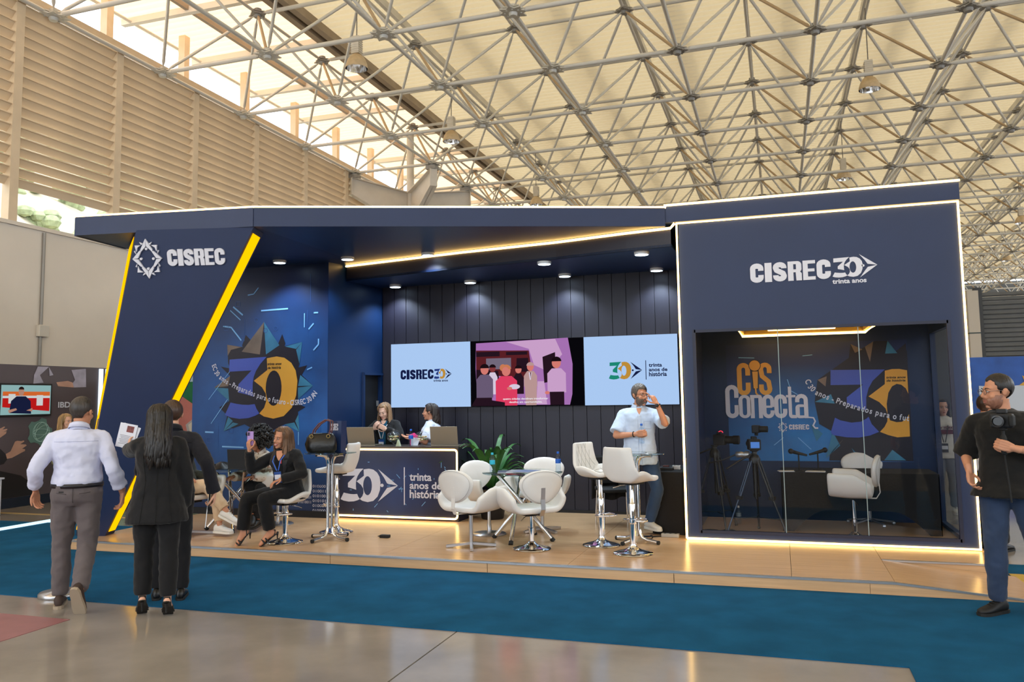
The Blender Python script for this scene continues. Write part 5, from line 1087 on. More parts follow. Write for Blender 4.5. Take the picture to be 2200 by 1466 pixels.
class Person:
    """local frame: looks to -Y, own left is +X, feet at z = 0"""
    def __init__(s, name_label, loc, rz, h, sex='m', skin=None, hips=None, lean=(0,0), twist=0, legs=None, arms=None, head=(0,0,0), group=None, hand=None, build=1.0, floor=0, nohands=False):
        s.h = h; s.sex = sex; s.skin = skin; s.stands = hips is None; s.t = thing('person', name_label, 'person', loc, rz, group); s.k = build
        up = Vector((sin(lean[1]), -sin(lean[0]), 1)).normalized()   # lean forward, lean to own left
        s.pel = Vector(hips) if hips else Vector((0,0,.53*h)); s.neck = s.pel+up*.295*h; s.up = up
        c, sn = cos(twist), sin(twist); s.lat = Vector((c, sn, 0)); s.lat = (s.lat-up*s.lat.dot(up)).normalized(); s.fwd = s.lat.cross(up)*1.0
        if s.fwd.y > 0: s.fwd = -s.fwd
        s.hlat = Vector((1,0,0)); s.hfwd = Vector((0,-1,0))
        sw = (.102 if sex == 'm' else .091)*h*build**.5; s.sw = sw
        s.sh = {1: s.neck+s.lat*sw-up*.036*h, -1: s.neck-s.lat*sw-up*.036*h}; rzi = Matrix.Rotation(-rz, 3, 'Z')
        hw = .05*h*build**.5; s.hip = {1: s.pel+s.hlat*hw-Vector((0,0,.012*h)), -1: s.pel-s.hlat*hw-Vector((0,0,.012*h))}
        T, Sh = .243*h, .238*h; UA, FA = .168*h, .15*h; s.kn = {}; s.an = {}; s.toe = {}; s.el = {}; s.wr = {}
        for k in (1,-1):
            th, sh, toe = legs[k]; s.kn[k] = s.hip[k]+Vn(*th)*T; s.an[k] = s.kn[k]+Vn(*sh)*Sh; s.toe[k] = Vn(*toe)
            ua, fa = arms[k]
            if ua == 'ik':      # wrist at a world point, elbow towards a local pole
                tg, pole = fa; w = rzi @ (Vector(tg)-Vector(loc)); A = s.sh[k]; dv = w-A; D = min(dv.length, (UA+FA)*.995); dn = dv.normalized(); pv = Vector(pole); pv = (pv-dn*pv.dot(dn)).normalized()
                ca = (UA*UA+D*D-FA*FA)/(2*UA*D); s.el[k] = A+dn*UA*ca+pv*UA*sqrt(max(0, 1-ca*ca)); s.wr[k] = A+dn*D
            else: s.el[k] = s.sh[k]+Vn(*ua)*UA; s.wr[k] = s.el[k]+Vn(*fa)*FA
        s.hd = hand or {}
        # head frame: yaw to own left, pitch down, roll
        y, p, r = head; f = Vector((sin(y)*cos(p), -cos(y)*cos(p), -sin(p))); f = (Matrix.Rotation(twist, 3, 'Z') @ f).normalized()
        u = (Vector((0,0,1))*.8+up*.2); u = (u-f*u.dot(f)).normalized(); rt = f.cross(u); u = (u*cos(r)+rt*sin(r)).normalized(); rt = f.cross(u)
        s.hs = .143*h/.238; s.hf, s.hu, s.hr = f, u, rt
        s.hc = s.neck+up*.034*h+u*.059*h+f*.016*h
        s.HM = Matrix((rt, f, u)).transposed().to_4x4() @ Matrix.Scale(s.hs, 4); s.HM.translation = s.hc
    def hp(s, x, y, z): return s.HM @ Vector((x, y, z))
    # ---- body: one mesh
    def body(s, vox=.012, feet=True, bare=False):
        h = s.h; b = MB(); f = .9
        s.torso(b, -.02); 
        for k in (1,-1):
            limb(b, [(s.hip[k],.05*h),(s.hip[k].lerp(s.kn[k],.5),.042*h),(s.kn[k],.029*h)]); limb(b, [(s.kn[k],.028*h),(s.kn[k].lerp(s.an[k],.3),.031*h),(s.an[k],.0185*h)])
            limb(b, [(s.sh[k],.028*h),(s.sh[k].lerp(s.el[k],.45),.026*h),(s.el[k],.0215*h)]); limb(b, [(s.el[k],.0215*h),(s.el[k].lerp(s.wr[k],.3),.0225*h),(s.wr[k],.0148*h)])
            if feet: s.foot(b, k)
        b.tube([s.neck-s.up*.03*h, s.neck+s.up*.02*h, s.hc-s.hu*.03*h-s.hf*.012*h], [.034*h,.03*h,.029*h], 14)
        parts = [voxel(b, vox, 3)]
        hd = MB(); s.headmesh(hd); parts.append(voxel(hd, .0052*s.hs, 2, .4))
        for k in (1,-1):
            if k in s.hd: m = MB(); s.handmesh(m, k, *s.hd[k]); parts.append(voxel(m, .0046, 2, .4))
        mb = joinm(parts); me = mb.mesh('body', []); s.bo = meshobj('body', me, s.skin, s.t); return s
    def torso(s, b, off=0, hem=None, flare=0):
        h = s.h; K = s.k; m = s.sex == 'm'
        prof = [(-.17,.05,.04),(-.1,.088,.062),(.02,.098,.074),(.2,.09,.068),(.4,.083 if m else .073,.06),(.6,.09 if m else .08,.064),(.78,.099 if m else .088,.068 if m else .07),(.9,.094 if m else .08,.058),(.98,.06,.046),(1.04,.034,.036)]
        rings = []
        for t, a, d in prof:
            w = max(0, min(1, t)); la = (s.hlat*(1-w)+s.lat*w).normalized(); fw = (s.hfwd*(1-w)+s.fwd*w).normalized(); belly = .012*h*(K-1)*6*max(0, 1-abs(t-.3)*3)
            rings.append((s.pel+s.up*.295*h*t+fw*(belly*.5+(.006*h if .5 < t < .9 and not m else 0)), la*(a*h*K**.6+off), fw*(d*h*K**.7+off+belly*.5)))
        loft(b, rings)
        for k in (1,-1): limb(b, [(s.neck-s.up*.006*h, .03*h+off), (s.neck.lerp(s.sh[k],.55)-s.up*.006*h, .029*h+off), (s.sh[k], .028*h+off)])
        if not m:
            for k in (1,-1): c = s.pel+s.up*.295*h*.74+s.lat*k*.043*h+s.fwd*.05*h; b.ball(c, (.034*h+off*.5,)*3, 12, 8)
    def foot(s, b, k):
        h = s.h; a = s.an[k]; t = s.toe[k]; dn = Vector((0,0,-1)); dn = (dn-t*dn.dot(t)).normalized(); w = t.cross(dn)
        hl = a-t*.022*h+dn*.02*h; limb(b, [(a,.019*h),(hl,.019*h)]); b.tube([hl-t*.01*h+dn*.006*h, a+t*.045*h+dn*.016*h, a+t*.085*h+dn*.027*h, a+t*.108*h+dn*.031*h], [.015*h,.022*h,.021*h,.012*h], 12, sq=.8)
        limb(b, [(a,.0185*h),(a+t*.05*h+dn*.014*h,.018*h)])
    def headmesh(s, b):
        M3 = s.HM.to_3x3(); B = lambda x, y, z, r, n=16, k=10: b.ball(s.hp(x,y,z), r, n, k, M3)
        fem = s.sex != 'm'; w = .94 if fem else 1
        B(0,-.016,.038,(.076*w,.093,.088),20,14); B(0,.022,-.028,(.061*w,.07,.082),18,12); B(0,.034,-.078,((.042 if fem else .05),.05,.04)); B(0,.07,-.1,(.022,.02,.018))
        B(0,.06,.026,(.05*w,.03,.022)); B(.034,.062,-.03,(.025,.022,.024)); B(-.034,.062,-.03,(.025,.022,.024))
        P = lambda *a: s.hp(*a); q = s.hs
        b.tube([P(0,.086,.012), P(0,.098,-.008), P(0,.109,-.028), P(0,.104,-.037)], [.009*q,.010*q,.0135*q,.008*q], 10); B(.011,.094,-.036,(.0095,.011,.008),10,6); B(-.011,.094,-.036,(.0095,.011,.008),10,6)
        B(0,.088,-.058,(.021,.011,.0065),12,6); B(0,.086,-.070,(.019,.011,.0075),12,6)
        for k in (1,-1):
            B(k*.077*w,-.008,-.004,(.008,.017,.026),10,8); B(k*.081*w,-.014,.006,(.007,.018,.018),10,8); B(k*.031,.078,.006,(.0165,.012,.010),10,6)
        b.tube([P(0,-.022,-.05), s.hc-s.hu*.085*s.h*.6-s.hf*.012*s.h, s.neck+s.up*.012*s.h], [.05*q,.029*s.h,.031*s.h], 14)
    def face(s, brow=(40,28,22), lip=(176,96,90), open_=False, eyes=True, smile=False):
        b = MB(); M3 = s.HM.to_3x3(); q = s.hs
        if eyes:
            for k in (1,-1): b.cur = 0; b.ball(s.hp(k*.031,.0845,.005), (.0125*q,.0085*q,.0062*q), 12, 8, M3.normalized()); b.cur = 1; b.ball(s.hp(k*.031,.0915,.005), (.0056*q,.003*q,.0056*q), 10, 6, M3.normalized())
            b.build('eyes', [M_eyew, M_iris], s.t, 180, False)
            l = MB()
            for k in (1,-1): l.tube([s.hp(k*.016,.089,.008), s.hp(k*.026,.0955,.0125), s.hp(k*.037,.0935,.012), s.hp(k*.046,.085,.006)], [.001*q,.0018*q,.0018*q,.001*q], 6)
            l.build('eyelashes', mat('lash', (26,18,16), .6), s.t, 180, False)
        e = MB()
        for k in (1,-1): e.tube([s.hp(k*.014,.0925,.022), s.hp(k*.028,.0925,.0285), s.hp(k*.042,.085,.027), s.hp(k*.052,.074,.019)], [.0025*q,.0042*q,.0036*q,.0015*q], 8, sq=.6)
        e.build('eyebrows', mat('brow_%d' % brow[0], brow, .7), s.t, 180, False)
        m = MB(); cu = .008 if smile else 0; wd = .029 if smile else .022
        m.tube([s.hp(-wd,.083-cu*.5,-.063+cu), s.hp(-wd*.5,.0965,-.0585), s.hp(0,.1,-.0595), s.hp(wd*.5,.0965,-.0585), s.hp(wd,.083-cu*.5,-.063+cu)], [.001*q,.0035*q,.0036*q,.0035*q,.001*q], 8)
        m.tube([s.hp(-wd*.95,.083-cu*.5,-.064+cu), s.hp(-wd*.5,.0955,-.07-cu*.5), s.hp(0,.098,-.0725-cu*.7), s.hp(wd*.5,.0955,-.07-cu*.5), s.hp(wd*.95,.083-cu*.5,-.064+cu)], [.001*q,.004*q,.0045*q,.004*q,.001*q], 8)
        m.build('lips', mat('lip_%d_%d' % lip[:2], lip, .4), s.t, 180, False)
        if smile: t = MB(); t.tube([s.hp(-.02,.0885,-.061), s.hp(-.011,.0975,-.0645), s.hp(0,.1,-.066), s.hp(.011,.0975,-.0645), s.hp(.02,.0885,-.061)], [.002*q,.0042*q,.0046*q,.0042*q,.002*q], 8, sq=.9); t.build('teeth', M_teeth, s.t, 180, False)
        return s
    def handmesh(s, b, k, d, n, curl=.35, thumb=.5, spread=1):
        """k side, d direction of the fingers, n where the palm faces; curl per joint (number or five)"""
        L = .104*s.h; d = Vector(d).normalized(); n = Vector(n); n = (n-d*n.dot(d)).normalized(); W = s.wr[k]; x = d.cross(n)*k
        # x points to the thumb side
        if isinstance(curl, (int, float)): curl = [curl]*4
        r = L*.046; pw = L*.41
        limb(b, [(W-d*L*.2,.0145*s.h),(W+d*L*.06,.0135*s.h)], 12)
        for q in range(4): o = x*(pw*(.5-(q+.5)/4)*1.0); b.tube([W+d*L*.02+o*.6, W+d*L*.28+o*.95, W+d*L*.5+o], [r*1.5,r*1.75,r*1.35], 10)
        ln = [.43,.48,.45,.35]
        for q in range(4):
            o = x*(pw*(.5-(q+.5)/4)); p = W+d*L*.5+o; dd = (d+x*(.12-.08*q)*spread).normalized(); a = 0; pts = [(p-dd*L*.06, r*1.15), (p, r*1.12)]
            for j, fr in enumerate((.45,.31,.24)):
                a += curl[q]*(1 if j else .9); e = dd*cos(a)+n*sin(a); p = p+e*L*ln[q]*fr; pts.append((p, r*(1.0-.1*j)))
            limb(b, pts, 8)
        p0 = W+d*L*.1+x*pw*.38+n*r*.4; t1 = (d*.55+x*(.95-.6*thumb)+n*.75*thumb).normalized(); p1 = p0+t1*L*.27; t2 = (d*.8+x*(.4-.45*thumb)+n*.65*thumb).normalized(); p2 = p1+t2*L*.2; t3 = (d*.9+x*(.12-.4*thumb)+n*.6*thumb).normalized()
        limb(b, [(p0,r*1.45),(p1,r*1.2),(p2,r*1.08),(p2+t3*L*.14,r*.85)], 8)
    # ---- clothes
    def top(s, m, name='shirt', off=.016, sleeve=1.0, hem=-.12, flare=0, noise=.014, cuff=None, vox=.0105, sl=1.0, collar=None, nscale=.11):
        h = s.h; b = MB(); K = s.k; mm = s.sex == 'm'
        prof = [(.02,.098,.074),(.2,.09,.068),(.4,.085 if mm else .074,.061),(.6,.091 if mm else .08,.064),(.78,.099 if mm else .088,.068 if mm else .07),(.9,.094 if mm else .08,.058),(.975,.06,.046),(1.03,.037,.04)]
        if hem < 0: prof = [(hem,.099+flare,.075+flare)]+[(max(hem*.5,hem+.03),.1+flare*.6,.075+flare*.6)]+prof
        else: prof = [(hem-.02,.082,.06),(hem+.015,.088,.067),(hem+.07,.0955,.074)]+[p for p in prof if p[0] > hem+.1]
        rings = []
        for t, a, d in prof:
            w = max(0, min(1, t)); la = (s.hlat*(1-w)+s.lat*w).normalized(); fw = (s.hfwd*(1-w)+s.fwd*w).normalized(); belly = .012*h*(K-1)*6*max(0, 1-abs(t-.3)*3)
            rings.append((s.pel+s.up*.295*h*t+fw*(belly*.5), la*(a*h*K**.6+off), fw*(d*h*K**.7+off+belly*.5)))
        loft(b, rings, 24)
        if not mm:
            for k in (1,-1): c = s.pel+s.up*.295*h*.74+s.lat*k*.043*h+s.fwd*.05*h; b.ball(c, (.034*h+off*.8,)*3, 12, 8)
        for k in (1,-1):
            limb(b, [(s.neck-s.up*.004*h, .031*h+off*.4), (s.neck.lerp(s.sh[k],.5)-s.up*.007*h, .029*h+off*.5), (s.sh[k], .029*h+off*.7)])
            sv = sleeve[k] if isinstance(sleeve, dict) else sleeve
            A, E, Wp = s.sh[k], s.el[k], s.wr[k]; q = off*1.25*sl
            if sv <= .5: e = A.lerp(E, sv*2); b.tube([A, A.lerp(e,.5), e], [.028*h+off*.8, .0265*h+q*.9, .0275*h+q*1.15], 16)
            else:
                e = E.lerp(Wp, (sv-.5)*2); limb(b, [(A,.028*h+off*.75),(A.lerp(E,.5),.0265*h+q*.65),(E,.0225*h+q*.65)]); b.tube([E+(A-E).normalized()*.01, E, E.lerp(e,.5), e], [.022*h+q*.5,.0225*h+q*.65,.0225*h+q*.6,.0175*h+q*.7], 16)
                if cuff: b.tube([e-(e-E).normalized()*.055, e+(e-E).normalized()*.004], [.0185*h+q*.75+.004]*2, 16)
        me = voxel(b, vox, 3, .5, noise, nscale); o = meshobj(name, me, m, s.t); s.topo = o
        if collar:
            c = MB(); n = 22; a0 = s.neck+s.up*.012*h; lat, f = s.lat, s.fwd; vs = []
            for z, r, tl in ((-.012,.052,0),(.006,.045,.0),(.026,.041,.006),(.022,.047,.008),(.0,.055,.004)):
                for q in range(n): t = radians(20)+radians(320)*q/(n-1)-pi/2*0; ca = sin(t); cb = -cos(t); vs.append(a0+lat*ca*r*h*.88+(-f)*(-cb)*-1*r*h*0+f*(cos(t))*r*h*1.0+s.up*(z*h*.95-.012*h*cos(t)*(1)))
            fs = [(i*n+q, i*n+q+1, (i+1)*n+q+1, (i+1)*n+q) for i in range(4) for q in range(n-1)]
            c.add(vs, fs); co = c.build('collar', collar, s.t, 180, False); sm = co.modifiers.new('s', 'SOLIDIFY'); sm.thickness = .004
        return s
    def trousers(s, m, off=.014, noise=.014, length=.97, wide=0, vox=.0115, name='trousers', waist=.14):
        h = s.h; b = MB(); K = s.k; mm = s.sex == 'm'
        rings = []
        for t, a, d in [(-.2,.06,.05),(-.12,.094,.07),(.0,.1,.077),(waist*.6,.096,.074),(waist,.092,.071),(waist+.015,.088,.068)]: rings.append((s.pel+s.up*.295*h*t, s.hlat*(a*h*K**.6+off*.8), s.hfwd*(d*h*K**.7+off*.8)))
        loft(b, rings, 24)
        for k in (1,-1):
            H_, N_, A_ = s.hip[k], s.kn[k], s.an[k]; e = N_.lerp(A_, length)
            limb(b, [(H_,.052*h+off),(H_.lerp(N_,.5),.043*h+off),(N_,.032*h+off)], 16)
            c = N_.lerp(A_, .35); b.tube([N_+(H_-N_).normalized()*.02, N_, c, e], [.031*h+off*.9,.0315*h+off,.0325*h+off+wide*.5,.0235*h+off+wide], 16)
        o = meshobj(name, voxel(b, vox, 3, .5, noise, .1), m, s.t); return s
    def belt(s, m, t=.12, off=.02):
        h = s.h; b = MB(); n = 32; K = s.k; c = s.pel+s.up*.295*h*t
        P = [c+s.hlat*(cos(a)*(.0925*h*K**.6+off))+s.hfwd*(sin(a)*(.0715*h*K**.7+off)) for a in [2*pi*q/n for q in range(n)]]
        vs = [p+s.up*z for z in (-.017,.017) for p in P]; b.add(vs, [(q, (q+1) % n, n+(q+1) % n, n+q) for q in range(n)]); o = b.build('belt', m, s.t, 180, False); x = o.modifiers.new('s', 'SOLIDIFY'); x.thickness = .005; return s
    def shoes(s, upper, sole, heel=0, kind='sneaker'):
        if s.stands and kind != 'sandal': s.t.location.z += .022*s.h/1.75
        for k in (1,-1):
            a = s.an[k]; t = s.toe[k]; dn = Vector((0,0,-1)); dn = (dn-t*dn.dot(t)).normalized(); w = t.cross(dn); h = s.h/1.75
            M = Matrix((w, t, -dn)).transposed().to_4x4(); M.translation = a
            b = MB(); n = 16; vs = []; zb = -.082*h
            prof = [(-.082,.018,.05),(-.072,.03,.085),(-.045,.037,.1),(.0,.037,.098),(.05,.04,.08),(.1,.046,.06),(.15,.046,.048),(.185,.036,.04),(.202,.014,.03)]
            for y, wd, ht in prof:
                for q in range(n):
                    tt = 2*pi*q/n; ca, sa = cos(tt), sin(tt); vs.append(M @ Vector((ca*wd*h*(1-.15*max(0, sa)), y*h, zb+.012*h+ (ht*h*.5)*(1+math.copysign(abs(sa)**.8, sa))*.93)))
            K_ = len(prof); fs = [(i*n+q, i*n+(q+1) % n, (i+1)*n+(q+1) % n, (i+1)*n+q) for i in range(K_-1) for q in range(n)]+[tuple(range(n))[::-1], tuple(range((K_-1)*n, K_*n))]
            so = MB(); out = [(-.092,0),(-.085,.026),(-.05,.04),(.02,.041),(.1,.05),(.15,.05),(.19,.038),(.208,.012)]; pts = [(x, y) for y, x in out]+[(-x, y) for y, x in out[::-1][:-1]]
            th = .026*h
            if kind != 'sandal':
                b.add(vs, fs); u = b.build('shoe', upper, s.t, 180, False, True)
                so.prism([M @ Vector((x*h, y*h, zb-.006*h)) for x, y in pts], (M.to_3x3() @ Vector((0,0,1)))*th); so.build('sole', sole, u, 0, False, True)
                if kind == 'sneaker':
                    l = MB()
                    for q in range(4): y = .02+.024*q; l.tube([M @ Vector((-.02*h, y*h, zb+(.105-.013*q)*h)), M @ Vector((0,(y+.006)*h, zb+(.113-.0135*q)*h)), M @ Vector((.02*h, y*h, zb+(.105-.013*q)*h))], .0035, 6)
                    l.build('laces', sole if sole != M_sole_b else M_rub, u, 180, False)
            else:
                f = MB(); zz = -.052*h
                so.prism([M @ Vector((x*.86*h, (y*.92)*h+.0, zz-.012*h-(.012*h if y > .03 else 0))) for x, y in pts], (M.to_3x3() @ Vector((0,0,1)))*.01); u = so.build('shoe', upper, s.t, 0, False, True)
                hp_ = M @ Vector((0,-.065*h,zz-.012*h)); MB().tube([hp_, Vector((hp_.x-t.x*.0, hp_.y, hp_.z-heel*.5))+Vector((0,0,0)), hp_+Vector((0,0,-heel))], [.016*h,.008*h,.006*h], 10).build('heel', upper, u, 60, False)
                for y, z0, r in ((.085,.048,.045),(.125,.04,.046)): f.tube([M @ Vector((-r*h, y*h, zz-.012*h)), M @ Vector((-r*.7*h, y*h, zz+z0*.62*h)), M @ Vector((0, y*h, zz+z0*.9*h)), M @ Vector((r*.7*h, y*h, zz+z0*.62*h)), M @ Vector((r*h, y*h, zz-.012*h))], .009, 8)
                f.tube([M @ Vector((-.03*h,-.02*h,zz)), M @ Vector((-.022*h,-.062*h,zz+.04*h)), M @ Vector((.022*h,-.062*h,zz+.04*h)), M @ Vector((.03*h,-.02*h,zz))], .006, 8)
                f.build('straps', upper, u, 60, False)
        return s
    # ---- hair
    def hair(s, m, front=.07, side=.0, back=-.07, thick=1.08, top=1.0, noise=.006, name='hair', recede=0):
        mb = MB(); n, k = 40, 26; vs = []
        C = Vector((0,-.014,.036)); R = Vector((.0785,.0965,.0905))
        if s.sex != 'm': R.x *= .96
        for i in range(k+1):
            t = pi*i/k
            for j in range(n):
                a = 2*pi*j/n; d = Vector((sin(t)*sin(a), sin(t)*cos(a), cos(t))); az = abs(math.degrees(math.atan2(d.x, d.y)))
                z = C.z+d.z*R.z
                if az < 48: lim = front+recede*(1-abs(az-24)/24 if az > 8 else .2)
                elif az < 74: lim = front+(side-.02-front)*((az-48)/26)
                elif az < 112: lim = side+.012
                else: lim = side+.012+(back-side-.012)*min(1, (az-112)/30)
                g = max(0, min(1, (z-lim)/.016+.5)); r = .84+(thick-.84)*g; r += noise*8*g*(sin(a*9+t*7)*.5+sin(a*5-t*13)*.5)*.1
                if d.z > .3: r *= 1+(top-1)*d.z
                vs.append(s.HM @ (C+Vector((d.x*R.x, d.y*R.y, d.z*R.z))*r))
        fs = [(i*n+j, i*n+(j+1) % n, (i+1)*n+(j+1) % n, (i+1)*n+j) for i in range(k) for j in range(n)]
        o = mb.add(vs, fs).build(name, m, s.t, 180, False, True); s.ho = o; return s
    def locks(s, m, paths, r=.016, n=8, name='hair_locks'):
        mb = MB()
        for p in paths: 
            k = len(p); mb.tube(p, [r*(.6+.6*sin(pi*min(.93, .1+.8*i/(k-1)))) if i < k-1 else r*.2 for i in range(k)], 6, sq=.7)
        mb.build(name, m, s.t, 180, False); return s
    def longhair(s, m, length=.30, cnt=44, wave=.012, spread=(100,180), seed=1, r=.016, shoulder=.0):
        """locks that run over the scalp from the crown and then hang"""
        cnt = int(cnt*1.9); r *= .72; q = random.Random(seed); P = []; up = Vector((0,0,1))
        for i in range(cnt):
            az = radians(q.uniform(*spread))*q.choice((1,-1)); e0 = radians(q.uniform(40,82)); L = length*q.uniform(.8,1.05); ph = q.random()*6; pts = []; k = q.uniform(1.07,1.2)
            for j in range(5):
                e = e0+(radians(-12)-e0)*j/4; d = Vector((cos(e)*sin(az)*.0765, cos(e)*cos(az)*.0965-.014-.004*j, sin(e)*.0905+.036)); o = (k if j else 1.03)+.05*j/4*(abs(sin(az)) > .5)
                pts.append(s.HM @ Vector((d.x*o, (d.y+.014)*o-.014, (d.z-.036)*min(o,1.12)+.036)))
            p0 = pts[-1]; side = s.hr*(1 if az > 0 else -1)
            for j in range(1, 8):
                t = j/7; out = -s.hf*cos(az)*-1*0; pts.append(p0-up*L*t+s.hr*wave*sin(ph+t*9)*t+s.hf*wave*cos(ph+t*8)*t-s.fwd*shoulder*min(1, t*1.8)+(p0-s.hc-(up*(p0-s.hc).dot(up)))*.12*t)
            P.append(pts)
        return s.locks(m, P, r)
    # ---- seams, openings and prints laid on the clothes by ray casting
    def bvh(s, o=None):
        from mathutils.bvhtree import BVHTree
        o = o or s.topo; me = o.data; return BVHTree.FromPolygons([v.co for v in me.vertices], [tuple(p.vertices) for p in me.polygons])
    def lay(s, tree, x, t, back=False, off=.003):
        """point on the garment at lateral x (m) and torso share t"""
        w = max(0, min(1, t)); la = (s.hlat*(1-w)+s.lat*w).normalized(); fw = (s.hfwd*(1-w)+s.fwd*w).normalized()
        if back: fw = -fw
        o = s.pel+s.up*.295*s.h*t+la*x; hit = tree.ray_cast(o+fw*.6, -fw)
        return (hit[0] if hit[0] is not None else o+fw*.1)+fw*off
    def seam(s, m, lines, name='seam', back=False, r=.0022, tree=None, obj=None):
        tree = tree or s.bvh(obj); mb = MB()
        for (x0, t0, x1, t1) in lines:
            n = 9; mb.tube([s.lay(tree, x0+(x1-x0)*i/n, t0+(t1-t0)*i/n, back, .0012) for i in range(n+1)], r, 5)
        mb.build(name, m, s.t, 180, False); return s
    def patch(s, m, rows, name, off=.004, back=False, tree=None, n=6):
        """rows = [(t, x left, x right), ...] filled with a conforming sheet"""
        tree = tree or s.bvh(); vs = [s.lay(tree, a+(b-a)*i/n, t, back, off) for t, a, b in rows for i in range(n+1)]; k = len(rows)
        fs = [(i*(n+1)+j, i*(n+1)+j+1, (i+1)*(n+1)+j+1, (i+1)*(n+1)+j) for i in range(k-1) for j in range(n)]
        MB().add(vs, fs).build(name, m, s.t, 180, False); return s
    def glasses(s, m):
        b = MB(); q = s.hs
        for k in (1,-1):
            c = [s.hp(k*(.033+.024*cos(a)), .106-.006*abs(cos(a))*(.5-.5*cos(a)*1), .003+.0185*sin(a)) for a in [2*pi*i/16 for i in range(16)]]; b.tube(c, .0018*q, 6, closed=True)
            b.tube([s.hp(k*.057,.1,.008), s.hp(k*.076,.06,.008), s.hp(k*.082,.0,.008), s.hp(k*.08,-.012,.0)], .0018*q, 6)
        b.tube([s.hp(-.009,.107,.006), s.hp(0,.109,.009), s.hp(.009,.107,.006)], .0018*q, 6); b.build('glasses', m, s.t, 60, False); return s
    def beard(s, m, full=1.0):
        mb = MB(); n, k = 30, 18; vs = []; C = Vector((0,.024,-.05))
        for i in range(k+1):
            t = pi*i/k
            for j in range(n):
                a = 2*pi*j/n; d = Vector((sin(t)*sin(a), sin(t)*cos(a), cos(t))); p = C+Vector((d.x*.064, d.y*.078, d.z*.075))
                on = p.y > .0 and p.z < (-.045 if abs(p.x) < .05 else -.01) and not (abs(p.x) < .02 and -.075 < p.z < -.055)
                r = (1.0+.028*full) if on else .82; vs.append(s.HM @ (C+(p-C)*r))
        fs = [(i*n+j, i*n+(j+1) % n, (i+1)*n+(j+1) % n, (i+1)*n+j) for i in range(k) for j in range(n)]
        mb.add(vs, fs).build('beard', m, s.t, 180, False, True); return s
    def lanyard(s, m, card=None, drop=.26, cardm=None):
        h = s.h; b = MB(); f = s.fwd; base = s.pel+s.up*.295*h; D = .105*h+.02
        mid = base-s.up*drop+f*(D+.012)
        for k in (1,-1): b.tube([s.neck+s.lat*k*.035*h-f*.02+s.up*.01, s.neck+s.lat*k*.045*h+f*.035*h-s.up*.005*h, base-s.up*drop*.45+s.lat*k*.03*h+f*(D+.008), mid+s.lat*k*.01], .006, 6, sq=.35)
        o = b.build('lanyard', m, s.t, 60, False)
        if cardm: c = MB(); Mx = Matrix((s.lat, -f, s.up)).transposed().to_4x4(); Mx.translation = mid-s.up*.075+f*.004; c.obox(Mx, .085, .004, .125); cc = c.build('badge', cardm, s.t, 0, False); w = MB(); Mx.translation = mid-s.up*.07+f*.0075; w.obox(Mx, .075, .002, .05); w.build('badge_print', M_white, cc, 0, False)
        return s
M_sole_w = mat('sole_white', (224,222,216), .6); M_sole_b = mat('sole_black', (22,22,22), .7); M_sole_t = mat('sole_tan', (168,152,132), .7)
DN = (0,.06,-1)
SK_L = skinmat('light', (224,172,146)); SK_M = skinmat('tan', (200,142,112)); SK_B = skinmat('brown', (168,112,86)); SK_P = skinmat('pale', (230,186,164))
PEOPLE = {}
def R_(d): return radians(d)
# 1 man walking away, left foreground
p = Person('man in pale blue shirt and grey trousers walking away at the left', (-5.76,5.62,0), R_(214), 1.76, 'm', SK_M, build=1.12, head=(-.32,.08,0),
    legs={1: ((.04,-.06,-1),(.0,.04,-1),(.12,-1,0)), -1: ((-.02,.08,-1),(-.02,.66,-.75),(-.1,-.5,-.86))},
    arms={1: ('ik',((-6.09,5.50,.95),(.25,.9,-.1))), -1: ('ik',((-5.50,5.86,.91),(-.15,.95,0)))},
    hand={1: ((-.05,-.15,-1),(-.9,.5,0),.5,.3), -1: ((.05,-.15,-1),(.9,.4,0),.55,.4)})
p.body(feet=False).top(cloth('pale_blue_shirt', (208,212,238)), off=.019, sleeve=.86, hem=.11, noise=.022, cuff=True, sl=1.25, collar=cloth('pale_blue_shirt', None)).trousers(cloth('grey_trousers', (98,90,92)), off=.017, noise=.02).belt(mat('belt_dark', (26,24,30), .4), .125, .027)
p.shoes(mat('brown_suede', (64,48,42), .7), M_sole_t).hair(hairmat('dark_grey', (58,52,50)), side=-.012, back=-.1, thick=1.07)
w = MB(); w.tube([p.wr[1]+Vector((.03*cos(a),.03*sin(a),.02)) for a in [2*pi*q/14 for q in range(14)]], .005, 6, closed=True); w.build('bracelet', M_alu, p.t, 60, False)
k = MB()
for x in (-.1,-.035,.035,.1): k.obox(Matrix.Translation(p.pel+Vector((x,.146-abs(x)*.25,.06))), .012, .006, .055)
k.build('belt_loops', cloth('grey_trousers', None), p.t, 0, False)
M_sm1 = mat('seam_pale_blue', (168,174,206), .9); M_sm2 = mat('seam_trousers', (70,64,66), .9); M_sm3 = mat('seam_black', (10,10,12), .9)
p.seam(M_sm1, [(-.17,.84,.17,.84)], 'yoke_seam', True)
tr = [o for o in p.t.children if o.name.startswith('trousers')][0]; p.seam(M_sm2, [(0,.1,0,-.14),(-.13,.02,-.05,.0),(.05,.0,.13,.02)], 'pocket_seam', True, .003, obj=tr)
tr_ = p.bvh(tr); p.patch(M_rub, [(.045,.07,.11),(.025,.07,.11)], 'pocket_label', .003, True, tr_)
PEOPLE['walker'] = p
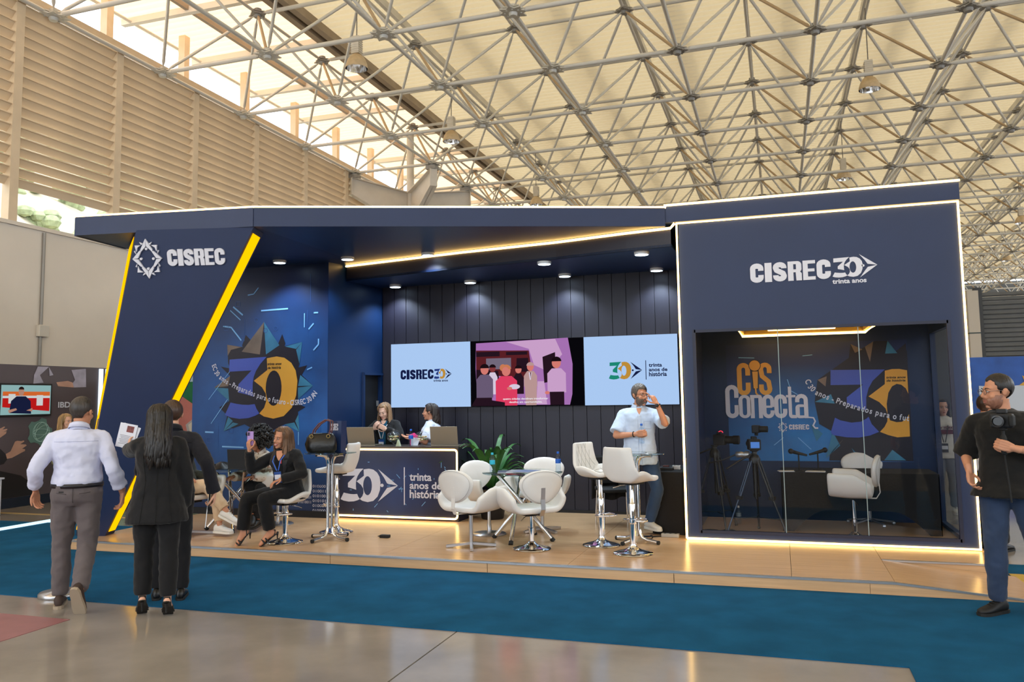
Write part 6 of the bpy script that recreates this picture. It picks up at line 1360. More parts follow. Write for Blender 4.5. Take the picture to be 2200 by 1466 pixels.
# 2 woman in black suit walking away
p = Person('woman in black blazer and trousers with long dark hair walking away', (-4.86,5.56,0), R_(218), 1.63, 'f', SK_L, hips=(0,0,.53*1.63+.075), build=1.1, head=(.05,.05,0),
    legs={1: ((.03,-.16,-1),(.0,.07,-1),(.05,-.82,-.57)), -1: ((-.03,.1,-1),(.0,.1,-1),(-.05,-.82,-.57))},
    arms={1: ('ik',((-5.42,5.83,1.30),(.5,.4,-1))), -1: ((-.2,.05,-.97),(.05,-.3,-.95))}, hand={1: ((.1,-.5,.85),(-.9,-.3,.1),.7,.7)})
BLK = cloth('black_suit', (20,20,23), .8)
p.body().top(BLK, 'blazer', off=.026, sleeve=1.0, hem=-.40, flare=.026, noise=.016, sl=1.2).trousers(cloth('black_trousers', (18,18,21), .8), off=.02, wide=.003, length=.93)
p.shoes(mat('black_shoe_leather', (18,17,18), .35), M_sole_b, .075, 'sandal').hair(hairmat('black', (26,21,20)), side=-.05, back=-.11, thick=1.12, front=.06).longhair(hairmat('black', None), .40, 64, .010, (85,180), 4, .019, .07)
p.seam(M_sm3, [(0,.9,0,-.38),(-.11,.75,-.085,.3),(-.085,.3,-.12,-.38),(.11,.75,.085,.3),(.085,.3,.12,-.38)], 'jacket_seam', True, .003)
PEOPLE['suit'] = p
pw = p.t.matrix_basis @ (p.wr[1]+Vector((.01,-.06,.09))) if False else Matrix.Translation(p.t.location) @ Matrix.Rotation(p.t.rotation_euler[2], 4, 'Z') @ (p.wr[1]+Vector((.03,-.05,.10)))
lf = thing('leaflet', 'white printed leaflet sheets held up by the woman in the black suit', 'paper', pw, R_(22))
for q in range(2):
    M = Matrix.Translation((.012*q,.008*q,.02-.01*q)) @ Matrix.Rotation(R_(12+8*q), 4, 'Y'); mb = MB(); mb.obox(M, .15, .002, .21); s_ = mb.build('sheet', M_white, lf, 0, False)
    if not q:
        mb = MB(); mb.obox(M @ Matrix.Translation((.02,-.0015,.06)), .06, .001, .055); mb.build('picture', mat('leaflet_picture', (120,60,56), .5, var=.5, vscale=40), s_, 0, False)
        mb = MB()
        for r in range(7): mb.obox(M @ Matrix.Translation((-.01,-.0015,.0-.012*r)), .09-.01*(r % 3), .001, .004)
        mb.build('print_lines', mat('print_grey', (120,120,130), .6), s_, 0, False)
# 3 man in dark clothes half hidden behind her
p = Person('man in dark shirt half hidden behind the woman in the black suit', (-5.14,6.05,0), R_(216), 1.72, 'm', SK_L, build=1.05, head=(.3,.1,0),
    legs={1: ((.03,-.1,-1),(0,.06,-1),(.05,-1,0)), -1: ((-.03,.05,-1),(0,.08,-1),(-.05,-1,0))},
    arms={1: ((.25,-.2,-.95),(.1,-.9,.3)), -1: ('ik',((-4.76,6.14,.90),(-.35,.9,0)))}, hand={1: ((.0,-.9,.3),(-.9,0,-.2),.5,.5), -1: ((.1,-.2,-1),(.9,.3,0),.9,.7)})
p.body(feet=False).top(cloth('navy_black_shirt', (28,29,38)), off=.02, sleeve=1.0, hem=-.05, cuff=True, sl=1.2, collar=cloth('navy_black_shirt', None)).trousers(cloth('dark_trousers', (24,24,28)), off=.016).shoes(mat('black_shoe_leather', None), M_sole_b, kind='plain').hair(hairmat('brown', (62,42,32)), side=-.012, back=-.07)
p.seam(M_sm3, [(-.16,.84,.16,.84)], 'yoke_seam', True, .003)
PEOPLE['dark'] = p
def wpt(p, v): return Matrix.Translation(p.t.location) @ Matrix.Rotation(p.t.rotation_euler[2], 4, 'Z') @ Vector(v)
def hold(p, k, f=.07, n=0): d = Vector(p.hd[k][0]).normalized(); nn = Vector(p.hd[k][1]).normalized(); return wpt(p, p.wr[k]+d*f+nn*n)
fo = thing('phone', 'dark phone with silver pen held low by the man in the dark shirt', 'phone', hold(p,-1,.08,.03), R_(216)); M = Matrix.Rotation(R_(35),4,'X'); mb = MB(); mb.obox(M, .012,.075,.16); bevel(mb.build('body', M_black, fo, 0, False), .004); MB().tube([(.01,.0,.03),(.03,.06,-.22)], .004, 6).build('stylus', M_alu, fo, 60, False)
# 5 person in beige trousers
p = Person('seated person in beige trousers and white sneakers, legs crossed, half hidden', (-6.97,8.42,H), R_(84), 1.72, 'm', SK_M, hips=(0,0,.575), lean=(-.40,0), head=(.1,.0,0),
    legs={1: ((.05,-1,-.08),(.0,-.16,-1),(.0,-1,0)), -1: ((.12,-1,.14),(.18,-.62,-.78),(.15,-.85,-.35))},
    arms={1: ((.2,-.25,-.95),(-.1,-.95,-.1)), -1: ((-.2,-.25,-.95),(.3,-.9,-.05))}, hand={1: ((0,-1,-.1),(0,0,-1),.3,.3), -1: ((.2,-1,-.1),(0,0,-1),.3,.3)})
p.body(feet=False).top(cloth('olive_shirt', (56,58,52)), off=.018, sleeve=1.0, hem=-.03).trousers(cloth('beige_chino', (206,178,146)), off=.016, length=.86).shoes(mat('white_sneaker', (226,224,220), .5), M_sole_w).hair(hairmat('brown', None), side=-.01).face()
# 6 curly haired person
p = Person('seated person with big black curly hair and patterned white jacket', (-6.46,9.38,H), R_(2), 1.60, 'f', SK_B, hips=(0,0,.50), lean=(.42,.04), head=(-.55,.12,0),
    legs={1: ((.22,-1,.06),(.05,-.22,-1),(.1,-1,-.1)), -1: ((.25,-1,.16),(.32,-.3,-.86),(.4,-.85,-.3))},
    arms={1: ((.25,-.35,-.9),(-.45,-.85,.1)), -1: ((-.25,-.4,-.88),(.2,-.95,.05))}, hand={1: ((-.4,-.9,0),(0,0,-1),.35,.3), -1: ((.2,-.95,0),(0,0,-1),.35,.3)})
pj = mat('cloth_patterned_jacket', (222,214,204), .85, bump=.4, bscale=14)
N = pj.node_tree.nodes; L = pj.node_tree.links; tc = N.new('ShaderNodeTexCoord'); v = N.new('ShaderNodeTexNoise'); v.inputs['Scale'].default_value = 9; rp = N.new('ShaderNodeValToRGB'); rp.color_ramp.interpolation = 'CONSTANT'; rp.color_ramp.elements[0].color = rgb(226,220,212); rp.color_ramp.elements[1].position = .56; rp.color_ramp.elements[1].color = rgb(158,132,116); L.new(tc.outputs['Object'], v.inputs['Vector']); L.new(v.outputs[0], rp.inputs[0]); L.new(rp.outputs[0], N['Principled BSDF'].inputs['Base Color'])
p.body(feet=False).top(pj, 'jacket', off=.024, sleeve=1.0, hem=-.05, sl=1.3, collar=pj).trousers(cloth('black_trousers', None), off=.02).shoes(mat('black_boot', (20,20,20), .5), M_sole_b, kind='plain').face(lip=(150,84,80))
hb_ = hairmat('afro', (16,13,12)); p.hair(hb_, side=-.06, back=-.1, thick=1.55, front=.06)
q = random.Random(5); mb = MB()
for i in range(900):
    d = Vector((q.gauss(0,1), q.gauss(0,1), q.gauss(0,1))).normalized()
    if d.y > .34 and d.z < .42: continue
    if d.z < -.75: continue
    c = Vector((d.x*.172, d.y*.17-.05, d.z*.165+.055))*q.uniform(.72,1.06); r = q.uniform(.018,.03)
    if i % 2: mb.ball(s_c := p.HM @ c, r*p.hs, 6, 4)
    else:
        a = Vector((q.gauss(0,1), q.gauss(0,1), q.gauss(0,1))).normalized(); b_ = a.orthogonal().normalized(); e_ = a.cross(b_); mb.tube([p.HM @ (c+(b_*cos(t)+e_*sin(t))*.026) for t in [2*pi*z/7 for z in range(7)]], .007, 5, closed=True)
mb.build('hair_curls', hb_, p.t, 180, False)['kind'] = 'stuff'
PEOPLE['curly'] = p
# 7 smiling woman on the bar stool
p = Person('smiling woman in black suit on bar stool holding up a lilac phone', (-5.40,8.27,H), R_(366), 1.62, 'f', SK_M, hips=(.0,.02,.565), lean=(.08,-.10), twist=0, head=(-.36,.12,-.16),
    legs={-1: ((-.80,-.60,-.08),(-.08,-.08,-1),(-.62,-.26,-.78)), 1: ((-.55,-.83,-.06),(.10,.20,-.95),(-.62,-.56,-.55))},
    arms={-1: ('ik',((-5.75,8.02,1.16),(-.4,.2,-1))), 1: ('ik',((-5.33,8.02,.84),(1,.3,-.2)))}, hand={-1: ((-.1,-.15,.97),(.5,.75,.1),[.8,.7,.7,.7],.8), 1: ((-.6,-.75,-.3),(0,-.2,-1),.4,.3)})
p.body().top(cloth('black_inner', (20,20,24)), 'inner_top', off=.010, sleeve=0.2, hem=-.05, noise=.006)
p.top(BLK, 'blazer', off=.022, sleeve=.98, hem=-.16, flare=.01, noise=.016, sl=1.2)
p.trousers(cloth('black_trousers', None), off=.02, wide=.01, length=.9).shoes(mat('black_shoe_leather', None), M_sole_b, .07, 'sandal').face(smile=True, lip=(190,96,92))
h_ = hairmat('highlights', (104,74,50), .55); p.hair(h_, side=-.05, back=-.1, thick=1.12, front=.088); p.longhair(h_, .33, 60, .022, (52,175), 8, .016)
p.lanyard(mat('blue_lanyard', (40,96,200), .5), drop=.20, cardm=mat('badge_blue', (34,74,150), .4))
T_ = p.bvh()
p.patch(cloth('black_inner', None), [(1.0,-.05,.05),(.9,-.06,.06),(.75,-.05,.05),(.6,-.035,.035),(.45,-.015,.015),(.38,-.003,.003)], 'inner_front', .004, False, T_)
p.patch(SK_M, [(1.02,-.045,.045),(.95,-.042,.042),(.88,-.03,.03),(.82,-.012,.012),(.79,-.002,.002)], 'neckline', .007, False, T_)
LAP = mat('lapel_black', (30,30,34), .6)
for k in (1,-1): p.patch(LAP, [(1.0,k*.05,k*.085),(.9,k*.058,k*.115),(.75,k*.05,k*.1),(.6,k*.036,k*.075),(.45,k*.016,k*.045),(.37,k*.003,k*.01)], 'lapel', .009, False, T_)
p.patch(mat('top_red_print', (196,70,60), .6), [(.80,.012,.035),(.72,.01,.034)], 'top_print', .008, False, T_, 3)
p.seam(M_sm3, [(0,.36,-.01,-.15)], 'front_edge', False, .003)
PEOPLE['smile'] = p
ph = thing('phone', 'lilac phone held up by the smiling woman for a picture', 'phone', hold(p,-1,.07,.024)+Vector((0,0,.06)), R_(14)); bevel(MB().box(-.037,-.004,-.08,.037,.004,.08).build('body', mat('lilac_case', (176,140,206), .35), ph, 0, False), .006)
m = MB(); m.box(-.033,-.0065,.03,-.002,-.004,.072); m.build('camera_island', mat('lilac_dark', (120,92,150), .3), ph, 0, False); m = MB()
for z in (.042,.061): m.lathe([(.009,0),(.009,.003)], 12, Matrix.Translation((-.018,-.0065,z)) @ Matrix.Rotation(R_(90),4,'X'))
m.build('camera_lenses', M_black, ph, 0, False); MB().box(-.034,.004,-.076,.034,.0045,.076).build('screen', M_pdark2, ph, 0, False)
# 8, 9 receptionists
p = Person('blonde receptionist in black cardigan with badge looking down at her hands', (-5.43,10.84,H), R_(4), 1.56, 'f', SK_P, lean=(.06,0), build=1.1, head=(-.1,.38,.05),
    legs={1: ((.03,0,-1),(0,.02,-1),(.1,-1,0)), -1: ((-.03,0,-1),(0,.02,-1),(-.1,-1,0))},
    arms={1: ('ik',((-5.33,10.62,1.27),(1,.2,-.6))), -1: ('ik',((-5.53,10.62,1.28),(-1,.2,-.6)))}, hand={1: ((-.8,-.2,.45),(.1,.9,-.2),.4,.5), -1: ((.55,-.35,.75),(.5,.8,0),.5,.5)})
p.body(feet=False).top(cloth('teal_shirt', (24,84,112)), 'inner_top', off=.012, sleeve=.2, hem=-.1, noise=.006).top(cloth('black_cardigan', (24,23,25)), 'cardigan', off=.022, sleeve=1.0, hem=-.2).trousers(cloth('dark_trousers', None)).shoes(mat('black_shoe_leather', None), M_sole_b, kind='plain').face(lip=(190,110,104), brow=(96,70,52))
T_ = p.bvh(); p.patch(cloth('teal_shirt', None), [(1.0,-.055,.055),(.85,-.055,.055),(.65,-.045,.045),(.45,-.04,.04),(.2,-.04,.04)], 'shirt_front', .004, False, T_); p.patch(SK_P, [(1.02,-.04,.04),(.95,-.03,.03),(.9,-.008,.008)], 'neckline', .007, False, T_)
h_ = hairmat('dark_blond', (158,124,92), .45); p.hair(h_, side=-.06, back=-.1, thick=1.12, front=.088); p.longhair(h_, .22, 50, .012, (66,175), 12, .016)
p.lanyard(mat('white_lanyard', (200,205,215), .5), drop=.24, cardm=mat('badge_blue', None))
p = Person('receptionist in white T-shirt with dark hair, seen in profile at the counter', (-4.70,10.84,H), R_(-78), 1.53, 'f', SK_M, lean=(.05,0), head=(-.05,.03,0),
    legs={1: ((.03,0,-1),(0,.02,-1),(.1,-1,0)), -1: ((-.03,0,-1),(0,.02,-1),(-.1,-1,0))},
    arms={1: ('ik',((-4.92,10.58,1.17),(.3,.8,-.6))), -1: ((-.15,-.35,-.92),(.2,-.9,.2))}, hand={1: ((.0,-1,.0),(.2,0,1),.3,.2), -1: ((.1,-1,.1),(.3,0,1),.4,.3)})
p.body(feet=False).top(cloth('white_tshirt', (214,220,236)), 'tshirt', off=.02, sleeve=.42, hem=-.2, sl=1.5).trousers(cloth('dark_trousers', None)).shoes(mat('black_shoe_leather', None), M_sole_b, kind='plain').face(lip=(170,92,88))
h_ = hairmat('dark_brown', (48,34,29)); p.hair(h_, side=-.035, back=-.1, thick=1.13, front=.088); p.longhair(h_, .20, 40, .01, (115,180), 15, .02)
# 10 man with the water bottle
p = Person('man in light blue short-sleeved shirt adjusting his glasses, bottle in hand', (-1.60,9.80,H), R_(12), 1.73, 'm', SK_M, build=1.1, lean=(-.03,0), head=(.62,-.02,-.05),
    legs={1: ((.22,-.26,-.94),(-.22,.26,-.94),(.55,-.84,0)), -1: ((-.02,-.02,-1),(.04,.0,-1),(-.1,-1,0))},
    arms={1: ('ik',((-1.35,9.56,1.60),(.5,-.2,-1))), -1: ('ik',((-1.60,9.57,1.25),(-1,-.1,-.9)))}, hand={1: ((-.5,.1,.85),(-.6,.6,-.2),[.1,.7,.9,1.0],.4), -1: ((.85,-.5,.15),(.35,.85,.1),[.95,.95,.95,.95],.9)})
p.body(feet=False).top(cloth('sky_shirt', (196,214,240)), off=.022, sleeve=.42, hem=-.26, flare=.004, noise=.016, sl=1.2, collar=cloth('sky_shirt', None)).trousers(cloth('blue_jeans', (52,74,106), var=.2), off=.017).shoes(mat('white_sneaker', None), M_sole_w)
p.hair(hairmat('grey_brown', (92,84,78)), side=-.01, top=1.10, thick=1.08).face(brow=(66,58,52), lip=(170,104,94)).glasses(mat('black_glasses', (16,16,18), .3)).beard(hairmat('grey_beard', (108,92,82)))
wa = MB(); wd = (p.wr[1]-p.el[1]).normalized(); o_ = wd.orthogonal().normalized(); e_ = wd.cross(o_); wa.tube([p.wr[1]-wd*.02+(o_*cos(a)+e_*sin(a))*.031 for a in [2*pi*q/14 for q in range(14)]], .007, 6, closed=True); wa.lathe([(.019,.028),(.021,.03),(.021,.037),(.018,.039)], 16, Matrix.Translation(p.wr[1]-wd*.02) @ (-Vector((.2,.95,.1))).to_track_quat('Z','Y').to_matrix().to_4x4()); wa.build('watch', mat('watch_dark', (40,38,40), .3, metal=.4), p.t, 60, False)
bl = MB(); wd = (p.wr[-1]-p.el[-1]).normalized(); o_ = wd.orthogonal().normalized(); e_ = wd.cross(o_); bl.tube([p.wr[-1]-wd*.03+(o_*cos(a)+e_*sin(a))*.03 for a in [2*pi*q/14 for q in range(14)]], .006, 6, closed=True); bl.build('bracelet', M_rub, p.t, 60, False)
T_ = p.bvh(); p.seam(mat('seam_sky', (160,178,206), .9), [(-.018,.97,-.018,-.24),(.018,.97,.018,-.24),(.05,.72,.13,.72),(.05,.72,.05,.55),(.13,.72,.13,.55),(.05,.55,.13,.55)], 'placket_seam', False, .002, T_)
p.patch(SK_M, [(1.02,-.03,.03),(.95,-.022,.022),(.88,-.004,.004)], 'neckline', .004, False, T_)
b_ = MB()
for q in range(6): b_.ball(p.lay(T_, 0, .84-.19*q, False, .003), .0055, 8, 5)
b_.build('buttons', M_white, p.t, 180, False)
PEOPLE['bottle'] = p
bottle('water bottle with blue cap held by the man in the light blue shirt', hold(p,-1,.062,.028)+Vector((0,0,-.12)), BL_, ('clear',(150,160,165)))
# 11 cameraman
p = Person('cameraman in black T-shirt and jeans holding a camera, right foreground', (1.64,7.30,0), R_(345), 1.83, 'm', SK_M, build=1.04, head=(-1.02,.04,0), twist=.0,
    legs={-1: ((-.04,-.08,-1),(-.02,.10,-1),(-.55,-.83,0)), 1: ((.16,.1,-1),(.05,.14,-1),(.3,-.95,0))},
    arms={-1: ('ik',((1.37,7.26,1.07),(-.25,1,0))), 1: ('ik',((1.62,6.98,1.26),(.9,0,-.7)))}, hand={-1: ((.1,-.3,-1),(.8,-.3,.2),[.5,.6,.6,.7],.6), 1: ((-.9,-.2,.3),(-.3,.85,.1),[1.0,1.0,1.0,1.0],.9)})
p.body(feet=False).top(cloth('black_tshirt', (24,23,22)), 'tshirt', off=.02, sleeve=.5, hem=-.17, flare=.03, noise=.018, sl=1.4).trousers(cloth('dark_jeans', (48,62,88), var=.25), off=.018).shoes(mat('black_trainer', (20,20,21), .6), M_sole_b)
p.hair(hairmat('short_black', (30,24,22)), side=-.008, back=-.06, thick=1.045, recede=.018).face(brow=(30,22,20), lip=(160,96,88)).glasses(mat('wire_glasses', (120,110,104), .3, metal=.6))
p.beard(hairmat('stubble', (146,100,80), .2), .05)
PEOPLE['camera'] = p
hc = hold(p,1,.055,.03)
cg = thing('camera_on_monopod', 'black photo camera on a thin monopod held by the cameraman', 'camera', hc, R_(335))
bevel(MB().box(-.075,-.045,.13,.075,.035,.235).build('body', M_black, cg, 0, False), .012); bevel(MB().box(-.035,-.03,.235,.035,.03,.27).build('prism_hump', M_black, cg, 0, False), .008); bevel(MB().box(.05,-.065,.14,.085,.02,.225).build('grip', M_rub, cg, 0, False), .012)
MB().lathe([(.036,0),(.04,.012),(.04,.05),(.044,.056),(.044,.085),(.034,.087),(.03,.07)], 22, Matrix.Translation((-.005,-.045,.18)) @ Matrix.Rotation(R_(90),4,'X')).build('lens', mat('lens_black', (14,14,16), .2), cg, 60, False)
MB().lathe([(.016,-.07),(.022,-.06),(.024,.05),(.018,.07),(.012,.08),(.012,.11),(.03,.115),(.03,.13)], 14).build('handle', M_rub, cg, 60, False); MB().tube([(0,0,-.07),(.02,.02,-.42)], .007, 8).build('rod', M_rub, cg, 60, False)
MB().box(-.07,.035,.14,.03,.038,.22).build('display', M_pdark2, cg, 0, False)
# 12-14 background people
ST = {1: ((.03,0,-1),(0,.02,-1),(.1,-1,0)), -1: ((-.03,0,-1),(0,.02,-1),(-.1,-1,0))}
HG = {1: ((.16,.02,-.98),(.0,-.25,-.97)), -1: ((-.16,.02,-.98),(.0,-.25,-.97))}
p = Person('man in white shirt mostly hidden behind the cameraman', (2.12,10.2,0), R_(150), 1.66, 'm', SK_M, legs=ST, arms=HG, hand={1: (DN,(-1,0,0),.4,.3), -1: (DN,(1,0,0),.4,.3)}); p.body(.014, False).top(cloth('white_shirt', (222,226,240)), off=.022, sleeve=1.0, hem=-.1).trousers(cloth('dark_trousers', None)).shoes(mat('black_shoe_leather', None), M_sole_b, kind='plain').hair(hairmat('brown', None), side=-.01)
p = Person('bearded man in dark shirt far behind the cameraman at right edge', (3.28,12.9,0), R_(-60), 1.68, 'm', SK_M, legs=ST, arms=HG, hand={1: (DN,(-1,0,0),.4,.3), -1: (DN,(1,0,0),.4,.3)}); p.body(.014, False).top(cloth('navy_black_shirt', None), off=.022, sleeve=.45, hem=-.1).trousers(cloth('dark_trousers', None)).shoes(mat('black_shoe_leather', None), M_sole_b, kind='plain').hair(hairmat('brown', None), side=-.01).face().beard(hairmat('brown', None))
p = Person('woman in white lettered T-shirt and grey jeans seen through the studio glass', (2.20,13.2,0), R_(-8), 1.60, 'f', SK_L, legs=ST, arms={1: ((.16,.02,-.98),(.0,-.25,-.97)), -1: ((-.2,.05,-.98),(.1,-.5,-.85))}, head=(.2,.05,0), hand={1: (DN,(-1,0,0),.4,.3), -1: (DN,(1,0,0),.4,.3)})
p.body(.014, False).top(cloth('offwhite_tshirt', (222,216,206)), 'tshirt', off=.024, sleeve=.45, hem=-.2, sl=1.4).trousers(cloth('grey_jeans', (120,126,136)), off=.018).shoes(mat('white_sneaker', None), M_sole_w).face(); p.hair(hairmat('black', None), side=-.05, back=-.1, thick=1.1, front=.088).longhair(hairmat('black', None), .28, 44, .01, (70,175), 21, .017)
FT = Fr(p.pel+p.fwd*.162+p.up*.30, p.lat*-1 if False else Vector((1,0,0)), (0,0,1)); m = MB(); text(m, FT, 'NEW YORK', -.12, .02, .12, .055, .03, 0, .0); m.build('lettering', mat('maroon_print', (110,30,44), .6), p.t, 0, False); m = MB(); m.prism([FT(-.12,-.05), FT(.12,-.05), FT(.12,.01), FT(-.12,.01)], (0,-.002,0)); m.build('print_block', mat('maroon_print', None), p.t, 0, False)
p.lanyard(mat('black_lanyard', (20,20,22), .5), drop=.34, cardm=M_black)
# 4 woman by the grey stand
p = Person('blonde woman in green and orange top by the grey stand at far left', (-10.9,10.35,0), R_(80), 1.55, 'f', SK_L, legs=ST, arms={1: ((.16,.02,-.98),(.0,-.5,-.8)), -1: ((-.2,.05,-.98),(.1,-.5,-.85))}, head=(.1,.05,0), hand={1: (DN,(-1,0,0),.4,.3), -1: (DN,(1,0,0),.4,.3)})
p.body(.014, False).top(cloth('green_orange_top', (150,150,96), var=.5), 'blouse', off=.02, sleeve=.45, hem=-.15).trousers(cloth('dark_trousers', None)).shoes(mat('black_shoe_leather', None), M_sole_b, kind='plain').face(); p.hair(hairmat('golden', (176,140,92)), side=-.06, back=-.1, thick=1.12, front=.088).longhair(hairmat('golden', None), .20, 46, .008, (70,180), 31, .017)
p = Person('dark-haired person behind the blonde woman by the grey stand', (-10.1,11.4,0), R_(200), 1.6, 'm', SK_M, legs=ST, arms=HG, hand={1: (DN,(-1,0,0),.4,.3), -1: (DN,(1,0,0),.4,.3)}); p.body(.014, False).top(cloth('white_shirt', None), off=.022, sleeve=1.0, hem=-.1).trousers(cloth('dark_trousers', None)).shoes(mat('black_shoe_leather', None), M_sole_b, kind='plain').hair(hairmat('black', None), side=-.01).face()
# ------------------------------------------------------------ neighbouring stands
M_swall = mat('stand_grey_poster', (92,80,86), .5, var=.1, vscale=.8)
X0 = -12.3
FI = Fr((X0,0,0), (0,1,0), (0,0,1))       # faces +X; x runs along world Y
g = thing('poster_stand', 'tall grey poster wall with giant hands behind the walking man', 'stand', (X0-.1, 11.4, 0))
MB().box(X0-.2, 8.9, 0, X0, 13.3, 2.4).build('panel', M_swall, g); MB().box(X0, 8.9, 0, X0+.02, 13.3, .16).build('plinth', mat('plinth_dark_blue', (24,34,56), .5), g); MB().box(X0+.0005, 8.9, .45, X0+.004, 12.55, .0).build('shade', M_swall, g) if False else None
lb_ = MB()
for k in range(3): lb_.box(X0, 12.42+.16*k, .1, X0+.03, 12.5+.16*k, 2.38)
lb_.build('light_tubes', emat('white_tube', (220,240,255), 1.5), g)
M_skp = mat('print_skin', (196,150,130), .5, var=.12, vscale=4); M_slv = mat('print_sleeve', (176,170,190), .5, var=.2, vscale=5); M_gear = mat('print_sage', (98,132,124), .5); M_line = mat('print_pale_line', (180,214,206), .5); M_dk = mat('print_dark_sleeve', (36,32,38), .6)
mb = MB()
I = lambda pts, c: (setattr(mb, 'cur', c), shape(mb, FI, pts, .006+.001*c))
Q = lambda px: [(round(a,3), round(b,3)) for a, b in px]
I([(10.97,2.08),(10.98,2.23),(11.05,2.38),(11.28,2.38),(11.1,2.23),(11.18,2.1)], 1); I([(11.28,2.38),(11.38,2.24),(11.3,2.22)], 1); I([(11.45,2.11),(11.7,2.14),(11.81,2.11),(11.84,2.02),(11.49,2.04)], 0); I([(11.81,2.1),(11.86,2.16),(11.77,2.34),(12.1,2.37),(12.12,2.03),(11.84,2.02)], 1)
I([(10.0,1.3),(10.37,1.33),(10.44,1.36),(10.46,1.35),(10.41,1.31),(10.5,1.32),(10.5,1.3),(10.43,1.27),(10.49,1.28),(10.48,1.24),(10.38,1.18),(10.0,1.1)], 0)
I([(10.49,.9),(10.58,.94),(10.66,1.1),(10.7,1.11),(10.78,1.1),(10.83,1.11),(10.84,1.09),(10.76,1.05),(10.87,1.04),(10.89,1.02),(10.8,.97),(10.86,.96),(10.86,.93),(10.78,.9),(10.71,.87),(10.61,.83),(10.52,.82)], 0)
I([(9.2,1.1),(10.39,.99),(10.49,.9),(10.52,.81),(10.46,.74),(10.4,.73),(9.2,.6)], 3); I([(9.0,.62),(10.4,.63),(10.8,.52),(11.1,.3),(11.2,.17),(9.0,.17)], 3)
gp = []
for k in range(10):
    r = .25 if k % 2 == 0 else .20
    for a in (-.2, .2): t = 2*pi*k/10+a; gp.append((11.14+r*cos(t)*1.05, 1.24+r*sin(t)))
I(gp, 2); 
mb.cur = 4
for k in range(5):
    e = arc2(0, 0, .17, .05+.03*k, 0, 360, 28)[:-1]; c_, s_ = cos(k*.63), sin(k*.63); pr_ = [(11.17+x*c_-y*s_, 1.24+x*s_+y*c_) for x, y in e]
    mb.tube([FI(x, y, .012) for x, y in pr_], .003, 4, closed=True)
mb.build('poster_print', [M_skp, M_slv, M_gear, M_dk, M_line], g)
mb = MB(); text(mb, FI, 'IBDSo', 11.5, 1.655, 11.95, 1.76, .03, 0, .012); mb.build('lettering', M_pw, g)
tv = thing('television', 'flat television with red news picture on the grey poster wall', 'television', (X0+.03, 10.85, 1.65))
bevel(MB().box(X0+.01, 10.28, 1.52, X0+.06, 11.32, 2.08).build('case', M_black, tv), .006)
FV = Fr((X0+.061,0,0), (0,1,0), (0,0,1)); MB().add([FV(10.31,1.55),FV(11.29,1.55),FV(11.29,2.05),FV(10.31,2.05)], [(0,1,2,3)]).build('display', emat('tv_teal', (150,190,190), .8), tv)
mb = MB()
def tp_(c, pts, d): mb.cur = c; shape(mb, FV, pts, d)
tp_(0, [(10.34,1.68),(11.27,1.60),(11.27,1.9),(10.34,1.9)], .002); tp_(1, [(10.34,1.88),(11.27,1.86),(11.27,1.94),(10.34,1.94)], .0024); tp_(2, [(10.34,1.83),(11.27,1.83),(11.27,1.87),(10.34,1.87)], .0026); tp_(2, [(11.0,1.7),(11.13,1.7),(11.13,1.88),(11.0,1.88)], .003); tp_(2, [(10.45,1.74),(10.58,1.74),(10.58,1.9),(10.45,1.9)], .003)
tp_(3, [(10.47,1.58),(10.9,1.56),(10.88,1.78),(10.78,1.86),(10.6,1.86),(10.5,1.78)], .0034); tp_(4, arc2(10.69,1.94,.055,.075,0,360,14)[:-1], .004); tp_(5, arc2(10.69,1.975,.055,.05,0,180,8), .0044); tp_(4, [(10.45,1.63),(10.6,1.66),(10.62,1.63),(10.47,1.58)], .0044); tp_(4, [(10.8,1.62),(10.92,1.66),(10.92,1.6)], .0044)
mb.build('picture', [emat('tv_red', (200,30,30), .8), emat('tv_orange', (226,110,50), .8), emat('tv_white', (220,224,224), .8), emat('tv_navy', (26,32,64), .8), emat('tv_skin', (190,140,120), .8), emat('tv_hair', (40,28,26), .8)], tv)
mb = MB(); text(mb, FV, 'Bom dia a todos', 10.66, 1.585, 10.98, 1.61, .01, 0, .005) if False else None
pc = thing('white_counter', 'white counter block at the far left edge by the poster wall', 'counter', (-11.75, 9.85, 0)); bevel(MB().box(-12.0, 9.3, 0, -11.6, 9.86, .56).build('block', M_white, pc), .02); MB().box(-12.02, 9.28, .56, -11.58, 9.88, .585).build('top_board', M_pw, pc)
tb_ = thing('cream_table', 'cream counter table behind the walking man at left', 'table', (-10.9, 11.1, 0)); bevel(MB().box(-11.5, 10.75, .55, -10.3, 11.3, .95).build('apron', mat('cream_board', (214,204,188), .5), tb_), .01); 
for x in (-11.4,-10.4):
    for y in (10.82,11.22): MB().box(x-.03,y-.03,0,x+.03,y+.03,.55).build('leg', M_black, tb_)
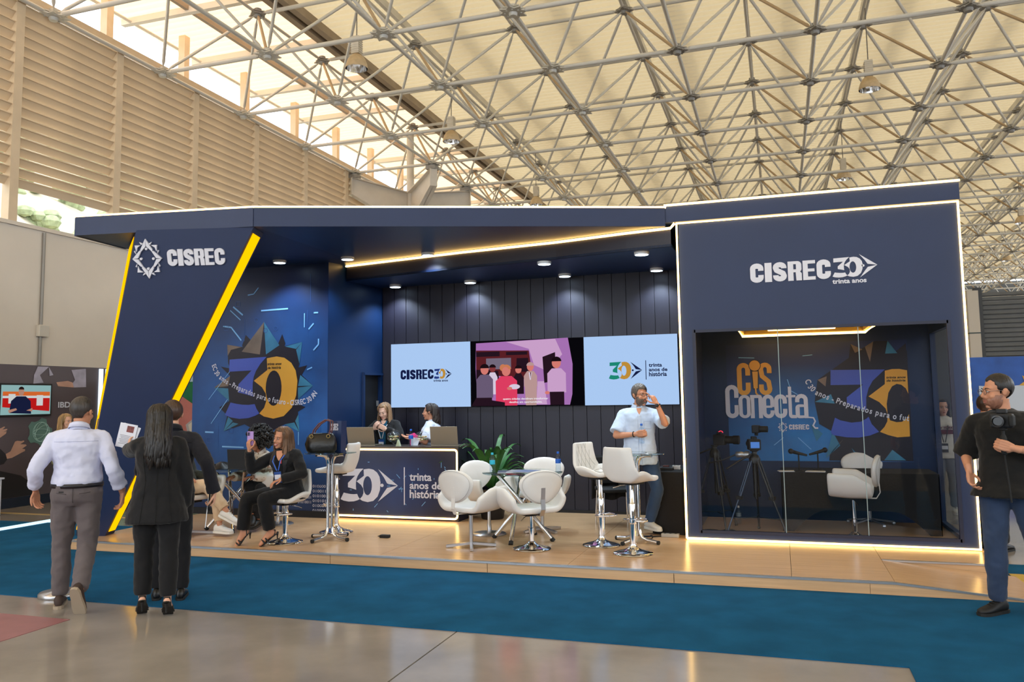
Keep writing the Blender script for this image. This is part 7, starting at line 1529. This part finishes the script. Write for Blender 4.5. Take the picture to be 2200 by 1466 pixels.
# green poster stand seen under the pylon
g2 = thing('green_poster_stand', 'poster wall with green sleeve and wristwatch seen beside the pylon', 'stand', (-10.2, 12.6, 0))
MB().box(-12.2, 12.85, 0, -8.7, 12.95, 2.24).build('panel', mat('green_sleeve_print', (22,112,66), .5, var=.3, vscale=2.2), g2)
F3 = wallY(12.845); mb = MB()
def g3(c, pts, d=.003): mb.cur = c; shape(mb, F3, pts, d+.0008*c)
g3(0, [(-12.2,2.24),(-8.7,2.24),(-8.7,2.02),(-10.0,2.12),(-12.2,2.06)]); g3(1, [(-11.6,2.0),(-11.0,2.0),(-10.35,1.62),(-10.25,1.45),(-10.3,1.15),(-10.6,1.02),(-11.6,1.0)])
g3(2, [(-10.62,1.3),(-10.4,1.45),(-10.24,1.38),(-10.26,1.2),(-10.4,1.06),(-10.56,1.1)]); g3(3, [(-10.56,1.3),(-10.4,1.4),(-10.3,1.34),(-10.31,1.22),(-10.42,1.13),(-10.52,1.16)]); g3(2, [(-10.46,1.06),(-10.34,1.1),(-10.3,.98),(-10.42,.95)])
mb.build('poster_print', [mat('print_sky', (170,196,210), .5), mat('print_pink_skin', (196,120,110), .5, var=.12, vscale=3), mat('print_silver', (176,172,172), .35), mat('print_dial', (214,206,190), .4)], g2)
# banner stand, pillar and shutter on the right
bn = thing('blue_banner_stand', 'blue and white banner wall of the stand behind the cameraman', 'stand', (4.4, 15.0, 0))
MB().box(2.7, 15.0, 0, 8.5, 15.08, 2.26).build('panel', mat('banner_blue', (40,92,184), .5, var=.3, vscale=2.5), bn)
F4 = wallY(14.995); mb = MB(); shape(mb, F4, [(3.05,.35),(8.5,.35),(8.5,1.86),(3.6,1.80),(3.4,1.78),(3.05,1.80)], .003); mb.build('white_field', mat('banner_white', (206,216,232), .5), bn)
mb = MB(); shape(mb, F4, [(3.75+.14*cos(2*pi*q/10+.3)*(1 if q % 2 else .42), 1.84+.14*sin(2*pi*q/10+.3)*(1 if q % 2 else .42)) for q in range(10)], .006); mb.build('star_print', mat('banner_gold', (214,170,70), .5), bn)
pr2 = struct(MB().box(4.95, 25.0, 0, 5.22, 25.3, 4.45).build('pillar_right', mat('pillar_grey_warm', (196,186,172), .7)))
MB().box(4.94, 24.99, 3.28, 5.23, 25.31, 3.31).build('joint', M_joint, pr2); MB().box(4.94, 24.99, 2.4, 5.23, 25.31, 2.43).build('joint', M_joint, pr2)
sh_ = thing('roller_shutter', 'dark grey slatted shutter wall far behind at the right', 'shutter', (9.5, 40, 0))
M_shut = mat('shutter_steel', (96,98,100), .6, var=.08, vscale=2)
for k in range(30): 
    mb = MB(); mb.prism([(8.3,40,.2*k),(14.5,40,.2*k),(14.5,39.93,.2*k+.05),(8.3,39.93,.2*k+.05)], (0,.06,.135)); mb.build('slat', M_shut, sh_, fixn=True)
for x in (8.3,13.1): MB().box(x-.15, 39.8, 0, x+.15, 40.1, 6.2).build('guide_rail', mat('shutter_rail', (60,62,66), .6), sh_)
# stanchion beside the walking man
sn = thing('belt_stanchion', 'steel belt stanchion with round base beside the walking man', 'stanchion', (-6.2, 5.9, 0))
MB().lathe([(.175,0),(.178,.006),(.178,.028),(.165,.04),(.05,.05),(.032,.07)], 36).build('base', M_steelb, sn, 60, False); MB().lathe([(.0325,.06),(.0325,.92)], 18).build('post', M_steelb, sn, 60, False); MB().lathe([(.034,.92),(.04,.93),(.04,.99),(.03,1.0)], 18).build('head', M_rub, sn, 60, False)
bt = MB(); bt.box(-.04,-.02,.93,-.03,.02,.98); bt.build('belt_clip', M_black, sn, 0, False)
